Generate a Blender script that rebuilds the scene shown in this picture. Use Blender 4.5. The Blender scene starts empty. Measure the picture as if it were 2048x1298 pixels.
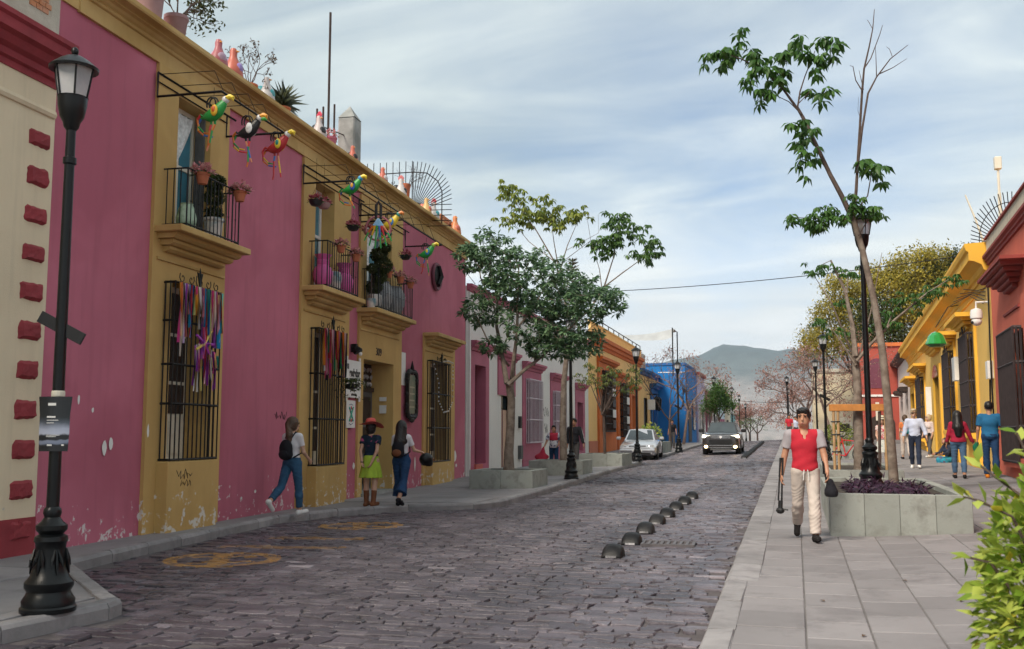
import bpy, bmesh, math, random
import numpy as np
from mathutils import Vector, Matrix
rnd = random.Random(7)
sc = bpy.context.scene
COL = sc.collection
PI = math.pi
rad = math.radians

# ---------------------------------------------------------------- camera
cam_d = bpy.data.cameras.new('camera'); cam = bpy.data.objects.new('camera', cam_d); COL.objects.link(cam)
cam_d.sensor_width = 36.0; cam_d.lens = 35.16; cam_d.clip_start = 0.05; cam_d.clip_end = 12000
CAM_H = 1.72
cam.location = (0, 0, CAM_H); cam.rotation_euler = (rad(90 + 6.192), 0, rad(15.767))
cam_d.dof.use_dof = True; cam_d.dof.focus_distance = 22.0; cam_d.dof.aperture_fstop = 5.0
sc.camera = cam
# ---------------------------------------------------------------- sky, sun, exposure
SUN_EL, SUN_DIR = 44.0, Vector((-0.42, -0.91, 0.0)).normalized()
world = bpy.data.worlds.new('World'); sc.world = world; world.use_nodes = True
wn = world.node_tree.nodes; wl = world.node_tree.links; wn.clear()
def N(nt, t, **kw):
    n = nt.nodes.new(t)
    for k, v in kw.items():
        if k.startswith('i_'): n.inputs[int(k[2:])].default_value = v
        else: setattr(n, k, v)
    return n
def math_n(nt, op, a, b=None, clamp=False):
    n = nt.nodes.new('ShaderNodeMath'); n.operation = op; n.use_clamp = clamp
    for i, v in enumerate((a, b)):
        if v is None: continue
        if isinstance(v, (int, float)): n.inputs[i].default_value = v
        else: nt.links.new(v, n.inputs[i])
    return n.outputs[0]
def mixc(nt, f, a, b, mode='MIX'):
    n = nt.nodes.new('ShaderNodeMix'); n.data_type = 'RGBA'; n.blend_type = mode; n.clamp_factor = True
    for s, v in ((n.inputs[0], f), (n.inputs[6], a), (n.inputs[7], b)):
        if isinstance(v, (int, float)): s.default_value = v
        elif isinstance(v, tuple): s.default_value = (*v[:3], 1)
        else: nt.links.new(v, s)
    return n.outputs[2]
def ramp(nt, f, p0, p1, c0=(0, 0, 0), c1=(1, 1, 1), mid=None):
    n = nt.nodes.new('ShaderNodeValToRGB'); e = n.color_ramp.elements
    e[0].position = p0; e[0].color = (*c0, 1); e[1].position = p1; e[1].color = (*c1, 1)
    for p, c in (mid or []):
        q = e.new(p); q.color = (*c, 1)
    nt.links.new(f, n.inputs[0]); return n.outputs[0]
wt = world.node_tree
sky = N(wt, 'ShaderNodeTexSky', sky_type='NISHITA', sun_disc=False, sun_elevation=rad(SUN_EL), sun_rotation=math.atan2(SUN_DIR.x, SUN_DIR.y), altitude=1500, air_density=1.0, dust_density=1.6, ozone_density=2.0)
tc = N(wt, 'ShaderNodeTexCoord'); sx = N(wt, 'ShaderNodeSeparateXYZ'); wl.new(tc.outputs['Generated'], sx.inputs[0])
dz = math_n(wt, 'ADD', math_n(wt, 'MAXIMUM', sx.outputs[2], 0.0), 0.16)
px = math_n(wt, 'DIVIDE', sx.outputs[0], dz); py = math_n(wt, 'DIVIDE', sx.outputs[1], dz)
cv = N(wt, 'ShaderNodeCombineXYZ'); wl.new(px, cv.inputs[0]); wl.new(py, cv.inputs[1])
def sky_noise(scale, rot, sxy, detail, rough, dist, off=(0, 0, 0)):
    m = N(wt, 'ShaderNodeMapping'); m.inputs['Rotation'].default_value = (0, 0, rot); m.inputs['Scale'].default_value = (*sxy, 1); m.inputs['Location'].default_value = off
    wl.new(cv.outputs[0], m.inputs[0])
    n = N(wt, 'ShaderNodeTexNoise'); n.inputs['Scale'].default_value = scale; n.inputs['Detail'].default_value = detail; n.inputs['Roughness'].default_value = rough; n.inputs['Distortion'].default_value = dist
    wl.new(m.outputs[0], n.inputs['Vector']); return n.outputs['Fac']
n1 = sky_noise(0.75, 0.5, (1.0, 0.55), 7, 0.55, 0.5, (-8.45, 6.617, 2.221)); n2 = sky_noise(1.7, 0.45, (0.62, 1.25), 7, 0.55, 0.9, (-8.678, 0.899, -2.613)); n3 = sky_noise(0.5, 1.1, (1, 1), 3, 0.5, 0.2, (7.7, 3.1, 0))
cover = math_n(wt, 'ADD', math_n(wt, 'MULTIPLY', n1, 0.65), math_n(wt, 'MULTIPLY', n2, 0.35))
mask = ramp(wt, cover, 0.27, 0.50)
elev = sx.outputs[2]
hz = ramp(wt, elev, 0.02, 0.24, (1, 1, 1), (0, 0, 0))                       # cloud veil thickens towards the horizon
mask2 = math_n(wt, 'MAXIMUM', math_n(wt, 'ADD', math_n(wt, 'MULTIPLY', mask, 0.72), 0.23), math_n(wt, 'MULTIPLY', hz, 0.82))
shade = ramp(wt, math_n(wt, 'ADD', math_n(wt, 'MULTIPLY', n2, 0.6), math_n(wt, 'MULTIPLY', n3, 0.5)), 0.40, 0.78, (0.245, 0.302, 0.318), (0.62, 0.655, 0.635))
cloud = mixc(wt, math_n(wt, 'MULTIPLY', hz, 0.75), shade, (0.63, 0.615, 0.61))
SKY_STRENGTH = 0.054
bs = N(wt, 'ShaderNodeBackground'); wl.new(sky.outputs[0], bs.inputs[0]); bs.inputs[1].default_value = SKY_STRENGTH
bc = N(wt, 'ShaderNodeBackground'); wl.new(cloud, bc.inputs[0]); bc.inputs[1].default_value = 0.60
mx = N(wt, 'ShaderNodeMixShader'); wl.new(mask2, mx.inputs[0]); wl.new(bs.outputs[0], mx.inputs[1]); wl.new(bc.outputs[0], mx.inputs[2])
wo = N(wt, 'ShaderNodeOutputWorld'); wl.new(mx.outputs[0], wo.inputs[0])
sun_d = bpy.data.lights.new('sun', 'SUN'); sun_d.energy = 1.5; sun_d.angle = rad(18); sun_d.color = (1.0, 0.90, 0.76)
sun = bpy.data.objects.new('sun', sun_d); COL.objects.link(sun)
sv = Vector((SUN_DIR.x * math.cos(rad(SUN_EL)), SUN_DIR.y * math.cos(rad(SUN_EL)), math.sin(rad(SUN_EL))))
sun.rotation_euler = sv.to_track_quat('Z', 'Y').to_euler(); sun.location = sv * 60
vs = sc.view_settings; vs.view_transform = 'Standard'; vs.look = 'None'; vs.exposure = 1.6; vs.gamma = 1.0; vs.use_curve_mapping = False
sc.render.engine = 'CYCLES'; sc.cycles.use_denoising = True; sc.cycles.max_bounces = 6; sc.cycles.transparent_max_bounces = 12; sc.cycles.volume_bounces = 2
sc.cycles.use_adaptive_sampling = True; sc.cycles.adaptive_threshold = 0.02; sc.cycles.sample_clamp_indirect = 6

# ---------------------------------------------------------------- helpers
def tag(o, label=None, cat=None, group=None, kind=None):
    for k, v in (('label', label), ('category', cat), ('group', group), ('kind', kind)):
        if v: o[k] = v
    return o
def empty(name, loc=(0, 0, 0), rz=0, parent=None):
    o = bpy.data.objects.new(name, None); COL.objects.link(o); o.location = loc; o.rotation_euler = (0, 0, rz); o.empty_display_size = .2
    if parent: o.parent = parent
    return o
def thing(name, label, cat, loc=(0, 0, 0), rz=0, group=None):
    return tag(empty(name, loc, rz), label, cat, group)
def link(name, me, parent=None, loc=None, rz=None):
    o = bpy.data.objects.new(name, me); COL.objects.link(o)
    if parent: o.parent = parent
    if loc is not None: o.location = loc
    if rz is not None: o.rotation_euler = (0, 0, rz)
    return o
def copy_tree(o, parent=None):
    c = o.copy(); COL.objects.link(c); c.parent = parent
    for ch in o.children: copy_tree(ch, c)
    return c
def mesh_np(name, V, Fc, mat=None, smooth=False, tint=None, mats=None, midx=None):
    me = bpy.data.meshes.new(name); me.from_pydata([tuple(map(float, v)) for v in V], [], [tuple(map(int, f)) for f in Fc])
    if mats:
        for m in mats: me.materials.append(m)
        if midx is not None: me.polygons.foreach_set('material_index', np.asarray(midx, 'i4'))
    elif mat: me.materials.append(mat)
    if smooth: me.polygons.foreach_set('use_smooth', np.ones(len(me.polygons), bool))
    if tint is not None:
        a = me.attributes.new('tint', 'FLOAT', 'FACE'); a.data.foreach_set('value', np.asarray(tint, 'f4'))
    me.update(); return me
class MB:
    """collects shapes into one mesh"""
    def __init__(s): s.v = []; s.f = []; s.t = []; s.m = []; s.tint = None; s.mi = 0
    def add(s, V, Fc):
        o = len(s.v); s.v += [tuple(v) for v in V]; s.f += [tuple(i + o for i in f) for f in Fc]
        s.t += [s.tint if s.tint is not None else 0.5] * len(Fc); s.m += [s.mi] * len(Fc); return s
    def box(s, x0, x1, y0, y1, z0, z1, b=0):
        if b:
            bm = bmesh.new(); bmesh.ops.create_cube(bm, size=1)
            for v in bm.verts: v.co = Vector(((x0 + x1) / 2 + v.co.x * (x1 - x0), (y0 + y1) / 2 + v.co.y * (y1 - y0), (z0 + z1) / 2 + v.co.z * (z1 - z0)))
            bmesh.ops.bevel(bm, geom=bm.edges[:], offset=b, segments=1, affect='EDGES'); bm.verts.index_update()
            s.add([v.co[:] for v in bm.verts], [[v.index for v in f.verts] for f in bm.faces]); bm.free(); return s
        V = [(x0, y0, z0), (x1, y0, z0), (x1, y1, z0), (x0, y1, z0), (x0, y0, z1), (x1, y0, z1), (x1, y1, z1), (x0, y1, z1)]
        return s.add(V, [(0, 3, 2, 1), (4, 5, 6, 7), (0, 1, 5, 4), (1, 2, 6, 5), (2, 3, 7, 6), (3, 0, 4, 7)])
    def quad(s, a, b, c, d): return s.add([a, b, c, d], [(0, 1, 2, 3)])
    def prism(s, poly, axis, a, b):
        """poly of 2d points extruded along axis from a to b; 2d coords fill the other axes in order"""
        def P(p, w):
            q = list(p); q.insert(axis, w); return tuple(q)
        n = len(poly); V = [P(p, a) for p in poly] + [P(p, b) for p in poly]
        Fc = [tuple(range(n))[::-1], tuple(range(n, 2 * n))] + [(i, (i + 1) % n, n + (i + 1) % n, n + i) for i in range(n)]
        return s.add(V, Fc)
    def tube(s, pts, r, n=6, cap=True):
        pts = [Vector(p) for p in pts]; k = len(pts)
        rs = r if isinstance(r, (list, tuple)) else [r] * k
        V = []; up = None
        for i, p in enumerate(pts):
            d = (pts[min(i + 1, k - 1)] - pts[max(i - 1, 0)])
            d = d.normalized() if d.length > 1e-9 else Vector((0, 0, 1))
            if up is None:
                up = d.cross(Vector((0, 0, 1))) if abs(d.z) < .95 else d.cross(Vector((1, 0, 0)))
                up.normalize()
            else:
                up = up - d * up.dot(d); up.normalize()
            w = d.cross(up)
            for j in range(n):
                a = 2 * PI * j / n; V.append(tuple(p + (up * math.cos(a) + w * math.sin(a)) * rs[i]))
        Fc = [(i * n + j, i * n + (j + 1) % n, (i + 1) * n + (j + 1) % n, (i + 1) * n + j) for i in range(k - 1) for j in range(n)]
        if cap: Fc += [tuple(range(n))[::-1], tuple(range((k - 1) * n, k * n))]
        return s.add(V, Fc)
    def lathe(s, prof, c=(0, 0, 0), n=16, fx=1.0, fy=1.0, cap=True):
        V = []; k = len(prof)
        for (r, z) in prof:
            for j in range(n):
                a = 2 * PI * j / n; V.append((c[0] + r * fx * math.cos(a), c[1] + r * fy * math.sin(a), c[2] + z))
        Fc = [(i * n + j, i * n + (j + 1) % n, (i + 1) * n + (j + 1) % n, (i + 1) * n + j) for i in range(k - 1) for j in range(n)]
        if cap: Fc += [tuple(range(n))[::-1], tuple(range((k - 1) * n, k * n))]
        return s.add(V, Fc)
    def ball(s, c, r, n=10, m=7):
        rx, ry, rz = r if isinstance(r, (tuple, list)) else (r, r, r)
        return s.lathe([(math.sin(PI * (i + .02) / (m + .04)) , -math.cos(PI * (i + .02) / (m + .04)) * rz) for i in range(m + 1)], c, n, rx, ry)
    def xf(s, M):
        s.v = [tuple(M @ Vector(v)) for v in s.v]; return s
    def build(s, name, mat, parent=None, loc=None, rz=None, smooth=False, use_tint=False):
        mats = mat if isinstance(mat, list) else [mat]
        me = mesh_np(name, s.v, s.f, smooth=smooth, tint=s.t if use_tint else None, mats=mats, midx=s.m if len(mats) > 1 else None)
        if smooth:
            try: me.set_sharp_from_angle(angle=rad(38))
            except Exception: pass
        return link(name, me, parent, loc, rz)

# ---------------------------------------------------------------- materials
def new_mat(name):
    m = bpy.data.materials.new(name); m.use_nodes = True; nt = m.node_tree
    b = nt.nodes['Principled BSDF']; return m, nt, b
def noise(nt, scale, detail=4, rough=.55, vec=None, dist=0):
    n = nt.nodes.new('ShaderNodeTexNoise'); n.inputs['Scale'].default_value = scale; n.inputs['Detail'].default_value = detail; n.inputs['Roughness'].default_value = rough; n.inputs['Distortion'].default_value = dist
    if vec is not None: nt.links.new(vec, n.inputs['Vector'])
    return n.outputs['Fac']
def pos(nt): return nt.nodes.new('ShaderNodeNewGeometry').outputs['Position']
def objc(nt): return nt.nodes.new('ShaderNodeTexCoord').outputs['Object']
def mulc(c, k): return tuple(min(1, x * k) for x in c[:3])
def mk(name, col, rough=.8, var=.15, scale=2.0, bump=.15, bscale=40, metal=0.0, spec=.35, dirt=None, chips=None, tintvar=0.0, alt=None, coat=0, streak=0):
    m, nt, b = new_mat(name); P_ = pos(nt)
    n = noise(nt, scale, 5, .6, P_)
    c = ramp(nt, n, .3, .7, mulc(col, 1 - var), mulc(col, 1 + var))
    if alt: c = mixc(nt, ramp(nt, noise(nt, scale * .6, 4, .6, P_, .4), .45, .62), c, alt)
    if streak:
        mp = N(nt, 'ShaderNodeMapping'); mp.inputs['Scale'].default_value = (3.2, 3.2, .25); nt.links.new(P_, mp.inputs[0])
        c = mixc(nt, math_n(nt, 'MULTIPLY', ramp(nt, noise(nt, 2.0, 6, .65, mp.outputs[0]), .5, .75), streak), c, mulc(col, .55))
    if tintvar:
        at = N(nt, 'ShaderNodeAttribute', attribute_name='tint')
        c = mixc(nt, 1.0, c, ramp(nt, at.outputs['Fac'], 0, 1, (1 - tintvar,) * 3, (1 + tintvar,) * 3), 'MULTIPLY')
    if dirt:
        c = mixc(nt, math_n(nt, 'MULTIPLY', ramp(nt, noise(nt, dirt[1], 7, .68, P_, .3), .50, .72), dirt[2]), c, dirt[0])
    if chips:   # flaked paint: patches with a shape of their own, more of them low on the wall
        zc, zr, th, cc = chips
        sp = N(nt, 'ShaderNodeSeparateXYZ'); nt.links.new(P_, sp.inputs[0])
        hh = math_n(nt, 'DIVIDE', math_n(nt, 'SUBTRACT', sp.outputs[2], zc), zr, True)
        v = math_n(nt, 'SUBTRACT', math_n(nt, 'ADD', math_n(nt, 'MULTIPLY', noise(nt, 5.5, 7, .66, P_, .2), .8), math_n(nt, 'MULTIPLY', noise(nt, 14, 3, .6, P_), .2)), math_n(nt, 'MULTIPLY', hh, .16))
        c = mixc(nt, ramp(nt, v, th, th + .012), c, cc)
    nt.links.new(c, b.inputs['Base Color']); b.inputs['Roughness'].default_value = rough; b.inputs['Metallic'].default_value = metal
    b.inputs['Specular IOR Level'].default_value = spec
    if coat: b.inputs['Coat Weight'].default_value = coat
    if bump:
        bn = N(nt, 'ShaderNodeBump'); bn.inputs['Strength'].default_value = bump; bn.inputs['Distance'].default_value = .02
        nt.links.new(noise(nt, bscale, 6, .65, P_), bn.inputs['Height']); nt.links.new(bn.outputs[0], b.inputs['Normal'])
    return m
def plain(name, col, rough=.6, metal=0, spec=.4, emit=0, coat=0):
    m, nt, b = new_mat(name); oi = N(nt, 'ShaderNodeObjectInfo'); P_ = objc(nt)
    n = noise(nt, 9, 3, .5, P_)
    nt.links.new(ramp(nt, n, .25, .75, mulc(col, .9), mulc(col, 1.08)), b.inputs['Base Color'])
    b.inputs['Roughness'].default_value = rough; b.inputs['Metallic'].default_value = metal; b.inputs['Specular IOR Level'].default_value = spec
    if coat: b.inputs['Coat Weight'].default_value = coat
    if emit:
        b.inputs['Emission Color'].default_value = (*col, 1); b.inputs['Emission Strength'].default_value = emit
    return m
def leafmat(name, c0, c1, trans=.35, rough=.5, alt=None):
    m, nt, b = new_mat(name); at = N(nt, 'ShaderNodeAttribute', attribute_name='tint')
    c = ramp(nt, at.outputs['Fac'], 0.0, 1.0, c0, c1, [(.93, c1), (.97, alt)] if alt else None)
    if alt: pass
    nt.links.new(c, b.inputs['Base Color']); b.inputs['Roughness'].default_value = rough; b.inputs['Specular IOR Level'].default_value = .35
    tr = N(nt, 'ShaderNodeBsdfTranslucent'); nt.links.new(c, tr.inputs[0])
    ms = N(nt, 'ShaderNodeMixShader'); ms.inputs[0].default_value = trans
    nt.links.new(b.outputs[0], ms.inputs[1]); nt.links.new(tr.outputs[0], ms.inputs[2])
    nt.links.new(ms.outputs[0], nt.nodes['Material Output'].inputs[0]); return m
def glassmat(name, col=(.02, .025, .03), rough=.06, spec=.6):
    m, nt, b = new_mat(name); n = noise(nt, 1.3, 2, .5, pos(nt))
    nt.links.new(ramp(nt, n, .3, .7, mulc(col, .7), mulc(col, 1.4)), b.inputs['Base Color']); b.inputs['Roughness'].default_value = rough; b.inputs['Specular IOR Level'].default_value = spec
    return m
M = {}
M['pink'] = mk('pink_stucco', (.475, .138, .198), .85, .10, .55, .12, 55, chips=(.42, 1.0, .556, (.62, .55, .55)), alt=(.40, .105, .155), streak=.35)
M['pink_dado'] = mk('dark_pink_dado', (.475, .142, .212), .85, .12, .7, .12, 55, chips=(.42, 1.0, .556, (.62, .55, .55)), alt=(.36, .095, .15), streak=.25)
M['ochre'] = mk('ochre_stucco', (.52, .34, .125), .85, .10, .8, .12, 55, chips=(.40, 1.25, .545, (.60, .56, .5)), alt=(.45, .285, .10), streak=.2)
M['ochre_trim'] = mk('ochre_trim_paint', (.53, .36, .145), .8, .10, .9, .1, 60, alt=(.40, .25, .08), streak=.15)
M['cream'] = mk('cream_stucco', (.66, .56, .40), .88, .07, .7, .2, 45, chips=(.4, 3.0, .60, (.50, .45, .38)), streak=.25)
M['quoin'] = mk('oxblood_paint', (.26, .035, .045), .8, .16, 3, .35, 30)
M['cement'] = mk('bare_cement', (.50, .47, .40), .92, .14, 2.2, .5, 22, alt=(.42, .38, .31))
M['brick'] = mk('rough_brick', (.46, .19, .09), .9, .25, 6, .5, 25, alt=(.55, .3, .2))
M['white_wall'] = mk('white_stucco', (.66, .65, .63), .88, .06, .5, .12, 50, chips=(.5, 2.5, .60, (.42, .40, .37)), streak=.18)
M['rose'] = mk('rose_paint', (.40, .12, .18), .8, .12, 1, .1, 50)
M['rose_door'] = mk('dark_rose_door', (.15, .04, .065), .6, .15, 4, .1, 40)
M['apricot'] = mk('apricot_stucco', (.78, .50, .20), .85, .06, .6, .1, 50, streak=.1)
M['orange_trim'] = mk('orange_paint', (.55, .145, .04), .8, .1, .8, .1, 50)
M['terracotta_dado'] = mk('terracotta_dado', (.50, .17, .10), .85, .1, .8, .1, 50)
M['blue'] = mk('blue_stucco', (.012, .17, .48), .8, .12, .7, .1, 50)
M['blue_trim'] = mk('blue_trim', (.03, .13, .36), .8, .1, .7, .1, 50)
M['yellow'] = mk('yellow_stucco', (.80, .50, .13), .85, .07, .45, .1, 50, chips=(.75, .9, .60, (.6, .5, .35)), streak=.12)
M['yellow_trim'] = mk('yellow_trim', (.76, .42, .05), .8, .08, .7, .1, 50)
M['red'] = mk('red_stucco', (.60, .135, .082), .85, .1, .5, .12, 50, streak=.18)
M['red_trim'] = mk('dark_red_trim', (.26, .05, .042), .8, .14, 1.5, .12, 50)
M['iron'] = mk('black_iron', (.008, .0075, .0075), .5, .3, 8, .1, 60, spec=.25)
M['lamp_iron'] = mk('lamp_black_paint', (.0055, .0065, .0075), .34, .25, 5, .06, 70, spec=.28)
M['rust_iron'] = mk('rusty_iron', (.035, .022, .018), .7, .3, 9, .2, 60)
M['glass'] = glassmat('window_glass', (.02, .03, .035))
M['blue_glass'] = glassmat('blue_tinted_glass', (.05, .17, .23), .1)
M['lace'] = mk('lace_curtain', (.62, .64, .64), .9, .3, 14, .2, 60)
M['frame_white'] = mk('cream_window_frame', (.62, .58, .48), .6, .08, 3, .05, 50)
M['dark_wood'] = mk('dark_wood', (.035, .022, .018), .6, .3, 5, .15, 30)
M['grey_wood'] = mk('grey_door_leaf', (.10, .10, .10), .7, .25, 5, .15, 30)
M['stone'] = mk('grey_stone', (.30, .31, .30), .9, .25, 2.5, .5, 18, alt=(.20, .21, .2))
M['planter'] = mk('planter_concrete', (.285, .30, .275), .88, .10, 1.2, .25, 30, dirt=((.15, .145, .13), 3.6, .85), tintvar=.12)
M['pave'] = mk('paving_slab_concrete', (.222, .208, .213), .8, .10, 1.0, .2, 60, dirt=((.13, .12, .124), 1.9, .8), tintvar=.14)
M['walk'] = mk('worn_pavement', (.25, .238, .244), .82, .16, .9, .25, 45, dirt=((.15, .14, .15), 1.7, .7), tintvar=.12)
M['kerb'] = mk('kerb_stone', (.25, .238, .242), .8, .18, 2.5, .3, 30, dirt=((.12, .11, .12), 3.5, .7), tintvar=.15)
M['joint'] = mk('slab_joint_mortar', (.15, .138, .135), .95, .25, 5, .3, 30)
M['soil'] = mk('soil', (.05, .04, .032), .95, .3, 9, .6, 30)
M['asphalt'] = mk('road_joint_dirt', (.095, .082, .085), .92, .3, 4, .5, 30)
M['bark'] = mk('grey_brown_bark', (.16, .125, .10), .9, .3, 9, .5, 25, alt=(.24, .2, .165))
M['bark_dark'] = mk('dark_bark', (.085, .06, .05), .9, .3, 9, .5, 25)
M['wood'] = mk('raw_timber', (.44, .28, .14), .75, .2, 5, .2, 30)
M['wood_rail'] = mk('orange_timber', (.48, .20, .05), .7, .2, 5, .2, 30)
M['terracotta'] = mk('terracotta_pot', (.47, .15, .075), .8, .15, 6, .1, 40)
M['white'] = mk('white_paint', (.72, .71, .69), .6, .06, 4, .05, 40)
M['black_plastic'] = mk('black_plastic', (.012, .012, .013), .45, .2, 6, .05, 60)
M['steel'] = mk('galvanised_steel', (.42, .43, .44), .4, .15, 6, .05, 60, metal=.7)
# ================================================================ terrain
def gz(X, Y):
    L = .18 + (.012 * (Y - 24) if Y > 24 else 0); R = .015 * max(Y, 0)
    t = min(1, max(0, (X + 8) / 7)); z = L + (R - L) * t
    if Y > 80:
        d = Y - 80; z -= .00045 * min(d, 40) ** 2 + max(0, d - 40) * .045 + .015 * d
    return max(z, -16)
def right_wall_x(Y): return 3.6 + .046 * Y
def zb(Y): return min(.72, .12 + .015 * Y + .2) if Y < 24 else .72 + .002 * (Y - 24)
def sz(X, Y):
    k = .12 + .015 * max(Y, 0) if Y < 80 else gz(X, Y) + .12
    t = min(1, max(0, (X - .8) / (right_wall_x(Y) - .8)))
    return k + t * (max(k, zb(Y)) - k)
def wall_x(Y): return -8.86 - .056 * (Y - 10) if Y < 30 else -9.98 - .015 * (Y - 30)
LK = [(-6, -5.86), (5, -5.84), (6.4, -5.8), (7.45, -5.66), (7.7, -5.72), (7.98, -6.05), (9.65, -7.86), (11.4, -8.1), (15.8, -8.64), (17.4, -8.3), (18.7, -7.4), (19.3, -6.25), (20.0, -5.92), (28.8, -6.08), (35, -6.18), (41.8, -6.2), (42.7, -8.3), (49, -8.4), (50.2, -6.2), (65, -6.4), (82, -6.5), (150, -6.9)]
def lk(Y): return float(np.interp(Y, [a for a, b in LK], [b for a, b in LK]))
def rk(Y): return -.68 - .004 * Y
def sheet(name, xs_fn, ys, zfn, mat, nx=8, parent=None):
    V = []; Fc = []
    for Y in ys:
        a, b = xs_fn(Y)
        for i in range(nx + 1):
            X = a + (b - a) * i / nx; V.append((X, Y, zfn(X, Y)))
    w = nx + 1
    for j in range(len(ys) - 1):
        for i in range(nx): Fc.append((j * w + i, j * w + i + 1, (j + 1) * w + i + 1, (j + 1) * w + i))
    return link(name, mesh_np(name, V, Fc, mat, True), parent)
M['ground'] = mk('dry_ground', (.20, .17, .14), .95, .25, .05, .2, 2)
gy = [-80, -30, -10, 0, 10, 20, 24, 30, 40, 50, 60, 70, 80, 84, 88, 92, 96, 100, 106, 112, 120, 140, 170, 200, 250, 300, 400, 700, 1500, 3000, 4600]
tag(sheet('ground', lambda Y: (-60 - max(0, Y - 60) * .6, 60 + max(0, Y - 60) * .6), gy, lambda X, Y: gz(X, Y) - .14, M['ground'], 24), kind='structure')
# ---------------- road with cobbles
PAINT = [(-6.82, 11.08, .62), (-7.02, 15.6, .62)]
def cobble_material():
    m, nt, b = new_mat('cobblestone'); P_ = pos(nt); L = nt.links
    at = N(nt, 'ShaderNodeAttribute', attribute_name='tint').outputs['Fac']
    base = ramp(nt, at, 0, 1, (.042, .037, .045), (.18, .165, .177), [(.45, (.078, .070, .080)), (.82, (.108, .098, .109))])
    big = ramp(nt, noise(nt, .22, 3, .5, P_), .35, .65, (.62, .60, .66), (1.3, 1.26, 1.27))
    c = mixc(nt, 1.0, base, big, 'MULTIPLY')
    c = mixc(nt, ramp(nt, noise(nt, 26, 6, .7, P_), .35, .8), c, mixc(nt, 1.0, c, (1.75, 1.7, 1.68), 'MULTIPLY'))
    c = mixc(nt, math_n(nt, 'MULTIPLY', ramp(nt, noise(nt, 1.6, 6, .65, P_, .5), .52, .7), .6), c, (.036, .031, .037))
    mp = N(nt, 'ShaderNodeMapping'); mp.inputs['Scale'].default_value = (1.1, .05, 1); L.new(P_, mp.inputs[0]); trk = noise(nt, 1.0, 3, .5, mp.outputs[0])   # worn wheel tracks run along the street, their sheen painted as lighter colour
    c = mixc(nt, 1.0, c, ramp(nt, trk, .35, .65, (.72, .72, .74), (1.38, 1.36, 1.36)), 'MULTIPLY')
    sp = N(nt, 'ShaderNodeSeparateXYZ'); L.new(P_, sp.inputs[0]); X, Y = sp.outputs[0], sp.outputs[1]
    mask = None
    for cx, cy, R in PAINT:      # faded yellow traffic paint: a ring with a broad stroke across
        dx = math_n(nt, 'SUBTRACT', X, cx); dy = math_n(nt, 'SUBTRACT', Y, cy)
        d = math_n(nt, 'SQRT', math_n(nt, 'ADD', math_n(nt, 'MULTIPLY', dx, dx), math_n(nt, 'MULTIPLY', dy, dy)))
        ring = math_n(nt, 'LESS_THAN', math_n(nt, 'ABSOLUTE', math_n(nt, 'SUBTRACT', d, R)), .085)
        u = math_n(nt, 'ADD', math_n(nt, 'MULTIPLY', dx, .90), math_n(nt, 'MULTIPLY', dy, .43))
        v = math_n(nt, 'SUBTRACT', math_n(nt, 'MULTIPLY', dy, .90), math_n(nt, 'MULTIPLY', dx, .43))
        bar = math_n(nt, 'MULTIPLY', math_n(nt, 'LESS_THAN', math_n(nt, 'ABSOLUTE', math_n(nt, 'ADD', u, .02)), .11), math_n(nt, 'LESS_THAN', d, R))
        e = math_n(nt, 'MULTIPLY', math_n(nt, 'LESS_THAN', math_n(nt, 'ABSOLUTE', math_n(nt, 'SUBTRACT', math_n(nt, 'ABSOLUTE', v), .27)), .06), math_n(nt, 'LESS_THAN', math_n(nt, 'ABSOLUTE', u), .4))
        k = math_n(nt, 'MAXIMUM', math_n(nt, 'MAXIMUM', ring, bar), e)
        mask = k if mask is None else math_n(nt, 'MAXIMUM', mask, k)
    for y0, x0, x1 in ((12.45, -7.6, -5.9), (13.6, -7.5, -6.1)):
        k = math_n(nt, 'MULTIPLY', math_n(nt, 'LESS_THAN', math_n(nt, 'ABSOLUTE', math_n(nt, 'SUBTRACT', math_n(nt, 'SUBTRACT', Y, math_n(nt, 'MULTIPLY', X, .12)), y0 + .8)), .14),
                   math_n(nt, 'MULTIPLY', math_n(nt, 'GREATER_THAN', X, x0), math_n(nt, 'LESS_THAN', X, x1)))
        mask = math_n(nt, 'MAXIMUM', mask, math_n(nt, 'MULTIPLY', k, .62))
    wear = ramp(nt, noise(nt, 5.5, 7, .7, P_, .3), .36, .52)
    c = mixc(nt, math_n(nt, 'MULTIPLY', math_n(nt, 'MULTIPLY', mask, wear), .8), c, (.47, .24, .055))
    L.new(c, b.inputs['Base Color'])
    L.new(ramp(nt, noise(nt, 3.0, 4, .6, P_), .3, .7, (.30,) * 3, (.55,) * 3), b.inputs['Roughness']); b.inputs['Specular IOR Level'].default_value = .5
    bn = N(nt, 'ShaderNodeBump'); bn.inputs['Strength'].default_value = .5; bn.inputs['Distance'].default_value = .03; L.new(noise(nt, 24, 6, .65, P_), bn.inputs['Height']); L.new(bn.outputs[0], b.inputs['Normal'])
    return m
M['cobble'] = cobble_material()
road = sheet('road', lambda Y: (-14 if Y < 9 else -9.6, .2), [-6 + 2 * i for i in range(80)], lambda X, Y: gz(X, Y) - .017, M['asphalt'], 10)
tag(road, kind='structure')
def in_road(X, Y): return lk(Y) + .02 < X < rk(Y) - .02
big_n, small = [], MB()
Y = 2.4; stones = []
while Y < 86:
    d = rnd.uniform(.095, .17) * (1 if Y < 26 else 1.25)
    X = max(lk(Y) - .1, -1.02 * Y - 2.2) - rnd.uniform(0, .3)
    skew = .05
    while X < rk(Y):
        w = rnd.uniform(.11, .38) * (1 if Y < 26 else 1.3)
        cx, cy = X + w / 2, Y + d / 2 + skew * (X + 4)
        if in_road(cx, cy) and in_road(X, cy) and in_road(X + w * .85, cy): stones.append((cx, cy, w, d))
        X += w
    Y += d
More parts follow.
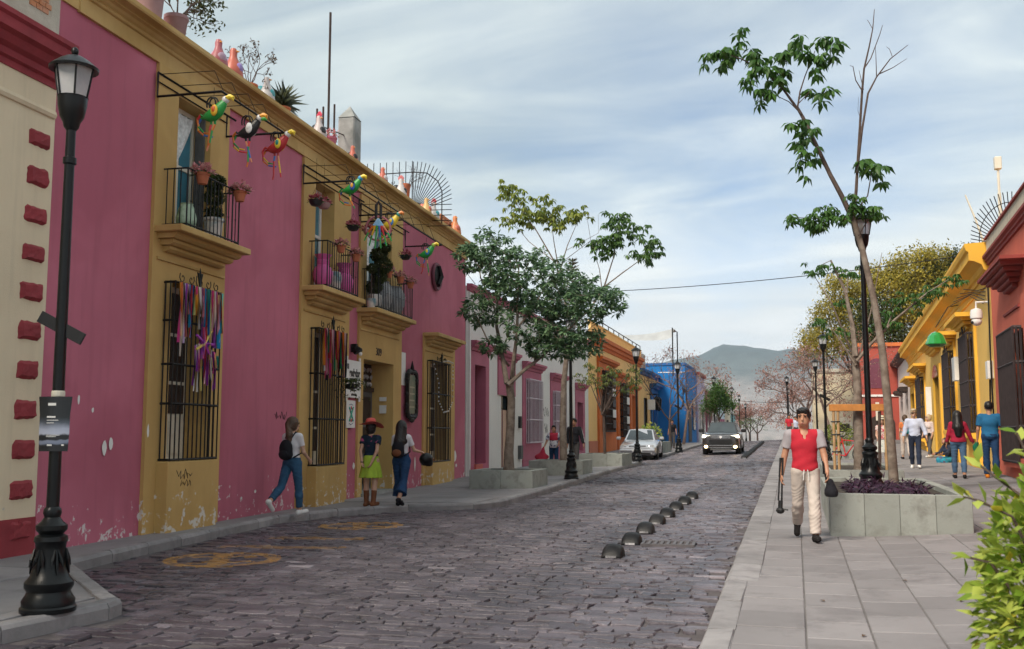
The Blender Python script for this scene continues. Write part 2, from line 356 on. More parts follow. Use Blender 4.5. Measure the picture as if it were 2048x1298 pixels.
def stone_shape(cx, cy, w, d, near):
    g = .005; hw, hd = w / 2 - g, d / 2 - g; j = min(.028, d * .16)
    cs = [(-hw, -hd), (hw * rnd.uniform(-.3, .3), -hd), (hw, -hd), (hw, hd), (hw * rnd.uniform(-.3, .3), hd), (-hw, hd)]
    cs = [(a + rnd.uniform(-j, j) * 1.3, b + rnd.uniform(-j, j) * 1.2) for a, b in cs]
    z0 = gz(cx, cy) + rnd.gauss(0, .0045); tx, ty = rnd.gauss(0, .02), rnd.gauss(0, .03)
    zc = gz(cx, cy)
    top = [(a * .93, b * .915, z0 - zc + a * tx + b * ty + rnd.gauss(0, .0025)) for a, b in cs]; bot = [(a, b, -.045 ) for a, b in cs]
    mid = [(a * .98, b * .97, z0 - zc - .008) for a, b in cs]
    n = 6; V = bot + mid + top
    Fc = [(12, 13, 16, 17), (13, 14, 15, 16)]
    Fc += [(i, (i + 1) % n, n + (i + 1) % n, n + i) for i in range(n)] + [(n + i, n + (i + 1) % n, 2 * n + (i + 1) % n, 2 * n + i) for i in range(n)]
    return V, Fc, zc
def stone_px(s):
    X, Y = s[0], s[1]
    if X < -.90 * Y + .3 or X > .2 * Y + .3 or Y < 6.0: return 0
    return s[2] * s[3] / (X * X + Y * Y) ** 1.5
order = sorted(range(len(stones)), key=lambda i: -stone_px(stones[i])); nearset = set(order[:300])
for i, (cx, cy, w, d) in enumerate(stones):
    V, Fc, zc = stone_shape(cx, cy, w, d, i in nearset)
    t = min(1, max(0, rnd.betavariate(1.5, 2.1) * .9 + (.3 if rnd.random() < .05 else 0)))
    if i in nearset:
        link('cobblestone', mesh_np('cobblestone', V, Fc, M['cobble'], tint=[t] * len(Fc)), road, (cx, cy, zc))
    else:
        small.tint = t; small.add([(a + cx, b + cy, c + zc) for a, b, c in V], Fc)
o = small.build('cobblestones', M['cobble'], road, use_tint=True); o['kind'] = 'stuff'
# ---------------- pavements
ysl = sorted(set([-6 + i for i in range(100)] + [a for a, b in LK if a > -6 and a < 100] + [a - .02 for a, b in LK if 5 < a < 100]))
pl = sheet('pavement_left', lambda Y: (-16 if Y < 9.6 else wall_x(Y) - .6, lk(Y) - .05), ysl, lambda X, Y: gz(X, Y) + .105, M['walk'], 10); tag(pl, kind='structure')
pr = sheet('pavement_right', lambda Y: (rk(Y) + .05, right_wall_x(Y) + .5), [-6 + i for i in range(105)], lambda X, Y: sz(X, Y) - .012, M['joint'], 12); tag(pr, kind='structure')
def slab(parent, name, x0, x1, y0, y1, zf, mat, g=.006, th=.05, tint=.5, mb=None, drop=0):
    h_ = g * 1.7; cs = [(x0 + g, y0 + h_), (x1 - g, y0 + h_), (x1 - g, y1 - h_), (x0 + g, y1 - h_)]
    b = .006; ins = [(x0 + g + b, y0 + h_ + b), (x1 - g - b, y0 + h_ + b), (x1 - g - b, y1 - h_ - b), (x0 + g + b, y1 - h_ - b)]
    dz_ = rnd.gauss(0, .0015)
    V = [(x, y, zf(x, y) - th) for x, y in cs] + [(x, y, zf(x, y) - b + dz_) for x, y in cs] + [(x, y, zf(x, y) + dz_) for x, y in ins]
    Fc = [(8, 9, 10, 11)] + [(i, (i + 1) % 4, 4 + (i + 1) % 4, 4 + i) for i in range(4)] + [(4 + i, 4 + (i + 1) % 4, 8 + (i + 1) % 4, 8 + i) for i in range(4)]
    if mb is not None: mb.tint = tint; mb.add(V, Fc)
    else: link(name, mesh_np(name, V, Fc, mat, tint=[tint] * len(Fc)), parent)
# left pavement slabs (large, worn)
for (ya, yb_) in ((5.0, 9.4), (19.6, 41.6)):
    y = ya; row = 0
    while y < yb_:
        dy = min(1.35, yb_ - y); x = -9.95 if y > 15 else -10.4
        x = max(x, wall_x(y + .7) + .02); xe = min(lk(y), lk(y + dy)) - .19
        if y < 10: xe = min(xe, lk(y + dy * .5) - .2)
        k = 0
        while x < xe - .15:
            x1 = min(x + 1.25, xe)
            slab(pl, 'paving_slab', x, x1, y, y + dy, lambda a, b: gz(a, b) + .118, M['walk'], tint=rnd.random())
            x = x1; k += 1
        y += dy; row += 1
def kerb_run(parent, line, zf, side, width, L=.95, mat=None, near=60):
    pts = []
    for i in range(len(line) - 1):
        (y0, x0), (y1, x1) = line[i], line[i + 1]; n = max(1, round(math.hypot(y1 - y0, x1 - x0) / L))
        pts += [((x0 + (x1 - x0) * k / n), y0 + (y1 - y0) * k / n) for k in range(n)]
    pts.append((line[-1][1], line[-1][0]))
    far = MB(); cnt = 0
    for (a, b) in zip(pts[:-1], pts[1:]):
        if b[1] < 3: continue
        d = Vector((b[0] - a[0], b[1] - a[1])); ln = d.length; d.normalize(); nrm = Vector((d.y, -d.x)) * side
        g = .005; A = Vector(a) + d * g; B = Vector(b) - d * g
        prof = [(0, -.16), (0, .085), (.02, .118), (.045, .128), (width - .01, .126), (width, .116), (width, -.1)]
        V = []
        for q in (A, B):
            for (o_, z_) in prof:
                p = q - nrm * (o_ - .0); V.append((p.x + rnd.gauss(0, .003), p.y, zf(q.x, q.y) - .0 + z_ + (rnd.gauss(0, .004) if z_ > 0 else 0)))
        k = len(prof); Fc = [(i, i + 1, k + i + 1, k + i) for i in range(k - 1)] + [tuple(range(k))[::-1], tuple(range(k, 2 * k))]
        t = rnd.random()
        if cnt < near: link('kerb_stone', mesh_np('kerb_stone', V, Fc, mat or M['kerb'], tint=[t] * len(Fc)), parent)
        else: far.tint = t; far.add(V, Fc)
        cnt += 1
    if far.v: far.build('kerb_stones', mat or M['kerb'], parent, use_tint=True)['kind'] = 'stuff'
kerb_run(pl, [p for p in LK if p[0] < 130], gz, 1, .17)
kerb_run(pr, [(y, rk(y)) for y in (2, 10.3)], gz, -1, .222, 1.2, near=20)
kerb_run(pr, [(y, rk(y)) for y in (10.3, 40, 80, 120)], gz, -1, .335, 1.1, near=40)
# right pavement slabs
cols = [-.38, .03] + [.03 + .47 * i for i in range(1, 14)]
cand = []
y = 3.0; row = 0
while y < 62:
    dy = .64 if y < 40 else 1.28
    for c in range(len(cols) - 1):
        x0, x1 = cols[c], cols[c + 1]
        if c == 0: x0 = rk(y) + (.215 if y < 10.3 else .325)
        off = 0 if c % 2 == 0 else dy * .5
        if x1 > right_wall_x(y) - .05: x1 = right_wall_x(y) - .02
        if x1 - x0 < .1 or x0 > .24 * y + 2.2: continue
        cand.append((x0, x1, y + off, y + off + dy))
    y += dy; row += 1
vis = [c for c in cand if c[0] < .2 * c[2] + .1 and c[2] > 6.2]; vis.sort(key=lambda c: c[2]); vset = set(vis[:300]); rest = MB()
for c in cand:
    t = rnd.random()
    if c in vset: slab(pr, 'paving_slab', *c, sz, M['pave'], tint=t)
    else: slab(pr, 'paving_slab', *c, sz, M['pave'], tint=t, mb=rest)
rest.build('paving_slabs', M['pave'], pr, use_tint=True)['kind'] = 'stuff'
# ================================================================ houses
class House:
    def __init__(s, name, label, p0, slope, left=True, cat='house', group=None):
        ang = math.atan2(1, slope)
        s.root = thing(name, label, cat, (p0[0], p0[1], 0), ang, group); s.sy = -1 if left else 1
        s.p0 = Vector((p0[0], p0[1], 0)); s.e = Vector((math.cos(ang), math.sin(ang), 0)); s.n = Vector((s.e.y, -s.e.x, 0)) * (1 if left else -1); s.rz = ang
    def w(s, u, z, off=0): return s.p0 + s.e * u + s.n * off + Vector((0, 0, z))
    def box(s, mb, u0, u1, o0, o1, z0, z1, b=0):
        ya, yb_ = sorted((o0 * s.sy, o1 * s.sy)); mb.box(u0, u1, ya, yb_, z0, z1, b); return mb
    def b(s, name, mat, u0, u1, o0, o1, z0, z1, parent=None, bev=0):
        return s.box(MB(), u0, u1, o0, o1, z0, z1, bev).build(name, mat, parent or s.root)
    def panel(s, name, mat, u0, u1, z0, z1, holes, off=0, back=None, reveal=0.0, parent=None):
        """front skin at off with real openings and reveals; back = how far behind the skin the sides go"""
        us = sorted({u0, u1, *[h[0] for h in holes], *[h[1] for h in holes]}); zs = sorted({z0, z1, *[h[2] for h in holes], *[h[3] for h in holes]})
        us = [u for u in us if u0 <= u <= u1]; zs = [z for z in zs if z0 <= z <= z1]
        mb = MB(); y = off * s.sy; Vi = {}
        def vid(u, z, yy):
            k = (round(u, 4), round(z, 4), round(yy, 4))
            if k not in Vi: Vi[k] = len(mb.v); mb.v.append((u, yy, z))
            return Vi[k]
        def F(ids): mb.f.append(tuple(ids)); mb.t.append(.5); mb.m.append(0)
        for i in range(len(us) - 1):
            for j in range(len(zs) - 1):
                um, zm = (us[i] + us[i + 1]) / 2, (zs[j] + zs[j + 1]) / 2
                if any(h[0] < um < h[1] and h[2] < zm < h[3] for h in holes): continue
                F([vid(us[i], zs[j], y), vid(us[i + 1], zs[j], y), vid(us[i + 1], zs[j + 1], y), vid(us[i], zs[j + 1], y)])
        for h in holes:
            if not reveal: break
            y2 = (off - reveal - (h[4] if len(h) > 4 else 0)) * s.sy
            a, b_, c, d = h[:4]; c = max(c, z0); d = min(d, z1)
            for (p, q) in (((a, c), (a, d)), ((a, d), (b_, d)), ((b_, d), (b_, c)), ((b_, c), (a, c))):
                F([vid(*p, y), vid(*q, y), vid(*q, y2), vid(*p, y2)])
        if back:
            y3 = (off - back) * s.sy
            for (p, q) in (((u0, z0), (u0, z1)), ((u0, z1), (u1, z1)), ((u1, z1), (u1, z0))):
                F([vid(*p, y), vid(*q, y), vid(*q, y3), vid(*p, y3)])
            if back > 1: F([vid(u0, z0, y3), vid(u1, z0, y3), vid(u1, z1, y3), vid(u0, z1, y3)])
        return mb.build(name, mat, parent or s.root)
    def mould(s, name, mat, u0, u1, prof, parent=None, mitre=0):
        """profile [(off, z)...] run along the wall from u0 to u1; mitre pulls the ends in with the offset"""
        mo = max(p[0] for p in prof) or 1
        A = [(u0 + mitre * (mo - p[0]), p[0] * s.sy, p[1]) for p in prof]; B = [(u1 - mitre * (mo - p[0]), p[0] * s.sy, p[1]) for p in prof]; n = len(prof)
        mb = MB(); mb.add(A + B, [tuple(range(n))[::-1], tuple(range(n, 2 * n))] + [(i, (i + 1) % n, n + (i + 1) % n, n + i) for i in range(n)])
        return mb.build(name, mat, parent or s.root)
    def grille(s, name, u0, u1, o, z0, z1, levels, n, r=.012, mat=None, parent=None, back=0.0, side=3, extra=None):
        mb = MB(); y = o * s.sy; yb_ = back * s.sy
        xs = [u0 + (u1 - u0) * i / n for i in range(n + 1)]
        for x in xs: mb.tube([(x, y, z0), (x, y, z1)], r, 5)
        for k in range(1, side):
            for x in (u0, u1): mb.tube([(x, y + (yb_ - y) * k / side, z0), (x, y + (yb_ - y) * k / side, z1)], r, 5)
        for z in levels: mb.tube([(u0, yb_, z), (u0, y, z), (u1, y, z), (u1, yb_, z)], r * 1.5, 4)
        if extra: extra(mb, y)
        return mb.build(name, mat or M['iron'], parent or s.root)
def scroll(mb, x, y, z, s, flip=1, r=.008):
    pts = [(x + flip * s * (.15 + t) * math.cos(t * 7) * .5, y, z + s * (.15 + t) * math.sin(t * 7) * .5) for t in [i / 9 for i in range(10)]]
    mb.tube(pts, r, 4)
def crest(mb, y, u0, u1, z, s=.10):
    for i in range(5):
        x = u0 + (u1 - u0) * (i + .5) / 5; scroll(mb, x, y, z + s * .6, s * (1.2 if i != 2 else 1.7), 1 if i % 2 else -1)
    m = (u0 + u1) / 2
    for a in (-.5, 0, .5): mb.tube([(m, y, z), (m + a * s * .8, y, z + s * 1.6), (m + a * s * 1.4, y, z + s * (2.3 if a == 0 else 1.7))], [.014, .02, .004], 5)
def pediment(H, mat, u0, u1, z, out=.5, th=.10, steps=3, inset=.13, name='balcony', top_mat=None):
    """corbelled slab as one part with its steps as sub-parts"""
    sl = H.b(name, mat, u0, u1, -.02, out, z - th, z, bev=.012)
    for k in range(steps):
        o = out * (.74 - .2 * k); i = inset * (k + 1); zz = z - th - .085 * k
        H.mould('corbel_step', mat, u0 + i * .5, u1 - i * .5, [(-.02, zz - .08), (o - .05, zz - .08), (o, zz - .045), (o, zz), (-.02, zz)], sl)
    H.mould('necking', mat, u0 + .08, u1 - .08, [(-.01, z - th - .085 * steps - .15), (.085, z - th - .085 * steps - .135), (.085, z - th - .085 * steps - .1), (-.01, z - th - .085 * steps - .09)], sl)
    return sl
def railing(H, parent, u0, u1, o, z0, z1, step=.115, r=.009):
    mb = MB(); y = o * H.sy; n = max(2, round((u1 - u0) / step))
    for i in range(n + 1):
        x = u0 + (u1 - u0) * i / n; mb.tube([(x, y, z0), (x, y, z1)], r if 0 < i < n else r * 1.5, 5)
        if i % 2: mb.ball((x, y, z0 + (z1 - z0) * .45), .016, 6, 4)
    for x in (u0, u1):
        for k in range(1, 4): mb.tube([(x, y * (1 - k / 4), z0), (x, y * (1 - k / 4), z1)], r, 5)
    for z in (z0 + .03, z1): mb.tube([(u0, 0.03 * H.sy, z), (u0, y, z), (u1, y, z), (u1, .03 * H.sy, z)], .014, 5)
    return mb.build('railing', M['iron'], parent)
def french_window(H, u0, u1, z0, z1, depth, glass, frame, leaf_open=False, curtain=False, shutter=None):
    fr = MB(); d0, d1 = -depth, -depth + .06; t = .07
    H.box(fr, u0, u0 + t, d0, d1, z0, z1); H.box(fr, u1 - t, u1, d0, d1, z0, z1); H.box(fr, u0 + t, u1 - t, d0, d1, z1 - t, z1); H.box(fr, u0 + t, u1 - t, d0, d1, z0, z0 + .25)
    um = (u0 + u1) / 2; H.box(fr, um - .04, um + .04, d0, d1, z0 + .25, z1 - t); zm = z0 + (z1 - z0) * .55
    H.box(fr, u0 + t, um - .04, d0, d1, zm - .03, zm + .03); H.box(fr, um + .04, u1 - t, d0, d1, zm - .03, zm + .03)
    f = fr.build('window', frame, H.root)
    for a, b_ in ((u0 + t, um - .04), (um + .04, u1 - t)):
        for c, d in ((z0 + .25, zm - .03), (zm + .03, z1 - t)): H.b('pane', glass, a, b_, -depth + .015, -depth + .03, c, d, f)
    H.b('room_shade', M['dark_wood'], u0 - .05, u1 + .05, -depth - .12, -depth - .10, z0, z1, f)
    if curtain:
        mb = MB(); n = 14
        V = []; 
        for j in range(9):
            zz = z1 - .1 - (z1 - z0) * .42 * j / 8; wdt = (u1 - u0) * (.85 - .55 * (j / 8) ** 1.3)
            for i in range(n + 1): V.append((u0 + t + wdt * i / n, (-depth + .09 + .02 * math.sin(i * 2.1 + j * .3)) * H.sy, zz))
        mb.add(V, [(j * (n + 1) + i, j * (n + 1) + i + 1, (j + 1) * (n + 1) + i + 1, (j + 1) * (n + 1) + i) for j in range(8) for i in range(n)])
        mb.build('curtain', M['lace'], f)
    if shutter:   # an inner leaf folded back against the reveal
        H.b('shutter', shutter, u1 + .0 - .05, u1 - .012, -depth + .1, -.04, z0 + .05, z1 - .06, f)
    return f
# ---------------------------------------------------------------- pink house
PH = House('pink_house', 'long two storey pink house with ochre window bays and deep ochre cornice', (-8.86, 10.0), -.056)
holes = [(2.95, 4.02, 1.3, 4.0), (2.95, 3.93, 4.75, 6.86), (8.2, 9.28, 1.05, 3.82), (8.12, 9.1, 4.62, 6.82), (10.95, 13.0, .36, 3.4, .2), (11.05, 12.75, 4.54, 6.74), (16.1, 17.7, .95, 3.72)]
PH.panel('wall', M['pink'], .22, 19.93, 0, 7.6, holes, 0, 7.0)
for (u0, u1, z1, hs) in ((2.4, 4.53, 7.2, holes[:2]), (7.55, 10.05, 7.18, holes[2:4]), (10.66, 13.6, 7.16, holes[4:6]), (15.5, 18.55, 4.36, holes[6:])):
    PH.panel('window_bay', M['ochre'], u0, u1, .2, z1, hs, .055, .06, .38)
cor = PH.mould('cornice', M['ochre_trim'], .55, 20.02, [(-.2, 7.2), (.05, 7.2), (.05, 7.42), (.085, 7.43), (.10, 7.455), (.085, 7.48), (.12, 7.50), (.15, 7.53), (.20, 7.545), (.20, 7.56), (.23, 7.57), (.33, 7.575), (.345, 7.60), (.345, 7.66), (.33, 7.67), (-.2, 7.67)])
PH.mould('frieze_block', M['ochre_trim'], .24, .55, [(-.1, 7.22), (.03, 7.22), (.03, 7.62), (-.1, 7.62)])
# balconies, plinths, grilles
b1 = pediment(PH, M['ochre_trim'], 2.42, 4.56, 4.75, .5, inset=.16); railing(PH, b1, 2.62, 4.2, .45, 4.76, 5.63)
b2 = pediment(PH, M['ochre_trim'], 7.56, 9.86, 4.60, .5, inset=.16); railing(PH, b2, 7.85, 9.5, .45, 4.61, 5.53)
b3 = pediment(PH, M['ochre_trim'], 10.6, 13.42, 4.53, .5, inset=.16); railing(PH, b3, 10.78, 13.2, .45, 4.54, 5.44)
b4 = pediment(PH, M['ochre_trim'], 15.5, 18.36, 4.45, .45, inset=.16, name='pediment')
for (u0, u1, zt) in ((2.7, 4.13, 1.3), (7.98, 9.47, 1.05), (15.72, 17.68, .9)):
    PH.b('window_plinth', M['ochre'], u0, u1, .04, .25, .2, zt, bev=.01)
g1 = PH.grille('window_grille', 2.74, 4.09, .24, 1.31, 3.97, [1.33, 2.15, 2.73, 3.38, 3.95], 11, extra=lambda mb, y: crest(mb, y, 2.8, 4.05, 3.96, .13))
g2 = PH.grille('window_grille', 8.0, 9.42, .24, 1.07, 3.82, [1.09, 2.0, 2.9, 3.8], 12, extra=lambda mb, y: crest(mb, y, 8.05, 9.38, 3.82, .13))
g4 = PH.grille('window_grille', 15.78, 17.6, .2, .92, 3.72, [.94, 1.86, 2.8, 3.7], 13, extra=lambda mb, y: crest(mb, y, 16.2, 17.2, 3.72, .12))
# lower windows: tall casement doors in the reveals
def casement(H, u0, u1, z0, z1, depth, split):
    w = H.b('window', M['frame_white'], u0, u1, -depth, -depth + .05, z0, z1)
    H.b('shutter', M['dark_wood'], u0 + .08, (u0 + u1) / 2 - .03, -depth + .05, -depth + .062, z0 + split, z1 - .1, w); H.b('shutter', M['dark_wood'], (u0 + u1) / 2 + .03, u1 - .08, -depth + .05, -depth + .062, z0 + split, z1 - .1, w)
    for k in range(2): H.b('rail', M['frame_white'], u0 + .08, u1 - .08, -depth + .05, -depth + .075, z0 + split + .75 * (k + .6), z0 + split + .75 * (k + .6) + .05, w)
    for (a, b_) in ((u0 + .1, (u0 + u1) / 2 - .05), ((u0 + u1) / 2 + .05, u1 - .1)): H.b('lower_panel', M['frame_white'], a, b_, -depth + .05, -depth + .068, z0 + .1, z0 + split - .12, w)
    return w
casement(PH, 2.95, 4.02, 1.3, 4.0, .34, .72)
casement(PH, 8.2, 9.28, 1.05, 3.82, .34, .3)
casement(PH, 16.1, 17.7, .95, 3.72, .36, .25)
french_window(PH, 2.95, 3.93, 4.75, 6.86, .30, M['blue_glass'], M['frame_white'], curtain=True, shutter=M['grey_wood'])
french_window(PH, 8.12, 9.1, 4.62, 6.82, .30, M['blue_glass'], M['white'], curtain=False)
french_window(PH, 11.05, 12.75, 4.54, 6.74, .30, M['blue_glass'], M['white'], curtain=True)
# street door with carved transom
dr = PH.b('door', M['grey_wood'], 10.97, 12.98, -.55, -.49, .36, 2.72)
for i in range(2):
    for j in range(3):
        PH.b('door_panel', M['dark_wood'], 11.08 + i * .98, 11.88 + i * .98, -.49, -.475, .5 + j * .74, 1.12 + j * .74, dr, bev=.006)
PH.b('door_frame', M['dark_wood'], 10.97, 12.98, -.55, -.44, 2.72, 2.82, dr)
def transom():
    mb = MB(); y = -.5 * PH.sy
    for i in range(9):
        for j in range(3): scroll(mb, 11.1 + i * .225, y, 2.92 + j * .17, .13, 1 if (i + j) % 2 else -1, .016)
    return mb.build('transom_scrollwork', M['steel'], dr)
transom(); PH.b('transom', M['dark_wood'], 10.97, 12.98, -.55, -.52, 2.82, 3.4, dr)
PH.b('threshold', M['stone'], 10.9, 13.05, -.55, .10, .2, .37)
# iron canopy frames that carry the parrots
def canopy(u0, u1, z, ztop, out):
    mb = MB(); s = PH.sy
    for u in (u0, u1):
        mb.tube([(u, .06 * s, ztop), (u, .06 * s, z), (u, out * s, z)], .02, 4)
    mb.tube([(u0, .06 * s, ztop), (u1 + .3, .06 * s, ztop)], .02, 4); mb.tube([(u0, out * s, z), (u1, out * s, z)], .02, 4)
    mb.tube([(u0, .07 * s, ztop - .14), (u1, .07 * s, ztop - .14)], .012, 4)
    n = 4
    for i in range(n): 
        u = u0 + (u1 - u0) * (i + .15) / n; mb.tube([(u, .06 * s, ztop), (u, out * .85 * s, ztop - .02), (u, out * s, z)], .006, 4)
    return mb.build('canopy_frame', M['iron'], PH.root)
canopy(2.36, 4.42, 6.66, 7.03, 1.1); canopy(7.5, 10.5, 6.62, 7.0, 1.05); canopy(10.62, 13.75, 6.5, 6.93, 1.05)
# house number over the door
def text(name, body, size, mat, M4, parent=None, ext=.004, align='CENTER', font_off=0, space=1.0):
    c = bpy.data.curves.new(name, 'FONT'); c.body = body; c.size = size; c.extrude = ext; c.align_x = align; c.align_y = 'CENTER'; c.space_character = space; c.offset = font_off
    c.materials.append(mat); t_ = bpy.data.objects.new(name, c); COL.objects.link(t_)
    me = bpy.data.meshes.new_from_object(t_.evaluated_get(bpy.context.evaluated_depsgraph_get())); bpy.data.objects.remove(t_)
    o = link(name, me, parent); o.matrix_local = M4; return o
def face_m(H, u, z, off, local=True):
    """text plane on a facade: text x along the wall, text y up, facing the street"""
    if H.sy < 0: X = Vector((1, 0, 0)); Yv = Vector((0, 0, 1)); Z = Vector((0, -1, 0))
    else: X = Vector((-1, 0, 0)); Yv = Vector((0, 0, 1)); Z = Vector((0, 1, 0))
    m = Matrix((X, Yv, Z)).transposed().to_4x4(); m.translation = Vector((u, off * H.sy, z)); return m
text('house_number', '309', .26, M['dark_wood'], face_m(PH, 11.92, 3.62, .06), PH.root, .006)
# ---------------------------------------------------------------- cream corner house
CH = House('cream_house', 'cream house with oxblood quoins and cornice cut off by the left edge of the picture', (-8.86, 10.0), -.056)
CH.panel('wall', M['cream'], -9, .215, 0, 6.5, [], .012, 7)
CH.panel('parapet', M['cement'], -9, .215, 6.5, 8.9, [], .005, 7)
CH.panel('dado', M['quoin'], -9, .214, 0, .72, [], .025, .05)
CH.mould('cornice', M['quoin'], -9, .20, [(-.1, 6.02), (.03, 6.02), (.03, 6.1), (.08, 6.12), (.08, 6.2), (.15, 6.24), (.2, 6.32), (.28, 6.35), (.28, 6.47), (.32, 6.5), (.32, 6.56), (-.1, 6.6)])
CH.mould('string_course', M['cream'], -9, .19, [(0, 5.63), (.04, 5.64), (.06, 5.68), (.04, 5.73), (0, 5.74)])
for k in range(11):
    zc = 5.31 - .473 * k
    w = .405 + rnd.uniform(-.02, .02); h = .235 + rnd.uniform(-.02, .02)
    bm = bmesh.new(); bmesh.ops.create_grid(bm, x_segments=7, y_segments=5, size=.5)
    V = []; 
    for v in bm.verts:
        e = max(abs(v.co.x), abs(v.co.y)) * 2
        jx, jz = rnd.gauss(0, .006), rnd.gauss(0, .006)
        V.append((-.055 + v.co.x * w + jx, -(.058 + rnd.gauss(0, .004) if e < .95 else .0), zc + v.co.y * h + jz))
    bm.verts.index_update(); Fc = [[v.index for v in f.verts] for f in bm.faces]; bm.free()
    link('quoin', mesh_np('quoin', V, Fc, M['quoin']), CH.root)
for (u, z, w, h) in ((-.95, 7.0, .5, .25), (-.35, 6.92, .35, .22)):
    mb = MB()
    for j in range(3):
        for i in range(3): CH.box(mb, u + i * w / 3 + (.05 if j % 2 else 0), u + (i + .92) * w / 3 + (.05 if j % 2 else 0), .004, .016, z + j * h / 3, z + (j + .85) * h / 3)
    mb.build('exposed_brick', M['brick'], CH.root)
# ---------------------------------------------------------------- white house with rose surrounds
WH = House('white_house', 'white one storey house with rose door and window surrounds behind the large tree', (-9.98, 30.0), -.015)
wh_holes = [(.8, 2.05, .72, 3.93, .3), (4.14, 5.4, .5, 3.05), (7.65, 9.75, 1.35, 3.78), (12.4, 14.5, 1.5, 3.5), (17.85, 19.3, .85, 3.22)]
WH.panel('wall', M['white_wall'], .02, 21.0, 0, 6.4, wh_holes, 0, 6)
for (u0, u1, z0, z1, h) in ((.35, 2.45, .2, 4.35, 0), (3.65, 6.0, 3.06, 4.3, 1), (7.15, 10.2, .2, 4.15, 2), (12.0, 14.95, .2, 3.98, 3), (17.5, 19.8, .3, 3.82, 4)):
    WH.panel('surround', M['rose'], u0, u1, z0, z1, [wh_holes[h]] if h != 1 else [], .05, .06, .3)
    WH.mould('pediment', M['rose'], u0 - .12, u1 + .12, [(0, z1), (.09, z1 + .02), (.12, z1 + .10), (.2, z1 + .14), (.24, z1 + .22), (.28, z1 + .24), (.28, z1 + .32), (0, z1 + .34)], mitre=.5)
WH.mould('cornice', M['rose'], .02, 21.0, [(0, 6.25), (.08, 6.27), (.14, 6.36), (.2, 6.38), (.2, 6.46), (0, 6.48)])
for u0, u1, z0, z1, m in ((.8, 2.05, .72, 3.93, 'rose_door'), (17.85, 19.3, .85, 3.22, 'rose_door')):
    d = WH.b('door', M[m], u0, u1, -.36, -.3, z0, z1)
    for j in range(3): WH.b('door_panel', M[m], u0 + .15, u1 - .15, -.3, -.285, z0 + .2 + j * (z1 - z0) * .31, z0 + .15 + (j + .85) * (z1 - z0) * .31, d)
M['beige_door'] = mk('beige_metal_door', (.52, .36, .27), .6, .12, 3, .05, 40)
d = WH.b('door', M['beige_door'], 4.14, 5.4, -.2, -.14, .5, 2.55); WH.b('mid_stile', M['rose_door'], 4.74, 4.79, -.14, -.12, .5, 2.55, d); WH.b('fanlight', M['glass'], 4.14, 5.4, -.2, -.15, 2.58, 3.05, d)
for u0, u1, z0, z1 in ((7.65, 9.75, 1.35, 3.78), (12.4, 14.5, 1.5, 3.5)):
    w = WH.b('window', M['glass'], u0, u1, -.3, -.26, z0, z1); WH.b('mullion', M['white'], (u0 + u1) / 2 - .04, (u0 + u1) / 2 + .04, -.26, -.22, z0, z1, w)
M['pale_iron'] = mk('pale_grille_paint', (.55, .47, .52), .6, .1, 4, .05, 40)
for u0, u1, z0, z1 in ((7.6, 9.8, 1.35, 3.8), (12.36, 14.54, 1.5, 3.52)): WH.grille('window_grille', u0, u1, .2, z0, z1, [z0, z0 + (z1 - z0) * .36, z0 + (z1 - z0) * .7, z1], 10, .02, M['pale_iron'])
M['coral_step'] = mk('coral_step', (.50, .13, .11), .8, .1, 2, .1, 40)
WH.b('doorstep', M['coral_step'], .7, 2.3, -.3, .3, .3, .52); WH.b('doorstep', M['coral_step'], .75, 1.5, -.3, .12, .52, .72)
WH.b('meter_box', M['black_plastic'], 6.55, 6.75, 0, .1, 1.9, 2.35); WH.b('meter_box', M['grey_wood'], 6.5, 6.85, 0, .12, .75, 1.25)
WH.b('downpipe', M['white'], .1, .2, 0, .1, .3, 6.2)
# ---------------------------------------------------------------- apricot house with balustrade
OH = House('apricot_house', 'apricot house with orange cornice and roof balustrade beyond the white house', (-9.98, 30.0), -.015)
oh_holes = [(24.6, 28.0, 1.9, 5.2), (31.0, 33.5, 1.6, 4.8), (36.2, 38.4, 1.0, 4.2)]
OH.panel('wall', M['apricot'], 21.03, 41.0, 0, 6.6, oh_holes, 0, 6)
OH.panel('dado', M['terracotta_dado'], 21.03, 41.0, 0, 1.3, [(36.2, 38.4, 1.0, 4.2)], .04, .05)
for (u0, u1, z0, z1, h) in ((23.6, 29.4, .4, 5.6, 0), (30.2, 34.3, .4, 5.1, 1), (35.6, 39.2, .5, 4.6, 2)):
    OH.panel('surround', M['orange_trim'], u0, u1, z0, z1, [oh_holes[h]], .12, .13, .35)
    OH.mould('pediment', M['orange_trim'], u0 - .15, u1 + .15, [(0, z1), (.2, z1 + .03), (.25, z1 + .12), (.36, z1 + .15), (.36, z1 + .3), (0, z1 + .32)], mitre=.4)
OH.mould('cornice', M['orange_trim'], 21.0, 41.05, [(0, 6.35), (.06, 6.36), (.1, 6.5), (.2, 6.55), (.22, 6.72), (.34, 6.76), (.36, 6.95), (.2, 7.0), (0, 7.0)])
bal = OH.mould('balustrade', M['apricot'], 21.0, 40.9, [(.0, 7.0), (.18, 7.0), (.18, 7.08), (.0, 7.08)])
for i in range(66): OH.b('baluster', M['apricot'], 21.05 + i * .3, 21.2 + i * .3, .03, .15, 7.08, 7.5, bal)
OH.b('coping', M['apricot'], 21.0, 40.9, 0, .18, 7.5, 7.58, bal)
mb = MB()
mb.tube([(21, -.09, 7.85), (40.8, -.09, 7.85)], .03, 5)
for i in range(11): mb.tube([(21.2 + i * 1.95, -.09, 7.55), (21.2 + i * 1.95, -.09, 7.85)], .03, 5)
mb.build('handrail', M['iron'], bal)
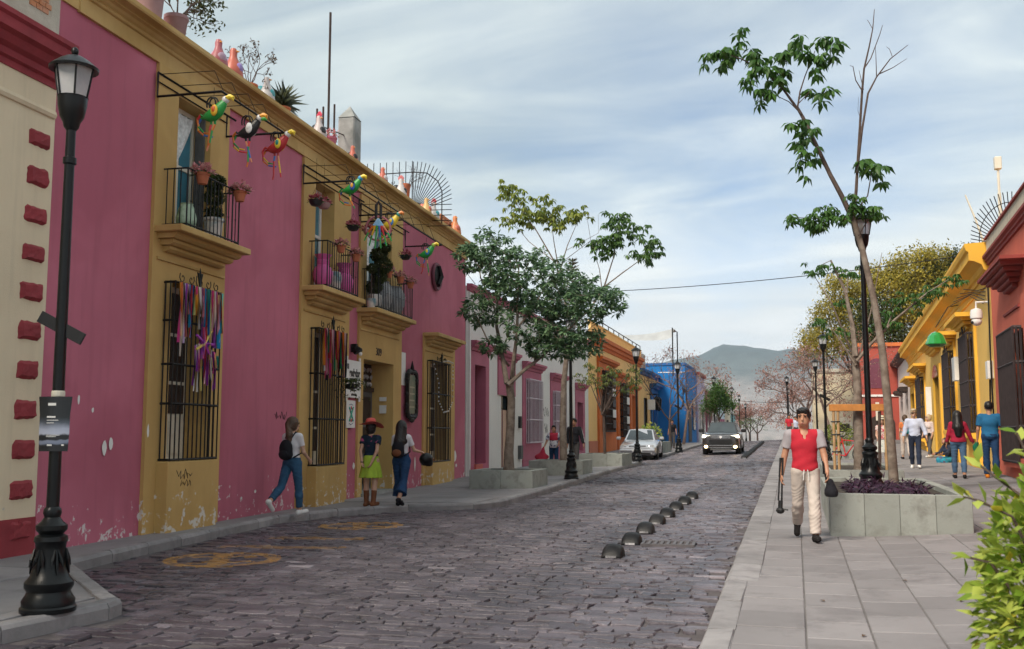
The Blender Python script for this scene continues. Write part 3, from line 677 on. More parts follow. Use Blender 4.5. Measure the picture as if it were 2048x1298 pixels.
for (u0, u1, z0, z1) in oh_holes[:2]:
    w = OH.b('window', M['dark_wood'], u0, u1, -.3, -.26, z0, z1)
    OH.grille('window_grille', u0, u1, .3, z0 - .1, z1, [z0 - .08 + (z1 - z0) * k / 8 for k in range(9)], 9, .03, M['rust_iron'])
    for k in range(5): OH.b('shop_sign_plate', M['white'] if k % 2 else M['black_plastic'], u1 - 1.2, u1 - .1, .34, .36, z0 + .1 + k * .6, z0 + .55 + k * .6, w)
OH.b('door', M['frame_white'], 36.2, 38.4, -.3, -.25, 1.0, 4.2)
# ---------------------------------------------------------------- blue-trimmed yellow shop and cobalt wall
BS = House('blue_trimmed_shop', 'yellow shop front with blue cornice and blue doorway before the cobalt wall', (-9.98, 30.0), -.015)
BS.panel('wall', M['apricot'], 41.1, 50.9, 0, 6.1, [(47.6, 50.4, .9, 4.3), (43.0, 45.0, .9, 4.3)], 0, 6)
BS.mould('cornice', M['blue_trim'], 41.1, 51.0, [(0, 5.9), (.15, 5.95), (.2, 6.1), (.34, 6.15), (.36, 6.3), (0, 6.35)])
BS.panel('surround', M['blue_trim'], 46.8, 50.8, .5, 5.1, [(47.6, 50.4, .9, 4.3)], .12, .14, .3)
BS.mould('pediment', M['blue_trim'], 46.4, 51.0, [(0, 5.1), (.3, 5.15), (.4, 5.3), (.55, 5.35), (.55, 5.5), (0, 5.55)], mitre=.5)
BS.b('door', M['blue_trim'], 47.6, 50.4, -.3, -.25, .9, 4.3); BS.b('door', M['grey_wood'], 43.0, 45.0, -.2, -.15, .9, 4.3)
BS.b('shop_sign', M['white'], 43.2, 43.3, .25, .8, 3.4, 4.15, bev=.02)
for u in (44.6, 46.2):
    lm = MB(); OH_y = -.75; lm.tube([(u, -.02, 4.6), (u, OH_y, 4.6), (u, OH_y, 4.45)], .03, 5); lm.lathe([(.05, 4.45), (.2, 4.3), (.24, 4.25), (.16, 3.5), (.1, 3.42), (.02, 3.35)], (u, OH_y, 0), 6)
    lm.build('wall_lantern', M['iron'], BS.root)
CB = thing('cobalt_house', 'house with a plain cobalt blue side wall facing down the street', 'house', (-9.4, 81.0, 0))
mb = MB().box(-5, .95, 0, 9, 0, 7.15); mb.build('wall', M['blue'], CB)
MB().box(-5, 1.02, -.06, 9.1, 7.15, 7.35).build('coping', M['blue_trim'], CB); MB().box(-1.2, .97, -.02, 0, 6.55, 6.62).build('string_course', M['white'], CB); MB().box(.952, 1.0, 2, 4.4, 1.0, 4.2).build('door', M['dark_wood'], CB)
MB().box(.952, 1.05, 5.5, 7.4, 2.0, 4.6).build('window', M['glass'], CB)
# far houses on the left going down the hill
cols_far = [('lavender', (.42, .38, .55)), ('maroon', (.27, .05, .06)), ('brick red', (.34, .13, .09)), ('pale blue', (.50, .60, .66)), ('cream', (.66, .58, .44)), ('teal', (.16, .36, .38)), ('salmon pink', (.62, .32, .27))]
yy = 90.2
for i, (nm, c) in enumerate(cols_far):
    L = (7.5, 8, 9, 11, 11, 12, 14)[i]; h = (6.2, 5.4, 5.6, 5.3, 7.2, 5.6, 6.0)[i]; z0 = gz(-8, yy + L)
    m_ = mk(nm.replace(' ', '_') + '_stucco', c, .85, .08, .5, .1, 40)
    x0 = -8.35 + .0 * i
    H = thing('distant_house', f'distant {nm} house down the left side of the street', 'house', (x0, yy, z0), 0, 'houses lining the far left side of the street')
    MB().box(-7, 0, 0, L - .02, -.5, h).build('wall', m_, H); MB().box(-7.05, .22, -.01, L - .03, h, h + .3).build('cornice', M['white'] if i % 2 else M['red_trim'], H)
    for k in range(3):
        y0 = .8 + k * (L - 1.6) / 3; mm = MB().box(.0, .14, y0 - .15, y0 + 1.5, .2, 3.6).build('surround', M['white'] if i % 2 == 0 else M['rose'], H)
        MB().box(.14, .17, y0, y0 + 1.3, .35 if k == 1 else 1.1, 3.3).build('window' if k != 1 else 'door', M['glass'] if k != 1 else M['dark_wood'], H)
    yy += L
# ---------------------------------------------------------------- red house, right
RH = House('red_house', 'brick red house at the right edge with dark red window hood and cement parapet', (4.52, 20.0), .046, left=False)
rh_holes = [(2.75, 5.15, 1.2, 3.9), (-4.4, -2.0, 1.0, 3.9)]
RH.panel('wall', M['red'], -9, 7.58, 0, 6.15, rh_holes, 0, 7, .45)
RH.mould('cornice', M['red_trim'], -9.04, 7.62, [(0, 5.98), (.05, 5.99), (.05, 6.05), (.09, 6.07), (.09, 6.12), (.15, 6.16), (.15, 6.22), (0, 6.24)])
M['parapet'] = mk('stained_cement_parapet', (.52, .46, .36), .9, .1, 1.2, .3, 30, streak=.75)
RH.panel('parapet', M['parapet'], -9, 7.56, 6.24, 6.62, [], .05, .3); RH.b('coping', M['red_trim'], -9.02, 7.6, -.28, .1, 6.62, 6.67)
for (u0, u1, z) in ((2.2, 5.9, 5.35), (-5.0, -1.4, 5.35)):
    hd = RH.b('window_hood', M['red_trim'], u0, u1, -.02, .5, z - .07, z)
    for k in range(5): RH.mould('hood_step', M['red_trim'], u0 + .24 * (k + 1), u1 - .24 * (k + 1), [(-.02, z - .09 * (k + 1) - .055), (.44 - .085 * k, z - .09 * (k + 1) - .055), (.46 - .085 * k, z - .09 * (k + 1) - .03), (.46 - .085 * k, z - .09 * (k + 1) + .02), (-.02, z - .09 * (k + 1) + .02)], hd)
    RH.mould('necking', M['red_trim'], u0 + .8, u1 - .8, [(0, 4.35), (.09, 4.37), (.09, 4.42), (0, 4.44)], hd)
RH.panel('surround', M['red'], 2.35, 5.55, .5, 4.6, [rh_holes[0]], .05, .06, .4)
RH.b('window', M['dark_wood'], 2.75, 5.15, -.42, -.36, 1.2, 3.9); RH.b('sill', M['red'], 2.5, 5.4, .0, .2, .98, 1.19)
M['slats'] = mk('dark_grille_wood', (.035, .026, .027), .6, .3, 6, .15, 40)
RH.grille('window_grille', 2.95, 5.2, .22, 1.1, 3.95, [1.12, 1.85, 3.2, 3.93], 22, .028, M['slats'])
# ---------------------------------------------------------------- yellow house, right
YH = House('yellow_house', 'long sunny yellow house with heavy cornice and tall barred windows on the right', (4.52, 20.0), .046, left=False)
yh = [(11.3, 13.0, 1.75, 4.5), (17.0, 18.7, 1.85, 4.4), (22.8, 25.4, .6, 4.0), (31.0, 33.6, 1.5, 4.25), (38.2, 41.0, .9, 3.9)]
YH.panel('wall', M['yellow'], 7.62, 42.6, 0, 6.2, yh, 0, 7, .45)
YH.mould('cornice', M['yellow_trim'], 7.66, 42.9, [(0, 5.52), (.04, 5.53), (.04, 5.6), (.02, 5.62), (.02, 5.74), (.06, 5.76), (.06, 5.86), (.12, 5.9), (.16, 6.02), (.34, 6.12), (.46, 6.14), (.46, 6.36), (.52, 6.4), (.55, 6.5), (.55, 6.58), (0, 6.6)], mitre=.0)
for (u0, u1, z) in ((10.7, 14.2, 5.15), (16.1, 19.8, 5.12), (21.6, 26.6, 5.35), (29.8, 35.2, 4.95), (37.2, 42.4, 4.75)):
    hd = YH.b('window_hood', M['yellow_trim'], u0, u1, -.02, .55, z - .12, z)
    for k in range(3): YH.mould('hood_step', M['yellow_trim'], u0 + .25 * (k + 1), u1 - .25 * (k + 1), [(-.02, z - .2 - .1 * k), (.36 - .1 * k, z - .2 - .1 * k), (.4 - .1 * k, z - .12 - .1 * k), (-.02, z - .12 - .1 * k)], hd)
for k, (u0, u1, z0, z1) in enumerate(yh):
    YH.panel('surround', M['yellow_trim'], u0 - .45, u1 + .45, .3, z1 + .45, [yh[k]], .07, .08, .4)
    if k in (0, 1, 3):
        YH.b('window', M['dark_wood'], u0, u1, -.42, -.36, z0, z1); YH.mould('sill', M['yellow_trim'], u0 - .5, u1 + .5, [(0, z0 - .4), (.12, z0 - .38), (.16, z0 - .2), (.3, z0 - .16), (.3, z0 - .04), (0, z0 - .02)])
        YH.grille('window_grille', u0 - .22, u1 + .22, .24, z0, z1 + .1, [z0 + .02, z0 + .75, z0 + 1.45, z0 + 2.1, z1 + .08], 16, .026, M['slats'], extra=lambda mb, y, a=u0, b_=u1, z=z1: crest(mb, y, a, b_, z + .1, .16))
    else: YH.b('door', M['dark_wood'], u0, u1, -.45, -.4, z0, z1)
mb = MB()   # arched head of the doorway
for i in range(13):
    a = PI * i / 12; mb.v.append((24.1 + 1.3 * math.cos(a), .10, 4.0 + .5 * math.sin(a)))
mb.f = [tuple(range(13))]; mb.t = [.5]; mb.m = [0]; mb.build('fanlight', M['glass'], YH.root)
YH.b('banner', M['white'], 26.5, 26.56, .08, .30, 2.5, 3.7); YH.b('utility_box', M['white'], 14.6, 15.5, .0, .25, 3.4, 4.15); YH.b('meter_box', M['white'], 7.75, 8.15, .0, .14, 3.1, 3.55)
cm = MB(); cm.tube([(7.7, .02, 5.05), (7.7, .34, 5.05), (7.7, .34, 4.85)], .03, 6); cm.lathe([(.03, .1), (.13, .06), (.15, -.02), (.15, -.16), (.12, -.18)], (7.7, .34, 4.8), 12); cm.ball((7.7, .34, 4.56), (.13, .13, .12), 12, 7)
cm.build('security_camera', M['white'], YH.root, smooth=True); MB().ball((7.64, .45, 4.53), .04, 8, 5).build('camera_lens', M['black_plastic'], YH.root)
mb = MB()
for (a, b_) in (((7.6, .05, 5.6), (7.66, .06, .9)), ((8.3, .03, 3.1), (8.35, .03, 1.2))): mb.tube([a, ((a[0] + b_[0]) / 2 + .05, a[1] + .02, (a[2] + b_[2]) / 2), b_], .022, 5)
for k in range(5): mb.tube([(7.6, .1 + .02 * k, 5.4 - .1 * k), (9.2 + k * .5, .1, 5.55 + .03 * k), (11.5 + k, .2, 5.9)], .012, 4)
mb.build('wall_cable', M['iron'], YH.root)
# pale pink house, red gable house and cream house farther right
PW = House('pale_pink_house', 'pale pink white house with dark eaves just beyond the yellow house', (4.52, 20.0), .046, left=False)
M['palepink'] = mk('pale_pink_stucco', (.72, .60, .55), .85, .06, .6, .1, 50)
PW.panel('wall', M['palepink'], 42.7, 62, 0, 6.4, [(45, 47, 1, 3.8), (51, 53, 1, 3.8), (57, 59, 1, 3.6)], 0, 7, .3)
PW.mould('eaves', M['dark_wood'], 42.6, 62.1, [(0, 6.3), (.3, 6.35), (.5, 6.5), (.5, 6.62), (0, 6.66)])
for a in (45, 51, 57):
    PW.b('window', M['glass'], a, a + 2, -.3, -.25, 1, 3.8); PW.mould('window_hood', M['dark_wood'], a - .3, a + 2.3, [(0, 4.2), (.4, 4.25), (.5, 4.4), (.5, 4.5), (0, 4.52)])
RG = thing('red_corner_house', 'brick red corner house with arched upper windows between lamp post and trunk', 'house', (4.4, 76.0, 0))
MB().box(0, 5.5, 0, 6, 0, 7.9).build('wall', mk('deep_red_stucco', (.36, .07, .05), .85, .1, .5), RG); MB().box(-.12, 5.6, -.15, 6.1, 7.9, 8.15).build('cornice', M['orange_trim'], RG); MB().box(-.05, 5.5, -.1, 0, 4.3, 4.45).build('string_course', M['white'], RG)
for k in range(2):
    mb = MB(); cx = 1.3 + k * 1.9; n = 8
    mb.prism([(cx - .55, 4.9)] + [(cx - .55 * math.cos(PI * i / n), 6.6 + .45 * math.sin(PI * i / n)) for i in range(n + 1)] + [(cx + .55, 4.9)], 1, -.03, .02); mb.build('window', M['rose_door'], RG)
MB().box(1.1, 1.35, -.25, -.2, 2.6, 3.9).build('street_banner', M['frame_white'], RG)
mb = MB(); n = 8; mb.prism([(.6, .5)] + [(1.5 - .9 * math.cos(PI * i / n), 2.4 + .6 * math.sin(PI * i / n)) for i in range(n + 1)] + [(2.4, .5)], 1, -.02, .02); mb.build('doorway', M['dark_wood'], RG)
CF = thing('cream_corner_house', 'cream stuccoed house behind the red budded tree on the right side', 'house', (1.5, 90.0, 0))
M['creamfar'] = mk('mottled_cream_stucco', (.66, .57, .40), .9, .1, .8, .1, 10, alt=(.55, .50, .40))
MB().box(0, 3.4, 0, 8, -.5, 6.9).build('wall', M['creamfar'], CF); MB().box(-.12, 3.5, -.15, 8, 6.9, 7.2).build('cornice', M['cement'], CF)
MB().box(2.0, 2.9, -.04, .02, 1.8, 2.5).build('window', M['dark_wood'], CF)
mb = MB(); mb.prism([(1.75, 1.5)] + [(2.45 - .7 * math.cos(PI * i / n), 2.6 + .45 * math.sin(PI * i / n)) for i in range(n + 1)] + [(3.15, 1.5)], 1, -.025, .0); mb.build('arched_surround', M['frame_white'], CF)
MB().box(-.03, 3.4, -.03, -.001, -.5, 1.6).build('dado', M['cement'], CF)
# ================================================================ mountain and haze
def mountain():
    xs = np.linspace(-2600, 2600, 150); ys = np.linspace(2300, 4300, 46)
    rg = np.random.RandomState(5)
    ph = rg.uniform(0, 6.28, 40); fx = rg.uniform(.5, 14, 40) / 1000; fy = rg.uniform(.5, 14, 40) / 1000
    V = []
    for y in ys:
        for x in xs:
            # ridge line read along x at the crest distance
            cr = np.interp(x, [-2600, -1390, -890, -490, -320, -215, -115, 65, 285, 545, 1035, 1835, 2600], [90, 150, 195, 245, 280, 322, 300, 285, 276, 266, 235, 190, 90])
            t = (y - 3500) / 900.0; env = math.exp(-t * t * 1.9)
            n = sum(math.sin(x * fx[k] * 6.28 + y * fy[k] * 3 + ph[k]) / (1 + fx[k] * 900) for k in range(40))
            spur = .5 + .5 * math.sin(x * .011 + y * .002 + 1.2 * math.sin(x * .003))
            z = cr * env * (1 - .24 * spur * min(1, abs(t) * 1.8)) + n * 6.5 * env - 14
            V.append((x, y, z if 2301 < y < 4299 else -17))
    w = len(xs); Fc = [(j * w + i, j * w + i + 1, (j + 1) * w + i + 1, (j + 1) * w + i) for j in range(len(ys) - 1) for i in range(w - 1)]
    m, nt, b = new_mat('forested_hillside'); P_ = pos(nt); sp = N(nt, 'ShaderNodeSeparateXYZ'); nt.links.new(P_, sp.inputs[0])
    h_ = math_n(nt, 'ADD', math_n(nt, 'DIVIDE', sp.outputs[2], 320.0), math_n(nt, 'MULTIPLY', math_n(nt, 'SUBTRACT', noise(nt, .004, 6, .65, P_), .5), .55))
    c = ramp(nt, h_, .18, .80, (.30, .255, .235), (.030, .058, .060), [(.45, (.20, .18, .17)), (.62, (.07, .09, .085))])   # pale valley haze painted into the lower slopes, forest above
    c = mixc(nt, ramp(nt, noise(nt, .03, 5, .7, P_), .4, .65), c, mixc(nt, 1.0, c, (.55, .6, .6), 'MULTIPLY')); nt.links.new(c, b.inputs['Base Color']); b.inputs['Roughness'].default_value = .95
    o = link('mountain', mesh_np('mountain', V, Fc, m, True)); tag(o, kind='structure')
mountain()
hb = MB().box(-2950, 2950, -100, 4700, -17.6, 345)
m, nt, b = new_mat('haze_air'); nt.nodes.remove(b); pv = N(nt, 'ShaderNodeVolumePrincipled'); pv.inputs['Color'].default_value = (.74, .85, 1.0, 1); pv.inputs['Density'].default_value = .00012; pv.inputs['Anisotropy'].default_value = .2
nt.links.new(pv.outputs[0], nt.nodes['Material Output'].inputs['Volume'])
tag(hb.build('haze', m), 'pale blue air haze over the street and hills', 'haze', kind='stuff')
# ================================================================ street lamps
m, nt, b = new_mat('frosted_lamp_glass'); b.inputs['Base Color'].default_value = (.78, .79, .80, 1); b.inputs['Roughness'].default_value = .35; b.inputs['Transmission Weight'].default_value = .55; b.inputs['IOR'].default_value = 1.2
nt.links.new(ramp(nt, noise(nt, 6, 3, .5, pos(nt)), .3, .7, (.62, .63, .66), (.88, .88, .88)), b.inputs['Base Color']); M['frost'] = m
def make_lamp(bracket=True):
    t = thing('street_lamp', 'x', 'street lamp')
    base = MB().lathe([(.215, 0), (.218, .035), (.202, .05), (.206, .09), (.175, .14), (.168, .165), (.190, .20), (.190, .235), (.152, .28), (.128, .36), (.116, .50), (.12, .55), (.132, .565), (.126, .60), (.092, .62), (.122, .655), (.122, .69), (.085, .72), (.062, .755), (.072, .79), (.068, .82), (.052, .84)], n=20)
    bo = base.build('base', M['lamp_iron'], t, smooth=True)
    for k in range(6):
        a = k * PI / 3 + .3; mb = MB(); ca, sa = math.cos(a), math.sin(a)
        for dx, l in ((0, .2), (-.035, .14), (.035, .14)):
            mb.tube([(.118 * ca - dx * sa * .3, .118 * sa + dx * ca * .3, .50), (.136 * ca - dx * sa, .136 * sa + dx * ca, .50 - l * .6), (.150 * ca - dx * 1.3 * sa, .150 * sa + dx * 1.3 * ca, .50 - l)], [.008, .016, .004], 5)
        mb.build('acanthus_leaf', M['lamp_iron'], bo)
    MB().tube([(0, 0, .83), (0, 0, 2.4), (0, 0, 4.06)], [.052, .047, .040], 14).lathe([(.041, 3.72), (.055, 3.73), (.055, 3.78), (.041, 3.79)], n=14, cap=False).build('pole', M['lamp_iron'], t, smooth=True)
    MB().lathe([(.04, 4.02), (.062, 4.05), (.07, 4.09), (.098, 4.14), (.118, 4.24), (.122, 4.31), (.128, 4.315), (.10, 4.32)], n=16).build('lantern_cup', M['lamp_iron'], t, smooth=True)
    cage = MB()
    for k in range(6):
        a = k * PI / 3; cage.tube([(.123 * math.cos(a), .123 * math.sin(a), 4.31), (.168 * math.cos(a), .168 * math.sin(a), 4.57)], .009, 5)
    cg = cage.build('lantern_cage', M['lamp_iron'], t)
    for k in range(6):
        a, b_ = k * PI / 3, (k + 1) * PI / 3; mb = MB(); r0, r1 = .119, .164
        mb.quad((r0 * math.cos(a), r0 * math.sin(a), 4.315), (r0 * math.cos(b_), r0 * math.sin(b_), 4.315), (r1 * math.cos(b_), r1 * math.sin(b_), 4.565), (r1 * math.cos(a), r1 * math.sin(a), 4.565)); mb.build('pane', M['frost'], cg)
    MB().lathe([(.02, 4.33), (.035, 4.36), (.035, 4.5), (.02, 4.53)], n=10).build('bulb', M['white'], cg, smooth=True)
    MB().lathe([(.15, 4.565), (.20, 4.555), (.205, 4.575), (.175, 4.60), (.12, 4.645), (.07, 4.675), (.035, 4.69)], n=20).build('cap', M['lamp_iron'], t, smooth=True)
    MB().ball((0, 0, 4.725), (.032, .032, .04), 10, 7).build('finial', M['lamp_iron'], t, smooth=True)
    if bracket:
        mb = MB().box(-.21, .21, -.012, .012, -.05, .05); mb.xf(Matrix.Translation((0, 0, 2.32)) @ Matrix.Rotation(rad(28), 4, 'Y')); mb.build('sign_bracket', M['black_plastic'], t)
    return t
lampA = make_lamp(True); lampB = make_lamp(False)
LAMPS = [((-5.91, 7.01), True, 'tall black street lamp with a taped poster on the corner pavement at left', 0), ((-6.27, 28.5), False, 'black street lamp rising into the tree crown between the left planters', 0), ((-6.29, 41.2), False, 'black street lamp in front of the parked silver car', 0),
         ((-5.83, 52.3), True, 'black street lamp in front of the cobalt blue wall', 0), ((-5.5, 72), False, None, 0), ((-5.35, 90), False, None, 0), ((-5.4, 103), False, None, 0), ((-5.5, 118), False, None, 0), ((-5.6, 132), False, None, 0),
         ((1.19, 18.0), False, 'black street lamp among purple plants in the near right planter', .80), ((1.07, 39.0), True, 'black street lamp behind the man in the red shirt', 0), ((1.1, 56), False, 'street lamp half hidden in the red budded tree on the right', 0), ((-.56, 79), False, None, 0), ((-.6, 88), False, None, 0), ((-.6, 97), False, None, 0)]
for i, ((x, y), br, lab, z) in enumerate(LAMPS):
    o = (lampA if i == 0 else copy_tree(lampA)) if br else (lampB if i == 1 else copy_tree(lampB))
    zz = z or ((gz(x, y) + .12) if x < -3 else sz(max(x, -.4), y))
    o.location = (x, y, zz); o['group'] = 'black street lamps along both kerbs'
    o.rotation_euler = (0, 0, .26 if br else rnd.uniform(0, 1))
    o['label'] = lab or (f"small far street lamp, {('fifth', 'sixth', 'seventh', 'eighth', 'ninth')[i - 4]} in the left row" if x < -3 else f"small far street lamp, {('fourth', 'fifth', 'sixth')[i - 12]} in the right row")
# poster on the first lamp
PO = thing('lamp_poster', 'black poster with pale landscape and white lettering taped round the left street lamp', 'poster', (-5.91, 7.01, 0), .27)
def poster():
    m, nt, b = new_mat('printed_poster'); o_ = objc(nt); sp = N(nt, 'ShaderNodeSeparateXYZ'); nt.links.new(o_, sp.inputs[0])
    zc = math_n(nt, 'ADD', sp.outputs[2], math_n(nt, 'MULTIPLY', noise(nt, 9, 4, .6, o_), .06))
    f = math_n(nt, 'DIVIDE', math_n(nt, 'SUBTRACT', zc, 1.60), .45)
    c = ramp(nt, f, 0, 1, (.012, .013, .017), (.010, .012, .016), [(.11, (.012, .014, .018)), (.15, (.16, .19, .27)), (.2, (.19, .22, .3)), (.22, (.012, .014, .018)), (.30, (.012, .014, .018)), (.33, (.40, .43, .53)), (.42, (.34, .37, .47)), (.53, (.07, .085, .11)), (.62, (.014, .018, .022))])
    nt.links.new(c, b.inputs['Base Color']); b.inputs['Roughness'].default_value = .35; return m
mb = MB(); n = 8
V = []
for j in range(4):
    for i in range(n + 1):
        t = -1 + 2 * i / n; hw = .118 if j == 0 else (.125 if j < 3 else .138)
        V.append((t * hw, -.062 - .01 * math.cos(t * 1.5) + (.02 * t * t), 1.57 + .45 * j / 3))
mb.add(V, [(j * (n + 1) + i, j * (n + 1) + i + 1, (j + 1) * (n + 1) + i + 1, (j + 1) * (n + 1) + i) for j in range(3) for i in range(n)])
k = len(mb.v); mb.add([(v[0], v[1] + .004, v[2]) for v in V], [(j * (n + 1) + i, (j + 1) * (n + 1) + i, (j + 1) * (n + 1) + i + 1, j * (n + 1) + i + 1) for j in range(3) for i in range(n)])
sheet_o = mb.build('sheet', poster(), PO)
mb = MB()
for (x0, x1, z, h) in ((-.045, .02, 1.945, .022), (-.05, .02, 1.845, .014), (-.05, .045, 1.822, .006), (-.05, .01, 1.80, .006), (-.05, .06, 1.70, .005), (-.05, .03, 1.688, .005), (-.04, .0, 1.615, .012), (.08, .1, 1.615, .012)): mb.box(x0, x1, -.0755, -.0735, z, z + h)
mb.build('lettering', M['white'], PO)
MB().lathe([(.051, 2.02), (.054, 2.03), (.054, 2.06), (.051, 2.07)], n=14).build('tape', M['frame_white'], PO)
# ================================================================ planters
def planter(label, x0, x1, y0, y1, h, nfront, nside, zf, soil=.08, group='concrete planters'):
    z0 = zf((x0 + x1) / 2, y0); t = thing('planter', label, 'planter', ((x0 + x1) / 2, y0, z0), 0, group)
    cx = (x0 + x1) / 2; w = x1 - x0; d = y1 - y0; th = .14; g = .0015
    def blk(a, b_, c, e):
        zt = h + rnd.gauss(0, .002); mb = MB(); mb.tint = rnd.random(); mb.box(a + g, b_ - g, c + g, e - g, -.25, zt, .007); mb.build('block', M['planter'], t, use_tint=True)
    for i in range(nfront):
        a = -w / 2 + w * i / nfront; blk(a, a + w / nfront, 0, th); blk(a, a + w / nfront, d - th, d)
    for i in range(nside):
        c = th + (d - 2 * th) * i / nside; e = c + (d - 2 * th) / nside; blk(-w / 2, -w / 2 + th, c, e); blk(w / 2 - th, w / 2, c, e)
    MB().box(-w / 2 + th, w / 2 - th, th, d - th, -.1, h - soil).build('soil', M['soil'], t)
    return t
gl = lambda X, Y: gz(X, Y) + .12
planter('low concrete planter holding the big tree nearest the pink house', -8.02, -6.36, 24.4, 26.0, .46, 2, 2, gl)
planter('low concrete planter behind the second lamp on the left pavement', -8.14, -6.42, 30.75, 32.4, .46, 3, 2, gl)
planter('low concrete planter beside the parked silver car', -7.9, -6.2, 36.9, 39.2, .46, 3, 3, gl)
planter('distant planter with yellow green shrub left of the dark car', -8.2, -6.7, 51.5, 56.5, .6, 2, 5, gl)
planter('stained concrete planter with purple plants beside the man in red', .41, 2.2, 14.4, 19.6, .54, 4, 8, sz, .07)
planter('concrete planter with staked tree behind the near one', .58, 2.18, 22.8, 28.2, .44, 3, 8, sz, .06)
planter('distant planter with bright green shrub behind the second right lamp', .9, 2.4, 40.5, 45, .5, 3, 6, sz, .06)
# ================================================================ lane separators and drain
M['rubber'] = mk('weathered_black_iron', (.008, .0078, .009), .5, .3, 8, .15, 40, spec=.25, alt=(.018, .017, .018))
M['worn_face'] = mk('worn_reflector_face', (.09, .085, .09), .5, .35, 14, .2, 40, alt=(.28, .27, .28))
def make_sep():
    t = thing('lane_separator', 'x', 'lane separator')
    ys = [-.24, -.235, -.13, .0, .12, .2, .235]; hs = [.02, .05, .175, .205, .19, .12, .03]; ws = [.15, .155, .165, .17, .165, .15, .12]
    V = []; n = 10
    for y, h, w in zip(ys, hs, ws):
        for i in range(n + 1):
            a = PI * i / n; V.append((-w * (math.copysign(abs(math.cos(a)) ** .75, math.cos(a))), y, h * math.sin(a) ** .7))
    k = n + 1; Fc = [(j * k + i, j * k + i + 1, (j + 1) * k + i + 1, (j + 1) * k + i) for j in range(len(ys) - 1) for i in range(n)] + [tuple(range(k)), tuple(range((len(ys) - 1) * k, len(ys) * k))[::-1]]
    link('dome', mesh_np('dome', V, [f[::-1] for f in Fc], M['rubber'], True), t)
    mb = MB(); P_ = [(-.085 * math.cos(PI * i / 8), math.sin(PI * i / 8)) for i in range(9)]
    mb.add([(x, -.262 + .105 * min(1, s * 1.0), .012 + .125 * s) for x, s in P_] + [(-.085, -.238, 0), (.085, -.238, 0)], [(0, 1, 2, 3, 4, 5, 6, 7, 8, 10, 9)])
    mb.build('worn_face', M['worn_face'], t); return t
sep = make_sep()
SEP = [(-2.24, 12.6), (-2.22, 13.95), (-2.24, 15.4), (-2.24, 16.75), (-2.23, 18.0), (-2.23, 19.4), (-2.22, 20.8), (-2.21, 22.2)] + [(-2.18 - .003 * k, 44.6 + 1.1 * k) for k in range(26)]
for i, (x, y) in enumerate(SEP):
    o = sep if i == 0 else copy_tree(sep); o.location = (x, y, gz(x, y) - .004); o.scale = (.8,) * 3; o['group'] = 'domed lane separators down the middle of the road'
    o['label'] = ('nearest black domed lane separator on the cobbles' if i == 0 else 'farthest dome of the near row of lane separators' if i == 7 else f"black domed lane separator, {('second', 'third', 'fourth', 'fifth', 'sixth', 'seventh')[i - 1]} from the camera in the near row") if i < 8 else 'small distant dome in the far row of lane separators near the crest'
dg = thing('drain_grate', 'iron storm drain grate set in the cobbles beside the lane separators', 'drain', (-1.72, 13.95, gz(-1.72, 13.95) + .012), .05)
MB().box(-.32, .32, -.2, .2, -.02, 0).build('pit', M['asphalt'], dg)
mb = MB().box(-.36, .36, -.24, -.2, -.02, .018).box(-.36, .36, .2, .24, -.02, .018)
for i in range(9): mb.box(-.36 + i * .085, -.32 + i * .085, -.2, .2, -.01, .016)
mb.build('bars', mk('worn_grate_iron', (.10, .09, .095), .5, .3, 9, .2, 40), dg)
# ================================================================ overhead cable
def cable(name, label, a, b_, sag, r=.012, n=24):
    a, b_ = Vector(a), Vector(b_); P_ = [a.lerp(b_, i / n) - Vector((0, 0, sag * 4 * (i / n) * (1 - i / n))) for i in range(n + 1)]
    tag(MB().tube(P_, r, 5).build(name, M['black_plastic']), label, 'cable')
cable('overhead_cable', 'dark overhead cable crossing the sky above the street', (-9.9, 33.2, 6.55), (5.0, 29.5, 6.62), .28)
cable('overhead_cable', 'thin far wire strung low between the last lamps', (-6.5, 96, 4.9), (1.5, 96, 4.7), .25, .02)
# ================================================================ vegetation
rs = np.random.RandomState(11)
def unit(v): return v / np.maximum(np.linalg.norm(v, axis=-1, keepdims=True), 1e-9)
def leaf_mesh(name, P, D, size, width, mat, parent=None, droop=.25, tint=None, cup=.08, upn=None):
    P = np.asarray(P, float); n = len(P); D = unit(np.asarray(D, float)); size = np.broadcast_to(np.asarray(size, float), (n,))
    U = np.tile([0, 0, 1.0], (n, 1)) + rs.normal(0, .35, (n, 3)) if upn is None else upn
    S = unit(np.cross(D, U)); Nn = np.cross(S, D)
    T = np.array([[0, 0, 0], [.42, .5 * width, -.02], [.5, 0, cup], [.42, -.5 * width, -.02], [1, 0, -droop]])
    V = (P[:, None, :] + size[:, None, None] * (D[:, None, :] * T[None, :, 0:1] + S[:, None, :] * T[None, :, 1:2] + Nn[:, None, :] * T[None, :, 2:3])).reshape(-1, 3)
    F0 = np.array([[0, 3, 2], [3, 4, 2], [0, 2, 1], [2, 4, 1]]); Fc = (F0[None] + 5 * np.arange(n)[:, None, None]).reshape(-1, 3)
    me = bpy.data.meshes.new(name); me.vertices.add(len(V)); me.vertices.foreach_set('co', V.ravel()); me.loops.add(len(Fc) * 3); me.loops.foreach_set('vertex_index', Fc.ravel().astype('i4'))
    me.polygons.add(len(Fc)); me.polygons.foreach_set('loop_start', np.arange(0, len(Fc) * 3, 3, dtype='i4')); me.update(calc_edges=True); me.materials.append(mat)
    t = rs.rand(n) if tint is None else tint
    a = me.attributes.new('tint', 'FLOAT', 'FACE'); a.data.foreach_set('value', np.repeat(t, 4).astype('f4'))
    o = link(name, me, parent); o['kind'] = 'stuff'; return o
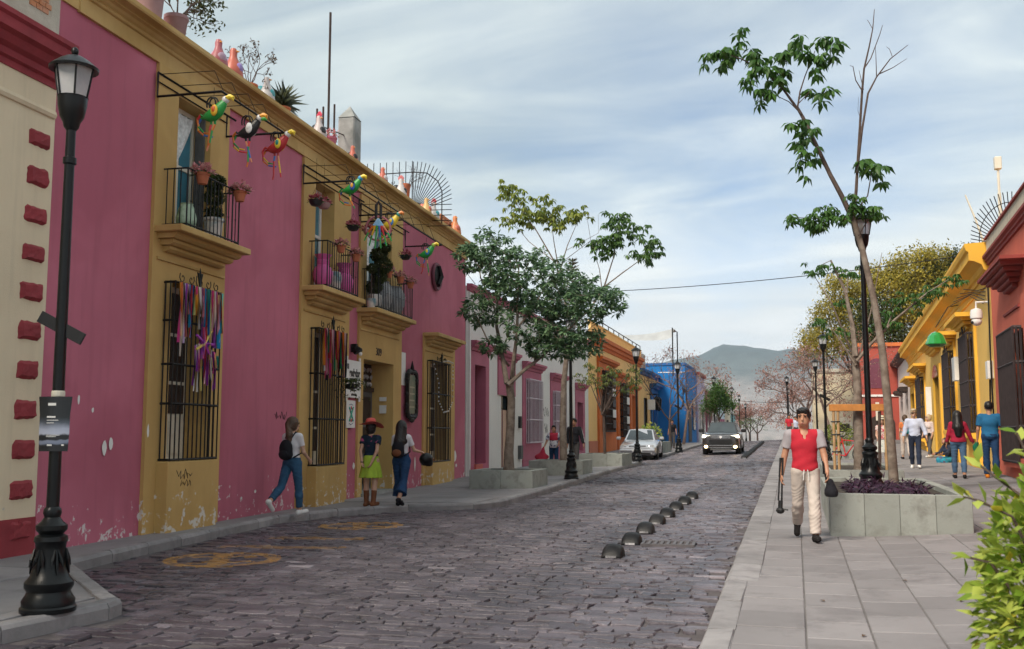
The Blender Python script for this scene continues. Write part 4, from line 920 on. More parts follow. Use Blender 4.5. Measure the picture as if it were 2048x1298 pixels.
def palmate(centres, n, size, spread=.55):
    """hands of drooping leaflets round each centre"""
    P, D = [], []
    for c in centres:
        a0 = rs.rand() * 6.28; k = n + rs.randint(-1, 2); tilt = rs.normal(0, .25, 3)
        for i in range(k):
            a = a0 + 6.28 * i / k; el = -rs.uniform(.25, 1.1)
            d = np.array([math.cos(a) * math.cos(el), math.sin(a) * math.cos(el), math.sin(el)]) + tilt * .5
            P.append(np.array(c) + d * .02); D.append(d)
    P, D = np.array(P), np.array(D); return P, D, size * rs.uniform(.75, 1.15, len(P))
def branches(mb, pts, r0, r1, n=7):
    k = len(pts); mb.tube(pts, [r0 + (r1 - r0) * i / (k - 1) for i in range(k)], n)
def wob(pts, s=.03): return [tuple(Vector(p) + Vector((rnd.gauss(0, s), rnd.gauss(0, s), rnd.gauss(0, s * .5)))) for p in pts]
L_ceiba = leafmat('bright_palmate_leaf', (.030, .085, .018), (.075, .17, .03), .35, .45)
L_dark = leafmat('glossy_dark_leaf', (.045, .11, .052), (.17, .27, .135), .35, .32)
L_lime = leafmat('yellow_green_leaf', (.075, .13, .02), (.26, .29, .045), .4, .5)
L_gold = leafmat('golden_foliage', (.11, .125, .02), (.56, .44, .07), .35, .6)
L_olive = leafmat('olive_foliage', (.022, .042, .014), (.085, .10, .025), .3, .6)
L_red = leafmat('dry_red_bud', (.24, .095, .075), (.44, .26, .215), .3, .7)
L_mid = leafmat('mid_green_leaf', (.03, .08, .02), (.10, .19, .04), .35, .5)
L_shrub = leafmat('variegated_shrub_leaf', (.15, .27, .02), (.55, .62, .13), .45, .4, alt=(.62, .50, .05))
L_purple = leafmat('purple_leaf', (.016, .006, .016), (.06, .022, .052), .12, .45)
# --- slender tree in the near right planter
def tree(name, label, loc, group='street trees'): return thing(name, label, 'tree', loc, 0, group)
TR = tree('slender_street_tree', 'tall slender tree with bare top branches and palmate leaves by the right lamp', (1.51, 17.5, .76)); O = Vector((1.51, 17.5, .76))
def loc(pts, Y=17.5, jy=.0): return [(x - O.x, (Y - O.y) + rnd.uniform(-jy, jy), z - O.z) for x, z in pts]
mb = MB(); mb.tube(loc([(1.51, .70), (1.50, 1.2), (1.46, 2.26), (1.41, 3.08), (1.31, 3.92), (1.16, 4.77), (1.02, 5.37)]), [.085, .075, .068, .062, .055, .05, .05], 10); mb.build('trunk', M['bark'], TR, smooth=True)
bt = MB()
for pts, a, b_ in (([(1.02, 5.33), (.86, 5.7), (.69, 6.09), (.31, 7.08), (.19, 7.32)], .046, .026), ([(.19, 7.32), (-.05, 7.7), (-.34, 8.04), (-.72, 8.3), (-1.1, 8.44)], .024, .008), ([(.19, 7.32), (.24, 7.6), (.33, 7.88), (.51, 8.31)], .018, .007), ([(.25, 7.2), (.05, 7.45), (-.25, 7.62)], .012, .005), ([(.22, 7.4), (.45, 7.62)], .009, .004),
                 ([(1.04, 5.34), (1.10, 5.8), (1.13, 6.14), (1.26, 7.53), (1.30, 7.9), (1.40, 8.3), (1.46, 8.57), (1.51, 8.96)], .034, .006), ([(1.12, 6.1), (1.22, 6.8), (1.34, 7.43), (1.5, 7.75), (1.72, 8.01), (2.01, 8.24)], .026, .005),
                 ([(1.26, 7.53), (1.16, 7.72), (1.12, 7.95), (1.08, 8.0)], .011, .004), ([(1.28, 7.55), (1.24, 7.8), (1.22, 7.9)], .008, .003), ([(1.30, 7.9), (1.42, 8.1), (1.58, 8.5), (1.62, 8.62)], .011, .004), ([(1.46, 8.57), (1.40, 8.72), (1.38, 8.76)], .006, .003), ([(1.5, 7.75), (1.5, 8.1), (1.49, 8.28)], .009, .003), ([(1.55, 7.8), (1.75, 7.85), (1.98, 7.98)], .010, .003), ([(1.75, 8.05), (1.72, 8.2), (1.68, 8.28)], .006, .003), ([(1.23, 7.0), (1.18, 7.2), (1.19, 7.4)], .005, .002),
                 ([(1.06, 5.4), (1.28, 5.7), (1.36, 6.1), (1.40, 6.2)], .014, .005), ([(1.1, 5.2), (.9, 5.32), (.6, 5.35), (.12, 5.38)], .016, .006), ([(1.1, 5.0), (1.25, 5.25), (1.42, 5.4)], .012, .005), ([(.42, 6.75), (.32, 6.78), (.22, 6.66)], .006, .003)):
    bt.tube(loc(pts, 17.5, .10), [a + (b_ - a) * i / (len(pts) - 1) for i in range(len(pts))], 6)
bt.build('limbs', M['bark_dark'], TR, smooth=True)
RC = [(-1.1, 8.49), (-0.75, 8.63), (-1.28, 8.39), (-0.88, 8.51), (-0.58, 8.43), (-0.33, 8.13), (-0.07, 8.33), (-0.6, 7.89), (-0.47, 7.65), (-0.26, 7.58), (-0.09, 7.75), (-0.25, 7.94), (0.27, 8.52), (0.6, 8.48), (0.84, 8.37), (0.59, 8.13), (0.34, 8.24), (0.1, 8.4), (0.61, 7.59), (0.45, 7.69), (0.18, 6.96), (0.32, 6.89), (0.21, 6.65), (0.37, 6.55), (0.2, 6.34), (-1.0, 8.35), (-.45, 8.3), (.0, 8.15), (.75, 8.2), (1.3, 6.26), (1.45, 6.16), (1.36, 6.22)]
LOW = [(0.09, 5.39), (0.25, 5.33), (0.42, 5.37), (0.62, 5.4), (0.82, 5.37), (0.99, 5.42), (1.15, 5.52), (1.27, 5.49), (1.42, 5.42), (.7, 5.5), (1.0, 5.55), (.5, 5.22)]
C1 = np.array([(x - O.x + rs.normal(0, .085), rs.uniform(-.35, .35), z - O.z + rs.normal(0, .06)) for x, z in RC for _ in range(4)]); P_, D_, S_ = palmate(C1, 7, .20); leaf_mesh('crown', P_, D_, S_, .42, L_ceiba, TR, .3)
C1 = np.array([(x - O.x + rs.normal(0, .07), rs.uniform(-.35, .35), z - O.z + rs.normal(0, .06)) for x, z in LOW for _ in range(7)]); P_, D_, S_ = palmate(C1, 7, .14); leaf_mesh('lower_foliage', P_, D_, S_, .42, L_ceiba, TR, .3)
# --- big dark tree in the first left planter
T1 = tree('broad_street_tree', 'leaning tree with broad dark green crown in the first left planter', (-7.2, 25.2, .72)); O = Vector((-7.2, 25.2, .72))
mb = MB(); mb.tube(loc([(-7.2, .65), (-7.2, 1.2), (-7.15, 1.9), (-7.13, 2.58), (-7.2, 3.1)], 25.2), [.16, .125, .11, .105, .11], 12); mb.build('trunk', M['bark'], T1, smooth=True)
bt = MB(); tips = []
limbs1 = [([(-7.2, 3.0), (-7.4, 3.7), (-7.65, 4.56), (-7.6, 5.3), (-7.7, 6.4)], .075, .015), ([(-7.2, 3.0), (-7.05, 3.6), (-7.0, 4.3), (-6.9, 5.2), (-6.8, 6.2)], .07, .015), ([(-7.15, 2.95), (-6.8, 3.35), (-6.3, 3.75), (-5.6, 4.3), (-5.0, 5.0)], .06, .012), ([(-7.3, 3.5), (-7.7, 4.2), (-8.05, 4.9)], .035, .01), ([(-6.6, 3.5), (-6.2, 4.4), (-5.9, 5.3)], .035, .01), ([(-5.9, 4.05), (-5.1, 4.6), (-4.5, 5.0)], .03, .008), ([(-7.0, 4.3), (-6.5, 5.0), (-6.1, 5.9)], .035, .008), ([(-7.62, 5.0), (-7.9, 5.8), (-8.2, 6.5)], .03, .008)]
for pts, a, b_ in limbs1: bt.tube(loc(pts, 25.2, .45), [a + (b_ - a) * i / (len(pts) - 1) for i in range(len(pts))], 7)
blobs = [(-7.7, 6.65, .75, .5), (-7.3, 6.1, .8, .6), (-6.62, 5.73, 1.0, .9), (-5.9, 5.5, .9, .8), (-5.1, 5.15, .85, .65), (-4.6, 5.1, .55, .4), (-8.0, 4.95, .5, .42), (-6.6, 4.6, .85, .6), (-5.6, 4.4, .9, .7), (-7.4, 5.4, .7, .5), (-6.1, 3.95, .6, .35), (-7.65, 4.0, .35, .25), (-5.3, 4.0, .6, .4), (-8.35, 6.4, .4, .4)]
Cn = []
for (x, z, r, rz_) in blobs:
    k = int(125 * r * rz_ + 22)
    for _ in range(k):
        v = rs.normal(0, 1, 3); v /= np.linalg.norm(v); q = rs.uniform(.45, 1.0) ** .5
        Cn.append((x - O.x + v[0] * r * q, v[1] * 1.25 * r * q * .95, z - O.z + v[2] * rz_ * q))
Cn = np.array(Cn)
for c in Cn[::9]:
    nb = loc([(limbs1[rnd.randrange(3)][0][3])], 25.2)[0]; mid = (np.array(nb) * .35 + c * .65) + rs.normal(0, .08, 3); bt.tube([tuple(mid), tuple(c)], [.010, .004], 4)
bt.build('limbs', M['bark'], T1, smooth=True)
P_ = np.repeat(Cn, 13, 0); D_ = rs.normal(0, 1, P_.shape); D_[:, 2] = D_[:, 2] * .5 - .25; D_ = unit(D_); P_ = P_ + D_ * .03
leaf_mesh('crown', P_, D_, .145 * rs.uniform(.7, 1.3, len(P_)), .42, L_dark, T1, .18)
# --- lighter tree in the second left planter
T2 = tree('lanky_street_tree', 'lanky tree with yellow green leaf tufts above the dark crown on the left', (-7.17, 31.5, .80)); O = Vector((-7.17, 31.5, .80))
mb = MB(); mb.tube(loc([(-7.17, .75), (-7.2, 1.8), (-7.15, 3.4), (-6.94, 5.2)], 31.5), [.13, .11, .09, .07], 10); mb.build('trunk', M['bark'], T2, smooth=True)
bt = MB()
T2A = [(-8.96, 9.97), (-8.7, 9.52), (-8.45, 9.08), (-8.27, 8.82), (-7.93, 9.3), (-7.73, 8.87), (-7.42, 8.85), (-9.05, 8.87), (-8.79, 8.77), (-6.92, 8.74), (-6.58, 8.89), (-7.26, 8.59), (-9.1, 9.75), (-8.05, 9.0), (-7.6, 9.15)]
T2B = [(-6.23, 7.95), (-6.01, 7.75), (-5.68, 8.09), (-5.43, 8.57), (-5.11, 8.63), (-4.92, 8.21), (-5.28, 7.99), (-5.61, 7.59), (-4.31, 7.85), (-4.12, 7.52), (-4.67, 7.47), (-4.4, 7.37), (-5.2, 8.35), (-5.5, 7.9)]
for pts, a, b_ in (([(-6.94, 5.1), (-7.2, 6.2), (-7.4, 7.2), (-8.0, 8.3), (-8.7, 9.3)], .05, .01), ([(-7.4, 7.2), (-7.5, 8.0), (-7.5, 8.8)], .022, .006), ([(-7.3, 6.8), (-7.0, 7.8), (-6.7, 8.7)], .025, .006), ([(-7.45, 7.3), (-8.3, 8.0), (-8.9, 8.7)], .02, .006), ([(-6.94, 5.1), (-6.3, 5.7), (-5.85, 6.4), (-5.5, 7.3), (-5.3, 8.3)], .05, .008), ([(-5.85, 6.4), (-5.2, 6.8), (-4.7, 7.2), (-4.35, 7.6)], .025, .006), ([(-5.9, 6.3), (-6.0, 7.0), (-6.15, 7.8)], .02, .006), ([(-7.1, 7.4), (-6.3, 8.0), (-6.35, 8.6), (-6.3, 8.9)], .012, .004), ([(-7.0, 7.6), (-6.0, 8.2), (-5.95, 8.75)], .010, .004)):
    bt.tube(loc(pts, 31.5, .35), [a + (b_ - a) * i / (len(pts) - 1) for i in range(len(pts))], 6)
bt.build('limbs', M['bark'], T2, smooth=True)
for T_, nm, mt in ((T2A, 'crown', L_lime), (T2B, 'side_crown', L_mid)):
    C1 = np.array([(x - O.x + rs.normal(0, .17), rs.uniform(-.5, .5), z - O.z + rs.normal(0, .14)) for x, z in T_ for _ in range(11)]); P_, D_, S_ = palmate(C1, 7, .21); leaf_mesh(nm, P_, D_, S_, .40, mt, T2, .3)
# --- small tree in the third left planter
T3 = tree('small_street_tree', 'small drooping olive green tree in front of the apricot house windows', (-7.04, 38.0, .85)); O = Vector((-7.04, 38.0, .85))
mb = MB(); mb.tube(loc([(-7.04, .7), (-7.05, 1.6), (-7.08, 2.5)], 38), [.06, .055, .05], 8); mb.build('trunk', M['bark_dark'], T3, smooth=True)
bt = MB(); T3A = [(-7.69, 4.24), (-7.4, 4.14), (-7.21, 3.65), (-6.81, 4.13), (-6.43, 4.03), (-6.0, 4.11), (-5.76, 3.82), (-6.24, 3.45), (-6.72, 3.65), (-7.6, 3.76), (-6.9, 3.9), (-6.1, 3.75), (-7.9, 3.9)]
for x, z in T3A: bt.tube(loc([(-7.07, 2.4), ((x - 7.05) / 2, (z + 2.6) / 2 + .25), (x, z)], 38, .5), [.03, .015, .006], 5)
bt.build('limbs', M['bark_dark'], T3)
C1 = np.array([(x - O.x + rs.normal(0, .16), rs.uniform(-.6, .6), z - O.z + rs.normal(0, .14)) for x, z in T3A for _ in range(8)]); P_, D_, S_ = palmate(C1, 6, .17); leaf_mesh('crown', P_, D_, S_, .34, leafmat('drooping_olive_leaf', (.05, .085, .02), (.19, .20, .05), .35), T3, .35)
# --- staked tree in the second right planter
R2 = tree('staked_street_tree', 'thin tree tied to a timber stake frame behind the near right lamp', (1.42, 25.0, .92)); O = Vector((1.42, 25.0, .92))
mb = MB(); mb.tube(loc([(1.4, .85), (1.42, 1.9), (1.43, 2.97), (1.40, 3.6)], 25), [.13, .11, .095, .08], 10); mb.build('trunk', M['bark'], R2, smooth=True)
bt = MB()
for pts, a, b_ in (([(1.40, 3.5), (1.37, 4.28), (1.23, 5.13), (.93, 5.87), (.6, 5.7)], .07, .01), ([(1.42, 3.4), (1.75, 3.79), (2.32, 4.37), (3.01, 4.94), (3.5, 5.25)], .05, .01), ([(1.41, 3.3), (1.1, 3.9), (.85, 4.3)], .03, .008), ([(1.25, 5.0), (1.3, 5.4), (1.4, 5.6)], .02, .006), ([(2.1, 4.15), (2.3, 4.6), (2.5, 4.85)], .016, .005), ([(1.42, 3.3), (1.8, 4.6), (2.1, 6.0)], .03, .006), ([(1.4, 3.5), (.9, 4.8), (.5, 5.6)], .025, .006)):
    bt.tube(loc(pts, 25, .3), [a + (b_ - a) * i / (len(pts) - 1) for i in range(len(pts))], 6)
bt.build('limbs', M['bark'], R2, smooth=True)
R2C = [(0.5, 5.64), (0.79, 5.69), (1.25, 5.67), (1.41, 5.54), (2.89, 4.88), (3.14, 4.99), (3.46, 5.27), (3.62, 5.31), (2.45, 4.82), (2.22, 4.61), (2.78, 4.69), (1.99, 4.26), (2.38, 4.37), (0.75, 4.42), (0.97, 4.17), (1.22, 4.88), (2.6, 4.9), (3.3, 5.15)]
C1 = np.array([(x - O.x + rs.normal(0, .14), rs.uniform(-.4, .4), z - O.z + rs.normal(0, .06)) for x, z in R2C for _ in range(7)]); P_, D_, S_ = palmate(C1, 7, .15); leaf_mesh('crown', P_, D_, S_, .36, L_ceiba, R2, .35)
st = thing('timber_stake_frame', 'raw timber frame propping the thin tree in the second right planter', 'tree stake', (1.42, 25.0, .92))
for x in (-.57, -.47, .57): MB().tube([(x, -.25, -.05), (x + .01, -.25, 1.33)], .032, 8).build('post', M['wood'], st, smooth=True)
MB().box(-.66, .72, -.30, -.2, 1.31, 1.47, .008).build('crossbar', M['wood_rail'], st)
MB().tube([(.42, -.2, -.05), (.46, -.22, 1.3)], .035, 8).build('post', M['bark_dark'], st)
for z in (.35, .75, 1.05): MB().lathe([(.10, z), (.11, z + .01), (.10, z + .03)], (-.52, -.25, 0), 10, 1, .5).build('tie', M['black_plastic'], st)
M['twig'] = mk('pale_twig_bark', (.20, .145, .125), .9, .25, 6, .2, 25)
# --- random branching trees farther away
def grow(mb, p, d, L, r, depth, tips, spread=.55, up=.12):
    p = np.array(p, float); d = d / np.linalg.norm(d); q = p + d * L * .5 + rs.normal(0, L * .04, 3); e = p + d * L + rs.normal(0, L * .07, 3)
    mb.tube([tuple(p), tuple(q), tuple(e)], [r, r * .85, r * .68], 5 if r > .02 else 4, cap=False)
    if depth == 0: tips.append(e); tips.append(q); return
    for k in range(rs.randint(2, 4)):
        nd = d + rs.normal(0, spread, 3); nd[2] += up; grow(mb, e if k else q * .3 + e * .7, nd, L * rs.uniform(.62, .86), r * .66, depth - 1, tips, spread, up)
def bare_tree(name, label, x, y, z, h, r, depth, leaf, dens, lsz, spread=.55, up=.12, group='bare red budded trees', bark=None, lean=(0, 0)):
    t = tree(name, label, (x, y, z), group); mb = MB(); tr = MB(); tips = []
    tr.tube([(0, 0, -.1), (lean[0] * .5, lean[1] * .5, h * .16), (lean[0], lean[1], h * .3)], [r, r * .85, r * .75], 8); tr.build('trunk', bark or M['bark_dark'], t, smooth=True)
    for k in range(3): grow(mb, (lean[0], lean[1], h * .29), np.array([math.cos(k * 2.1 + x) * .75, math.sin(k * 2.1 + x) * .75, .9]), h * .23, r * .62, depth, tips, spread, up)
    mb.build('limbs', bark or M['bark_dark'], t)
    if dens:
        C_ = np.array(tips); P2 = np.repeat(C_, dens, 0) + rs.normal(0, lsz * 1.3, (len(C_) * dens, 3)); D2 = rs.normal(0, 1, P2.shape); D2[:, 2] -= .3
        leaf_mesh('crown', P2, D2, lsz * rs.uniform(.6, 1.2, len(P2)), .4, leaf, t)
    return t
bare_tree('bare_tree', 'leafless young tree against the cobalt blue wall', -6.75, 56.2, .9, 5.2, .075, 4, L_red, 0, .1, .42, .2)
bare_tree('red_budded_tree', 'spreading tree with dry red buds above the far left houses', -7.9, 74, 1.0, 8.2, .11, 5, L_red, 4, .18, .62, .05, lean=(.4, 0), bark=M['twig'])
bare_tree('red_budded_tree', 'red budded tree spreading over the far right pavement', 2.1, 62, 1.1, 7.0, .10, 5, L_red, 4, .15, .68, .04, lean=(-.5, 0), bark=M['twig'])
bare_tree('red_budded_tree', 'paler red budded tree behind the right lamp row', .9, 84, 1.3, 7.5, .15, 5, L_red, 4, .2, .6, .06, bark=M['twig'])
bare_tree('pink_budded_tree', 'far pink budded tree at the end of the left lamp row', -4.6, 128, gz(-5, 128), 6.2, .13, 5, L_red, 5, .26, .55, .08)
bare_tree('pink_budded_tree', 'far pink budded tree at the end of the right lamp row', .4, 112, gz(.4, 112), 6.6, .14, 5, L_red, 4, .24, .55, .08)
def clump_tree(name, label, base, trunk, blobs, leaf, lsz, k, group, bark=None, alt=None):
    t = tree(name, label, base, group); mb = MB(); mb.tube(trunk, [trunk_r * (1 - .6 * i / (len(trunk) - 1)) for i in range(len(trunk))] if (trunk_r := .02 + .02 * trunk[-1][2]) else 0, 8); mb.build('trunk', bark or M['bark_dark'], t, smooth=True)
    lb = MB(); P2 = []; T2_ = []
    for (x, y, z, r) in blobs:
        a = Vector(trunk[-1]) * .8; m_ = (a + Vector((x, y, z))) / 2 + Vector((rnd.gauss(0, r * .2), rnd.gauss(0, r * .2), 0)); lb.tube([tuple(a), tuple(m_), (x, y, z)], [.045 * r + .03, .035 * r + .02, .02], 5)
        nc = int(1.35 * k * r * r)
        for _ in range(nc):
            v = rs.normal(0, 1, 3); v /= np.linalg.norm(v); c = np.array((x, y, z)) + v * r * rs.uniform(.5, 1.05) * np.array([1, 1, .8])
            m2 = rs.randint(14, 24); P2.append(c + rs.normal(0, lsz * 1.15, (m2, 3))); T2_.append(np.clip(rs.rand() * .55 + rs.rand(m2) * .45, 0, 1))
    lb.build('limbs', bark or M['bark_dark'], t); P2 = np.concatenate(P2); D2 = rs.normal(0, 1, P2.shape)
    leaf_mesh('crown', P2, D2, lsz * .82 * rs.uniform(.7, 1.2, len(P2)), .6, leaf, t, tint=np.concatenate(T2_)); return t
clump_tree('golden_tree', 'largest golden lit tree rising behind the yellow house', (9.0, 80, .6), [(0, 0, -.2), (-.3, 0, 4), (0, 0, 8)], [(-.3, 0, 13.4, 1.9), (-1.8, -.5, 12.0, 1.8), (1.2, 0, 12.3, 1.9), (.3, -.8, 10.5, 2.0), (-1.6, .3, 9.6, 1.5), (2.2, .2, 9.8, 1.7), (-3.0, 0, 12.8, 1.1), (1.6, -.6, 14.0, 1.2)], L_gold, .27, 42, 'tall trees behind the right hand houses')
clump_tree('golden_tree', 'golden tree left of the largest one behind lamp and trunk', (4.4, 84, .8), [(0, 0, -.2), (.2, 0, 4), (0, 0, 7)], [(-.6, 0, 12.4, 1.5), (-1.6, -.3, 10.4, 1.4), (.4, .2, 10.6, 1.6), (-2.6, 0, 8.3, 1.3), (0, -.5, 8.2, 1.6), (1.2, 0, 12.2, 1.0)], L_gold, .26, 40, 'tall trees behind the right hand houses')
clump_tree('olive_tree', 'dark olive tree low between the golden trees', (5.9, 79, .8), [(0, 0, -.2), (.2, 0, 3), (0, 0, 5)], [(0, -.4, 10.0, 1.3), (.6, 0, 8.0, 1.6), (-.9, 0, 8.0, 1.3), (2.1, 0, 7.2, 1.2)], L_olive, .25, 40, 'tall trees behind the right hand houses')
clump_tree('olive_tree', 'dark green tree behind the yellow cornice at right', (12.5, 79, .8), [(0, 0, -.2), (.2, 0, 5), (0, 0, 9)], [(-1.2, 0, 12.6, 1.5), (-.2, 0, 13.5, 1.1), (-1.6, -.3, 10.4, 1.6), (.5, 0, 11.8, 1.4)], L_olive, .25, 40, 'tall trees behind the right hand houses')
clump_tree('pale_tree', 'pale loose tree with dry tufts left of the golden trees', (2.2, 93, .8), [(0, 0, -.2), (.2, 0, 4), (0, 0, 6)], [(-.4, 0, 9.5, 1.3), (.6, 0, 8.2, 1.4), (-1.3, 0, 7.8, 1.1), (1.6, 0, 9.6, 1.0)], leafmat('dry_pale_leaf', (.10, .10, .04), (.30, .27, .15), .3), .24, 20, 'tall trees behind the right hand houses')
clump_tree('round_green_tree', 'small round green tree beside the dark car', (-5.05, 70, gz(-5, 70) + .12), [(0, 0, -.1), (.03, 0, 1.2), (0, 0, 2.0)], [(0, 0, 3.1, .75), (-.6, 0, 2.6, .6), (.6, 0, 2.7, .6), (.1, 0, 3.7, .5)], L_mid, .17, 120, 'street trees')
# araucaria tip behind the dark crown
AR = tree('norfolk_pine', 'tip of a brownish tiered pine behind the dark crown', (-11.3, 52, .8), 'street trees'); mb = MB().tube([(0, 0, 0), (0, 0, 10.2)], [.12, .02], 6); mb.build('trunk', M['bark_dark'], AR)
P_, D_ = [], []
for k in range(22):
    z = 6.3 + k * .18; r = .95 * (1 - k / 23) + .08
    for j in range(9):
        a = j * .698 + k * .4
        for q in range(7): P_.append((math.cos(a) * r * q / 7, math.sin(a) * r * q / 7, z + .1 * q / 7)); D_.append((math.cos(a) + rs.normal(0, .5), math.sin(a) + rs.normal(0, .5), .45))
leaf_mesh('crown', P_, D_, .2, .3, leafmat('pine_needles', (.05, .055, .025), (.17, .12, .06), .2), AR, 0)
# shrubs and planter plants
def shrub(name, label, base, c, r, n, lsz, mat, stems=9, group=None, w=.5):
    t = thing(name, label, 'shrub', base, 0, group); mb = MB()
    for k in range(stems):
        v = rs.normal(0, 1, 3); v[2] = abs(v[2]); v /= np.linalg.norm(v); e = np.array(c) + v * np.array(r) * .8; mb.tube([(0 + rs.normal(0, .02), rs.normal(0, .02), 0), tuple(np.array(c) * .5 + v * .1), tuple(e)], [.014, .01, .004], 5)
    mb.build('stems', M['bark_dark'], t)
    v = unit(rs.normal(0, 1, (n, 3))); q = rs.uniform(.25, 1, n) ** .45; P2 = np.array(c) + v * np.array(r) * q[:, None]; D2 = v + rs.normal(0, .6, v.shape); D2[:, 2] += .15
    leaf_mesh('foliage', P2, D2, lsz * rs.uniform(.6, 1.2, n), w, mat, t, .2); return t
FB = shrub('variegated_shrub', 'bright yellow green shrub in the lower right corner', (1.06, 4.3, sz(1.06, 4.3)), (.0, 0, .80), (.41, .42, .62), 4600, .076, L_shrub, 14, w=.55)
P_, D_ = [], []; mb = MB()
for (pts) in ([(-.15, 0, .8), (-.35, -.05, 1.18), (-.50, -.05, 1.24), (-.56, 0, 1.25)], [(-.1, 0, .9), (-.3, 0, 1.26), (-.48, .05, 1.38)], [(0, 0, .9), (-.2, 0, 1.3), (-.3, .0, 1.5)], [(-.1, 0, .6), (-.45, .0, 1.0), (-.57, 0, 1.02)], [(0, .1, .9), (-.1, .1, 1.3), (-.12, .1, 1.52)]):
    pts = [(a * .78, b_, c + .02) for a, b_, c in pts]; mb.tube(pts, [.009, .006, .005, .003][:len(pts)], 5)
    for k in range(9):
        t_ = .35 + .65 * k / 8; i = min(int(t_ * (len(pts) - 1)), len(pts) - 2); f_ = t_ * (len(pts) - 1) - i; p = np.array(pts[i]) * (1 - f_) + np.array(pts[i + 1]) * f_; P_.append(p); D_.append(rs.normal(0, 1, 3) + np.array([-.5, 0, .4]))
mb.build('twigs', M['bark_dark'], FB); leaf_mesh('twig_leaves', P_, D_, .085, .5, L_shrub, FB, .2)
PP = thing('purple_heart_plants', 'dark purple trailing plants round the lamp base in the near right planter', 'plants', (1.25, 15.5, .80))
C1 = np.array([(rs.uniform(-.58, .50) + .05, rs.uniform(-.7, 2.6), rs.uniform(0, .03)) for _ in range(170)]); P_ = np.repeat(C1, 8, 0); P_[:, 2] += np.tile(np.linspace(0, .10, 8), len(C1)) * np.repeat(rs.uniform(.4, 1.5, len(C1)), 8); D_ = rs.normal(0, 1, P_.shape); D_[:, 2] = np.abs(D_[:, 2]) * .5 + .1
leaf_mesh('foliage', P_, D_, .11 * rs.uniform(.7, 1.4, len(P_)), .22, L_purple, PP, .25)
shrub('yellow_green_shrub', 'yellow green shrub in the distant left planter', (-7.3, 52.4, gz(-7.3, 52) + .6), (0, 0, .55), (.6, .6, .55), 420, .14, L_shrub, 8)
shrub('bright_green_shrub', 'bright green shrub behind the second right lamp base', (1.65, 41.5, sz(1.6, 41.5) + .42), (0, .6, .45), (.65, 1.0, .5), 500, .14, L_lime, 8)
shrub('dark_shrub', 'dark low shrub before the cobalt wall planter', (-7.4, 54.6, gz(-7.3, 54) + .6), (0, 0, .35), (.6, .8, .35), 300, .12, L_olive, 6)
bare_tree('far_shrubby_tree', 'small far green tree beside the crest of the road', -4.3, 99, gz(-4.3, 99), 2.9, .07, 3, L_mid, 6, .16, .5, .1, 'street trees')
# ================================================================ vehicles
M['silver'] = plain('silver_car_paint', (.52, .53, .56), .28, .55, .5, coat=1)
M['darkcar'] = plain('dark_brown_car_paint', (.028, .023, .022), .25, .3, .5, coat=1)
M['tyre'] = plain('tyre_rubber', (.012, .012, .012), .8)
M['rim'] = plain('alloy_rim', (.45, .45, .46), .3, .8)
M['chrome'] = plain('chrome', (.7, .7, .72), .12, 1.0)
M['car_glass'] = glassmat('car_glass', (.035, .045, .05), .05, .8)
M['lamp_clear'] = plain('clear_headlamp', (.55, .58, .60), .15, .3, .6, coat=1)
M['lamp_lit'] = plain('lit_headlamp', (1.0, .93, .72), .2, 0, .5, emit=2.2)
M['fog_lit'] = plain('lit_fog_lamp', (1.0, .66, .34), .2, 0, .5, emit=6)
M['plate'] = plain('number_plate', (.55, .56, .56), .5)
def loft(st):
    mb = MB(); n = 11
    for (y, w, zl, zs, zt, tw) in st:
        zm = zl + (zs - zl) * .6
        for x, z in ((-w * .9, zl), (-w, zl + .1), (-w, zm), (-w * .965, zs), (-tw, zt), (0, zt + .03), (tw, zt), (w * .965, zs), (w, zm), (w, zl + .1), (w * .9, zl)): mb.v.append((x, y, z))
    for j in range(len(st) - 1):
        for i in range(n): mb.f.append((j * n + i, j * n + (i + 1) % n, (j + 1) * n + (i + 1) % n, (j + 1) * n + i))
    mb.f += [tuple(range(n)), tuple(range((len(st) - 1) * n, len(st) * n))[::-1]]; mb.f = [f[::-1] for f in mb.f]; mb.t = [.5] * len(mb.f); mb.m = [0] * len(mb.f); return mb
def glasshouse(yb0, yb1, yr0, yr1, zb_, zr, wb, wr, crown=.04):
    V = [(-wb, yb0, zb_), (wb, yb0, zb_), (wb, yb1, zb_), (-wb, yb1, zb_), (-wr, yr0, zr), (wr, yr0, zr), (wr, yr1, zr), (-wr, yr1, zr), (0, yr0 + .04, zr + crown), (0, yr1 - .04, zr + crown)]
    mb = MB(); mb.add(V, [(0, 1, 5, 8, 4), (1, 2, 6, 5), (2, 3, 7, 9, 6), (3, 0, 4, 7), (4, 8, 9, 7), (8, 5, 6, 9)]); return mb, [Vector(v) for v in V]
def pane(a, b_, c, d, i=.07, out=.006, jl=0, jr=0):
    """inset glass plate on quad a b c d (a b bottom, c d top)"""
    a, b_, c, d = map(Vector, (a, b_, c, d)); nrm = (b_ - a).cross(d - a).normalized() * out
    def L(u, v): return tuple((a.lerp(b_, u)).lerp(d.lerp(c, u), v) + nrm)
    q = [L(i + jl, i), L(1 - i - jr, i), L(1 - i - jr, 1 - i), L(i + jl, 1 - i)]; return MB().quad(*q)
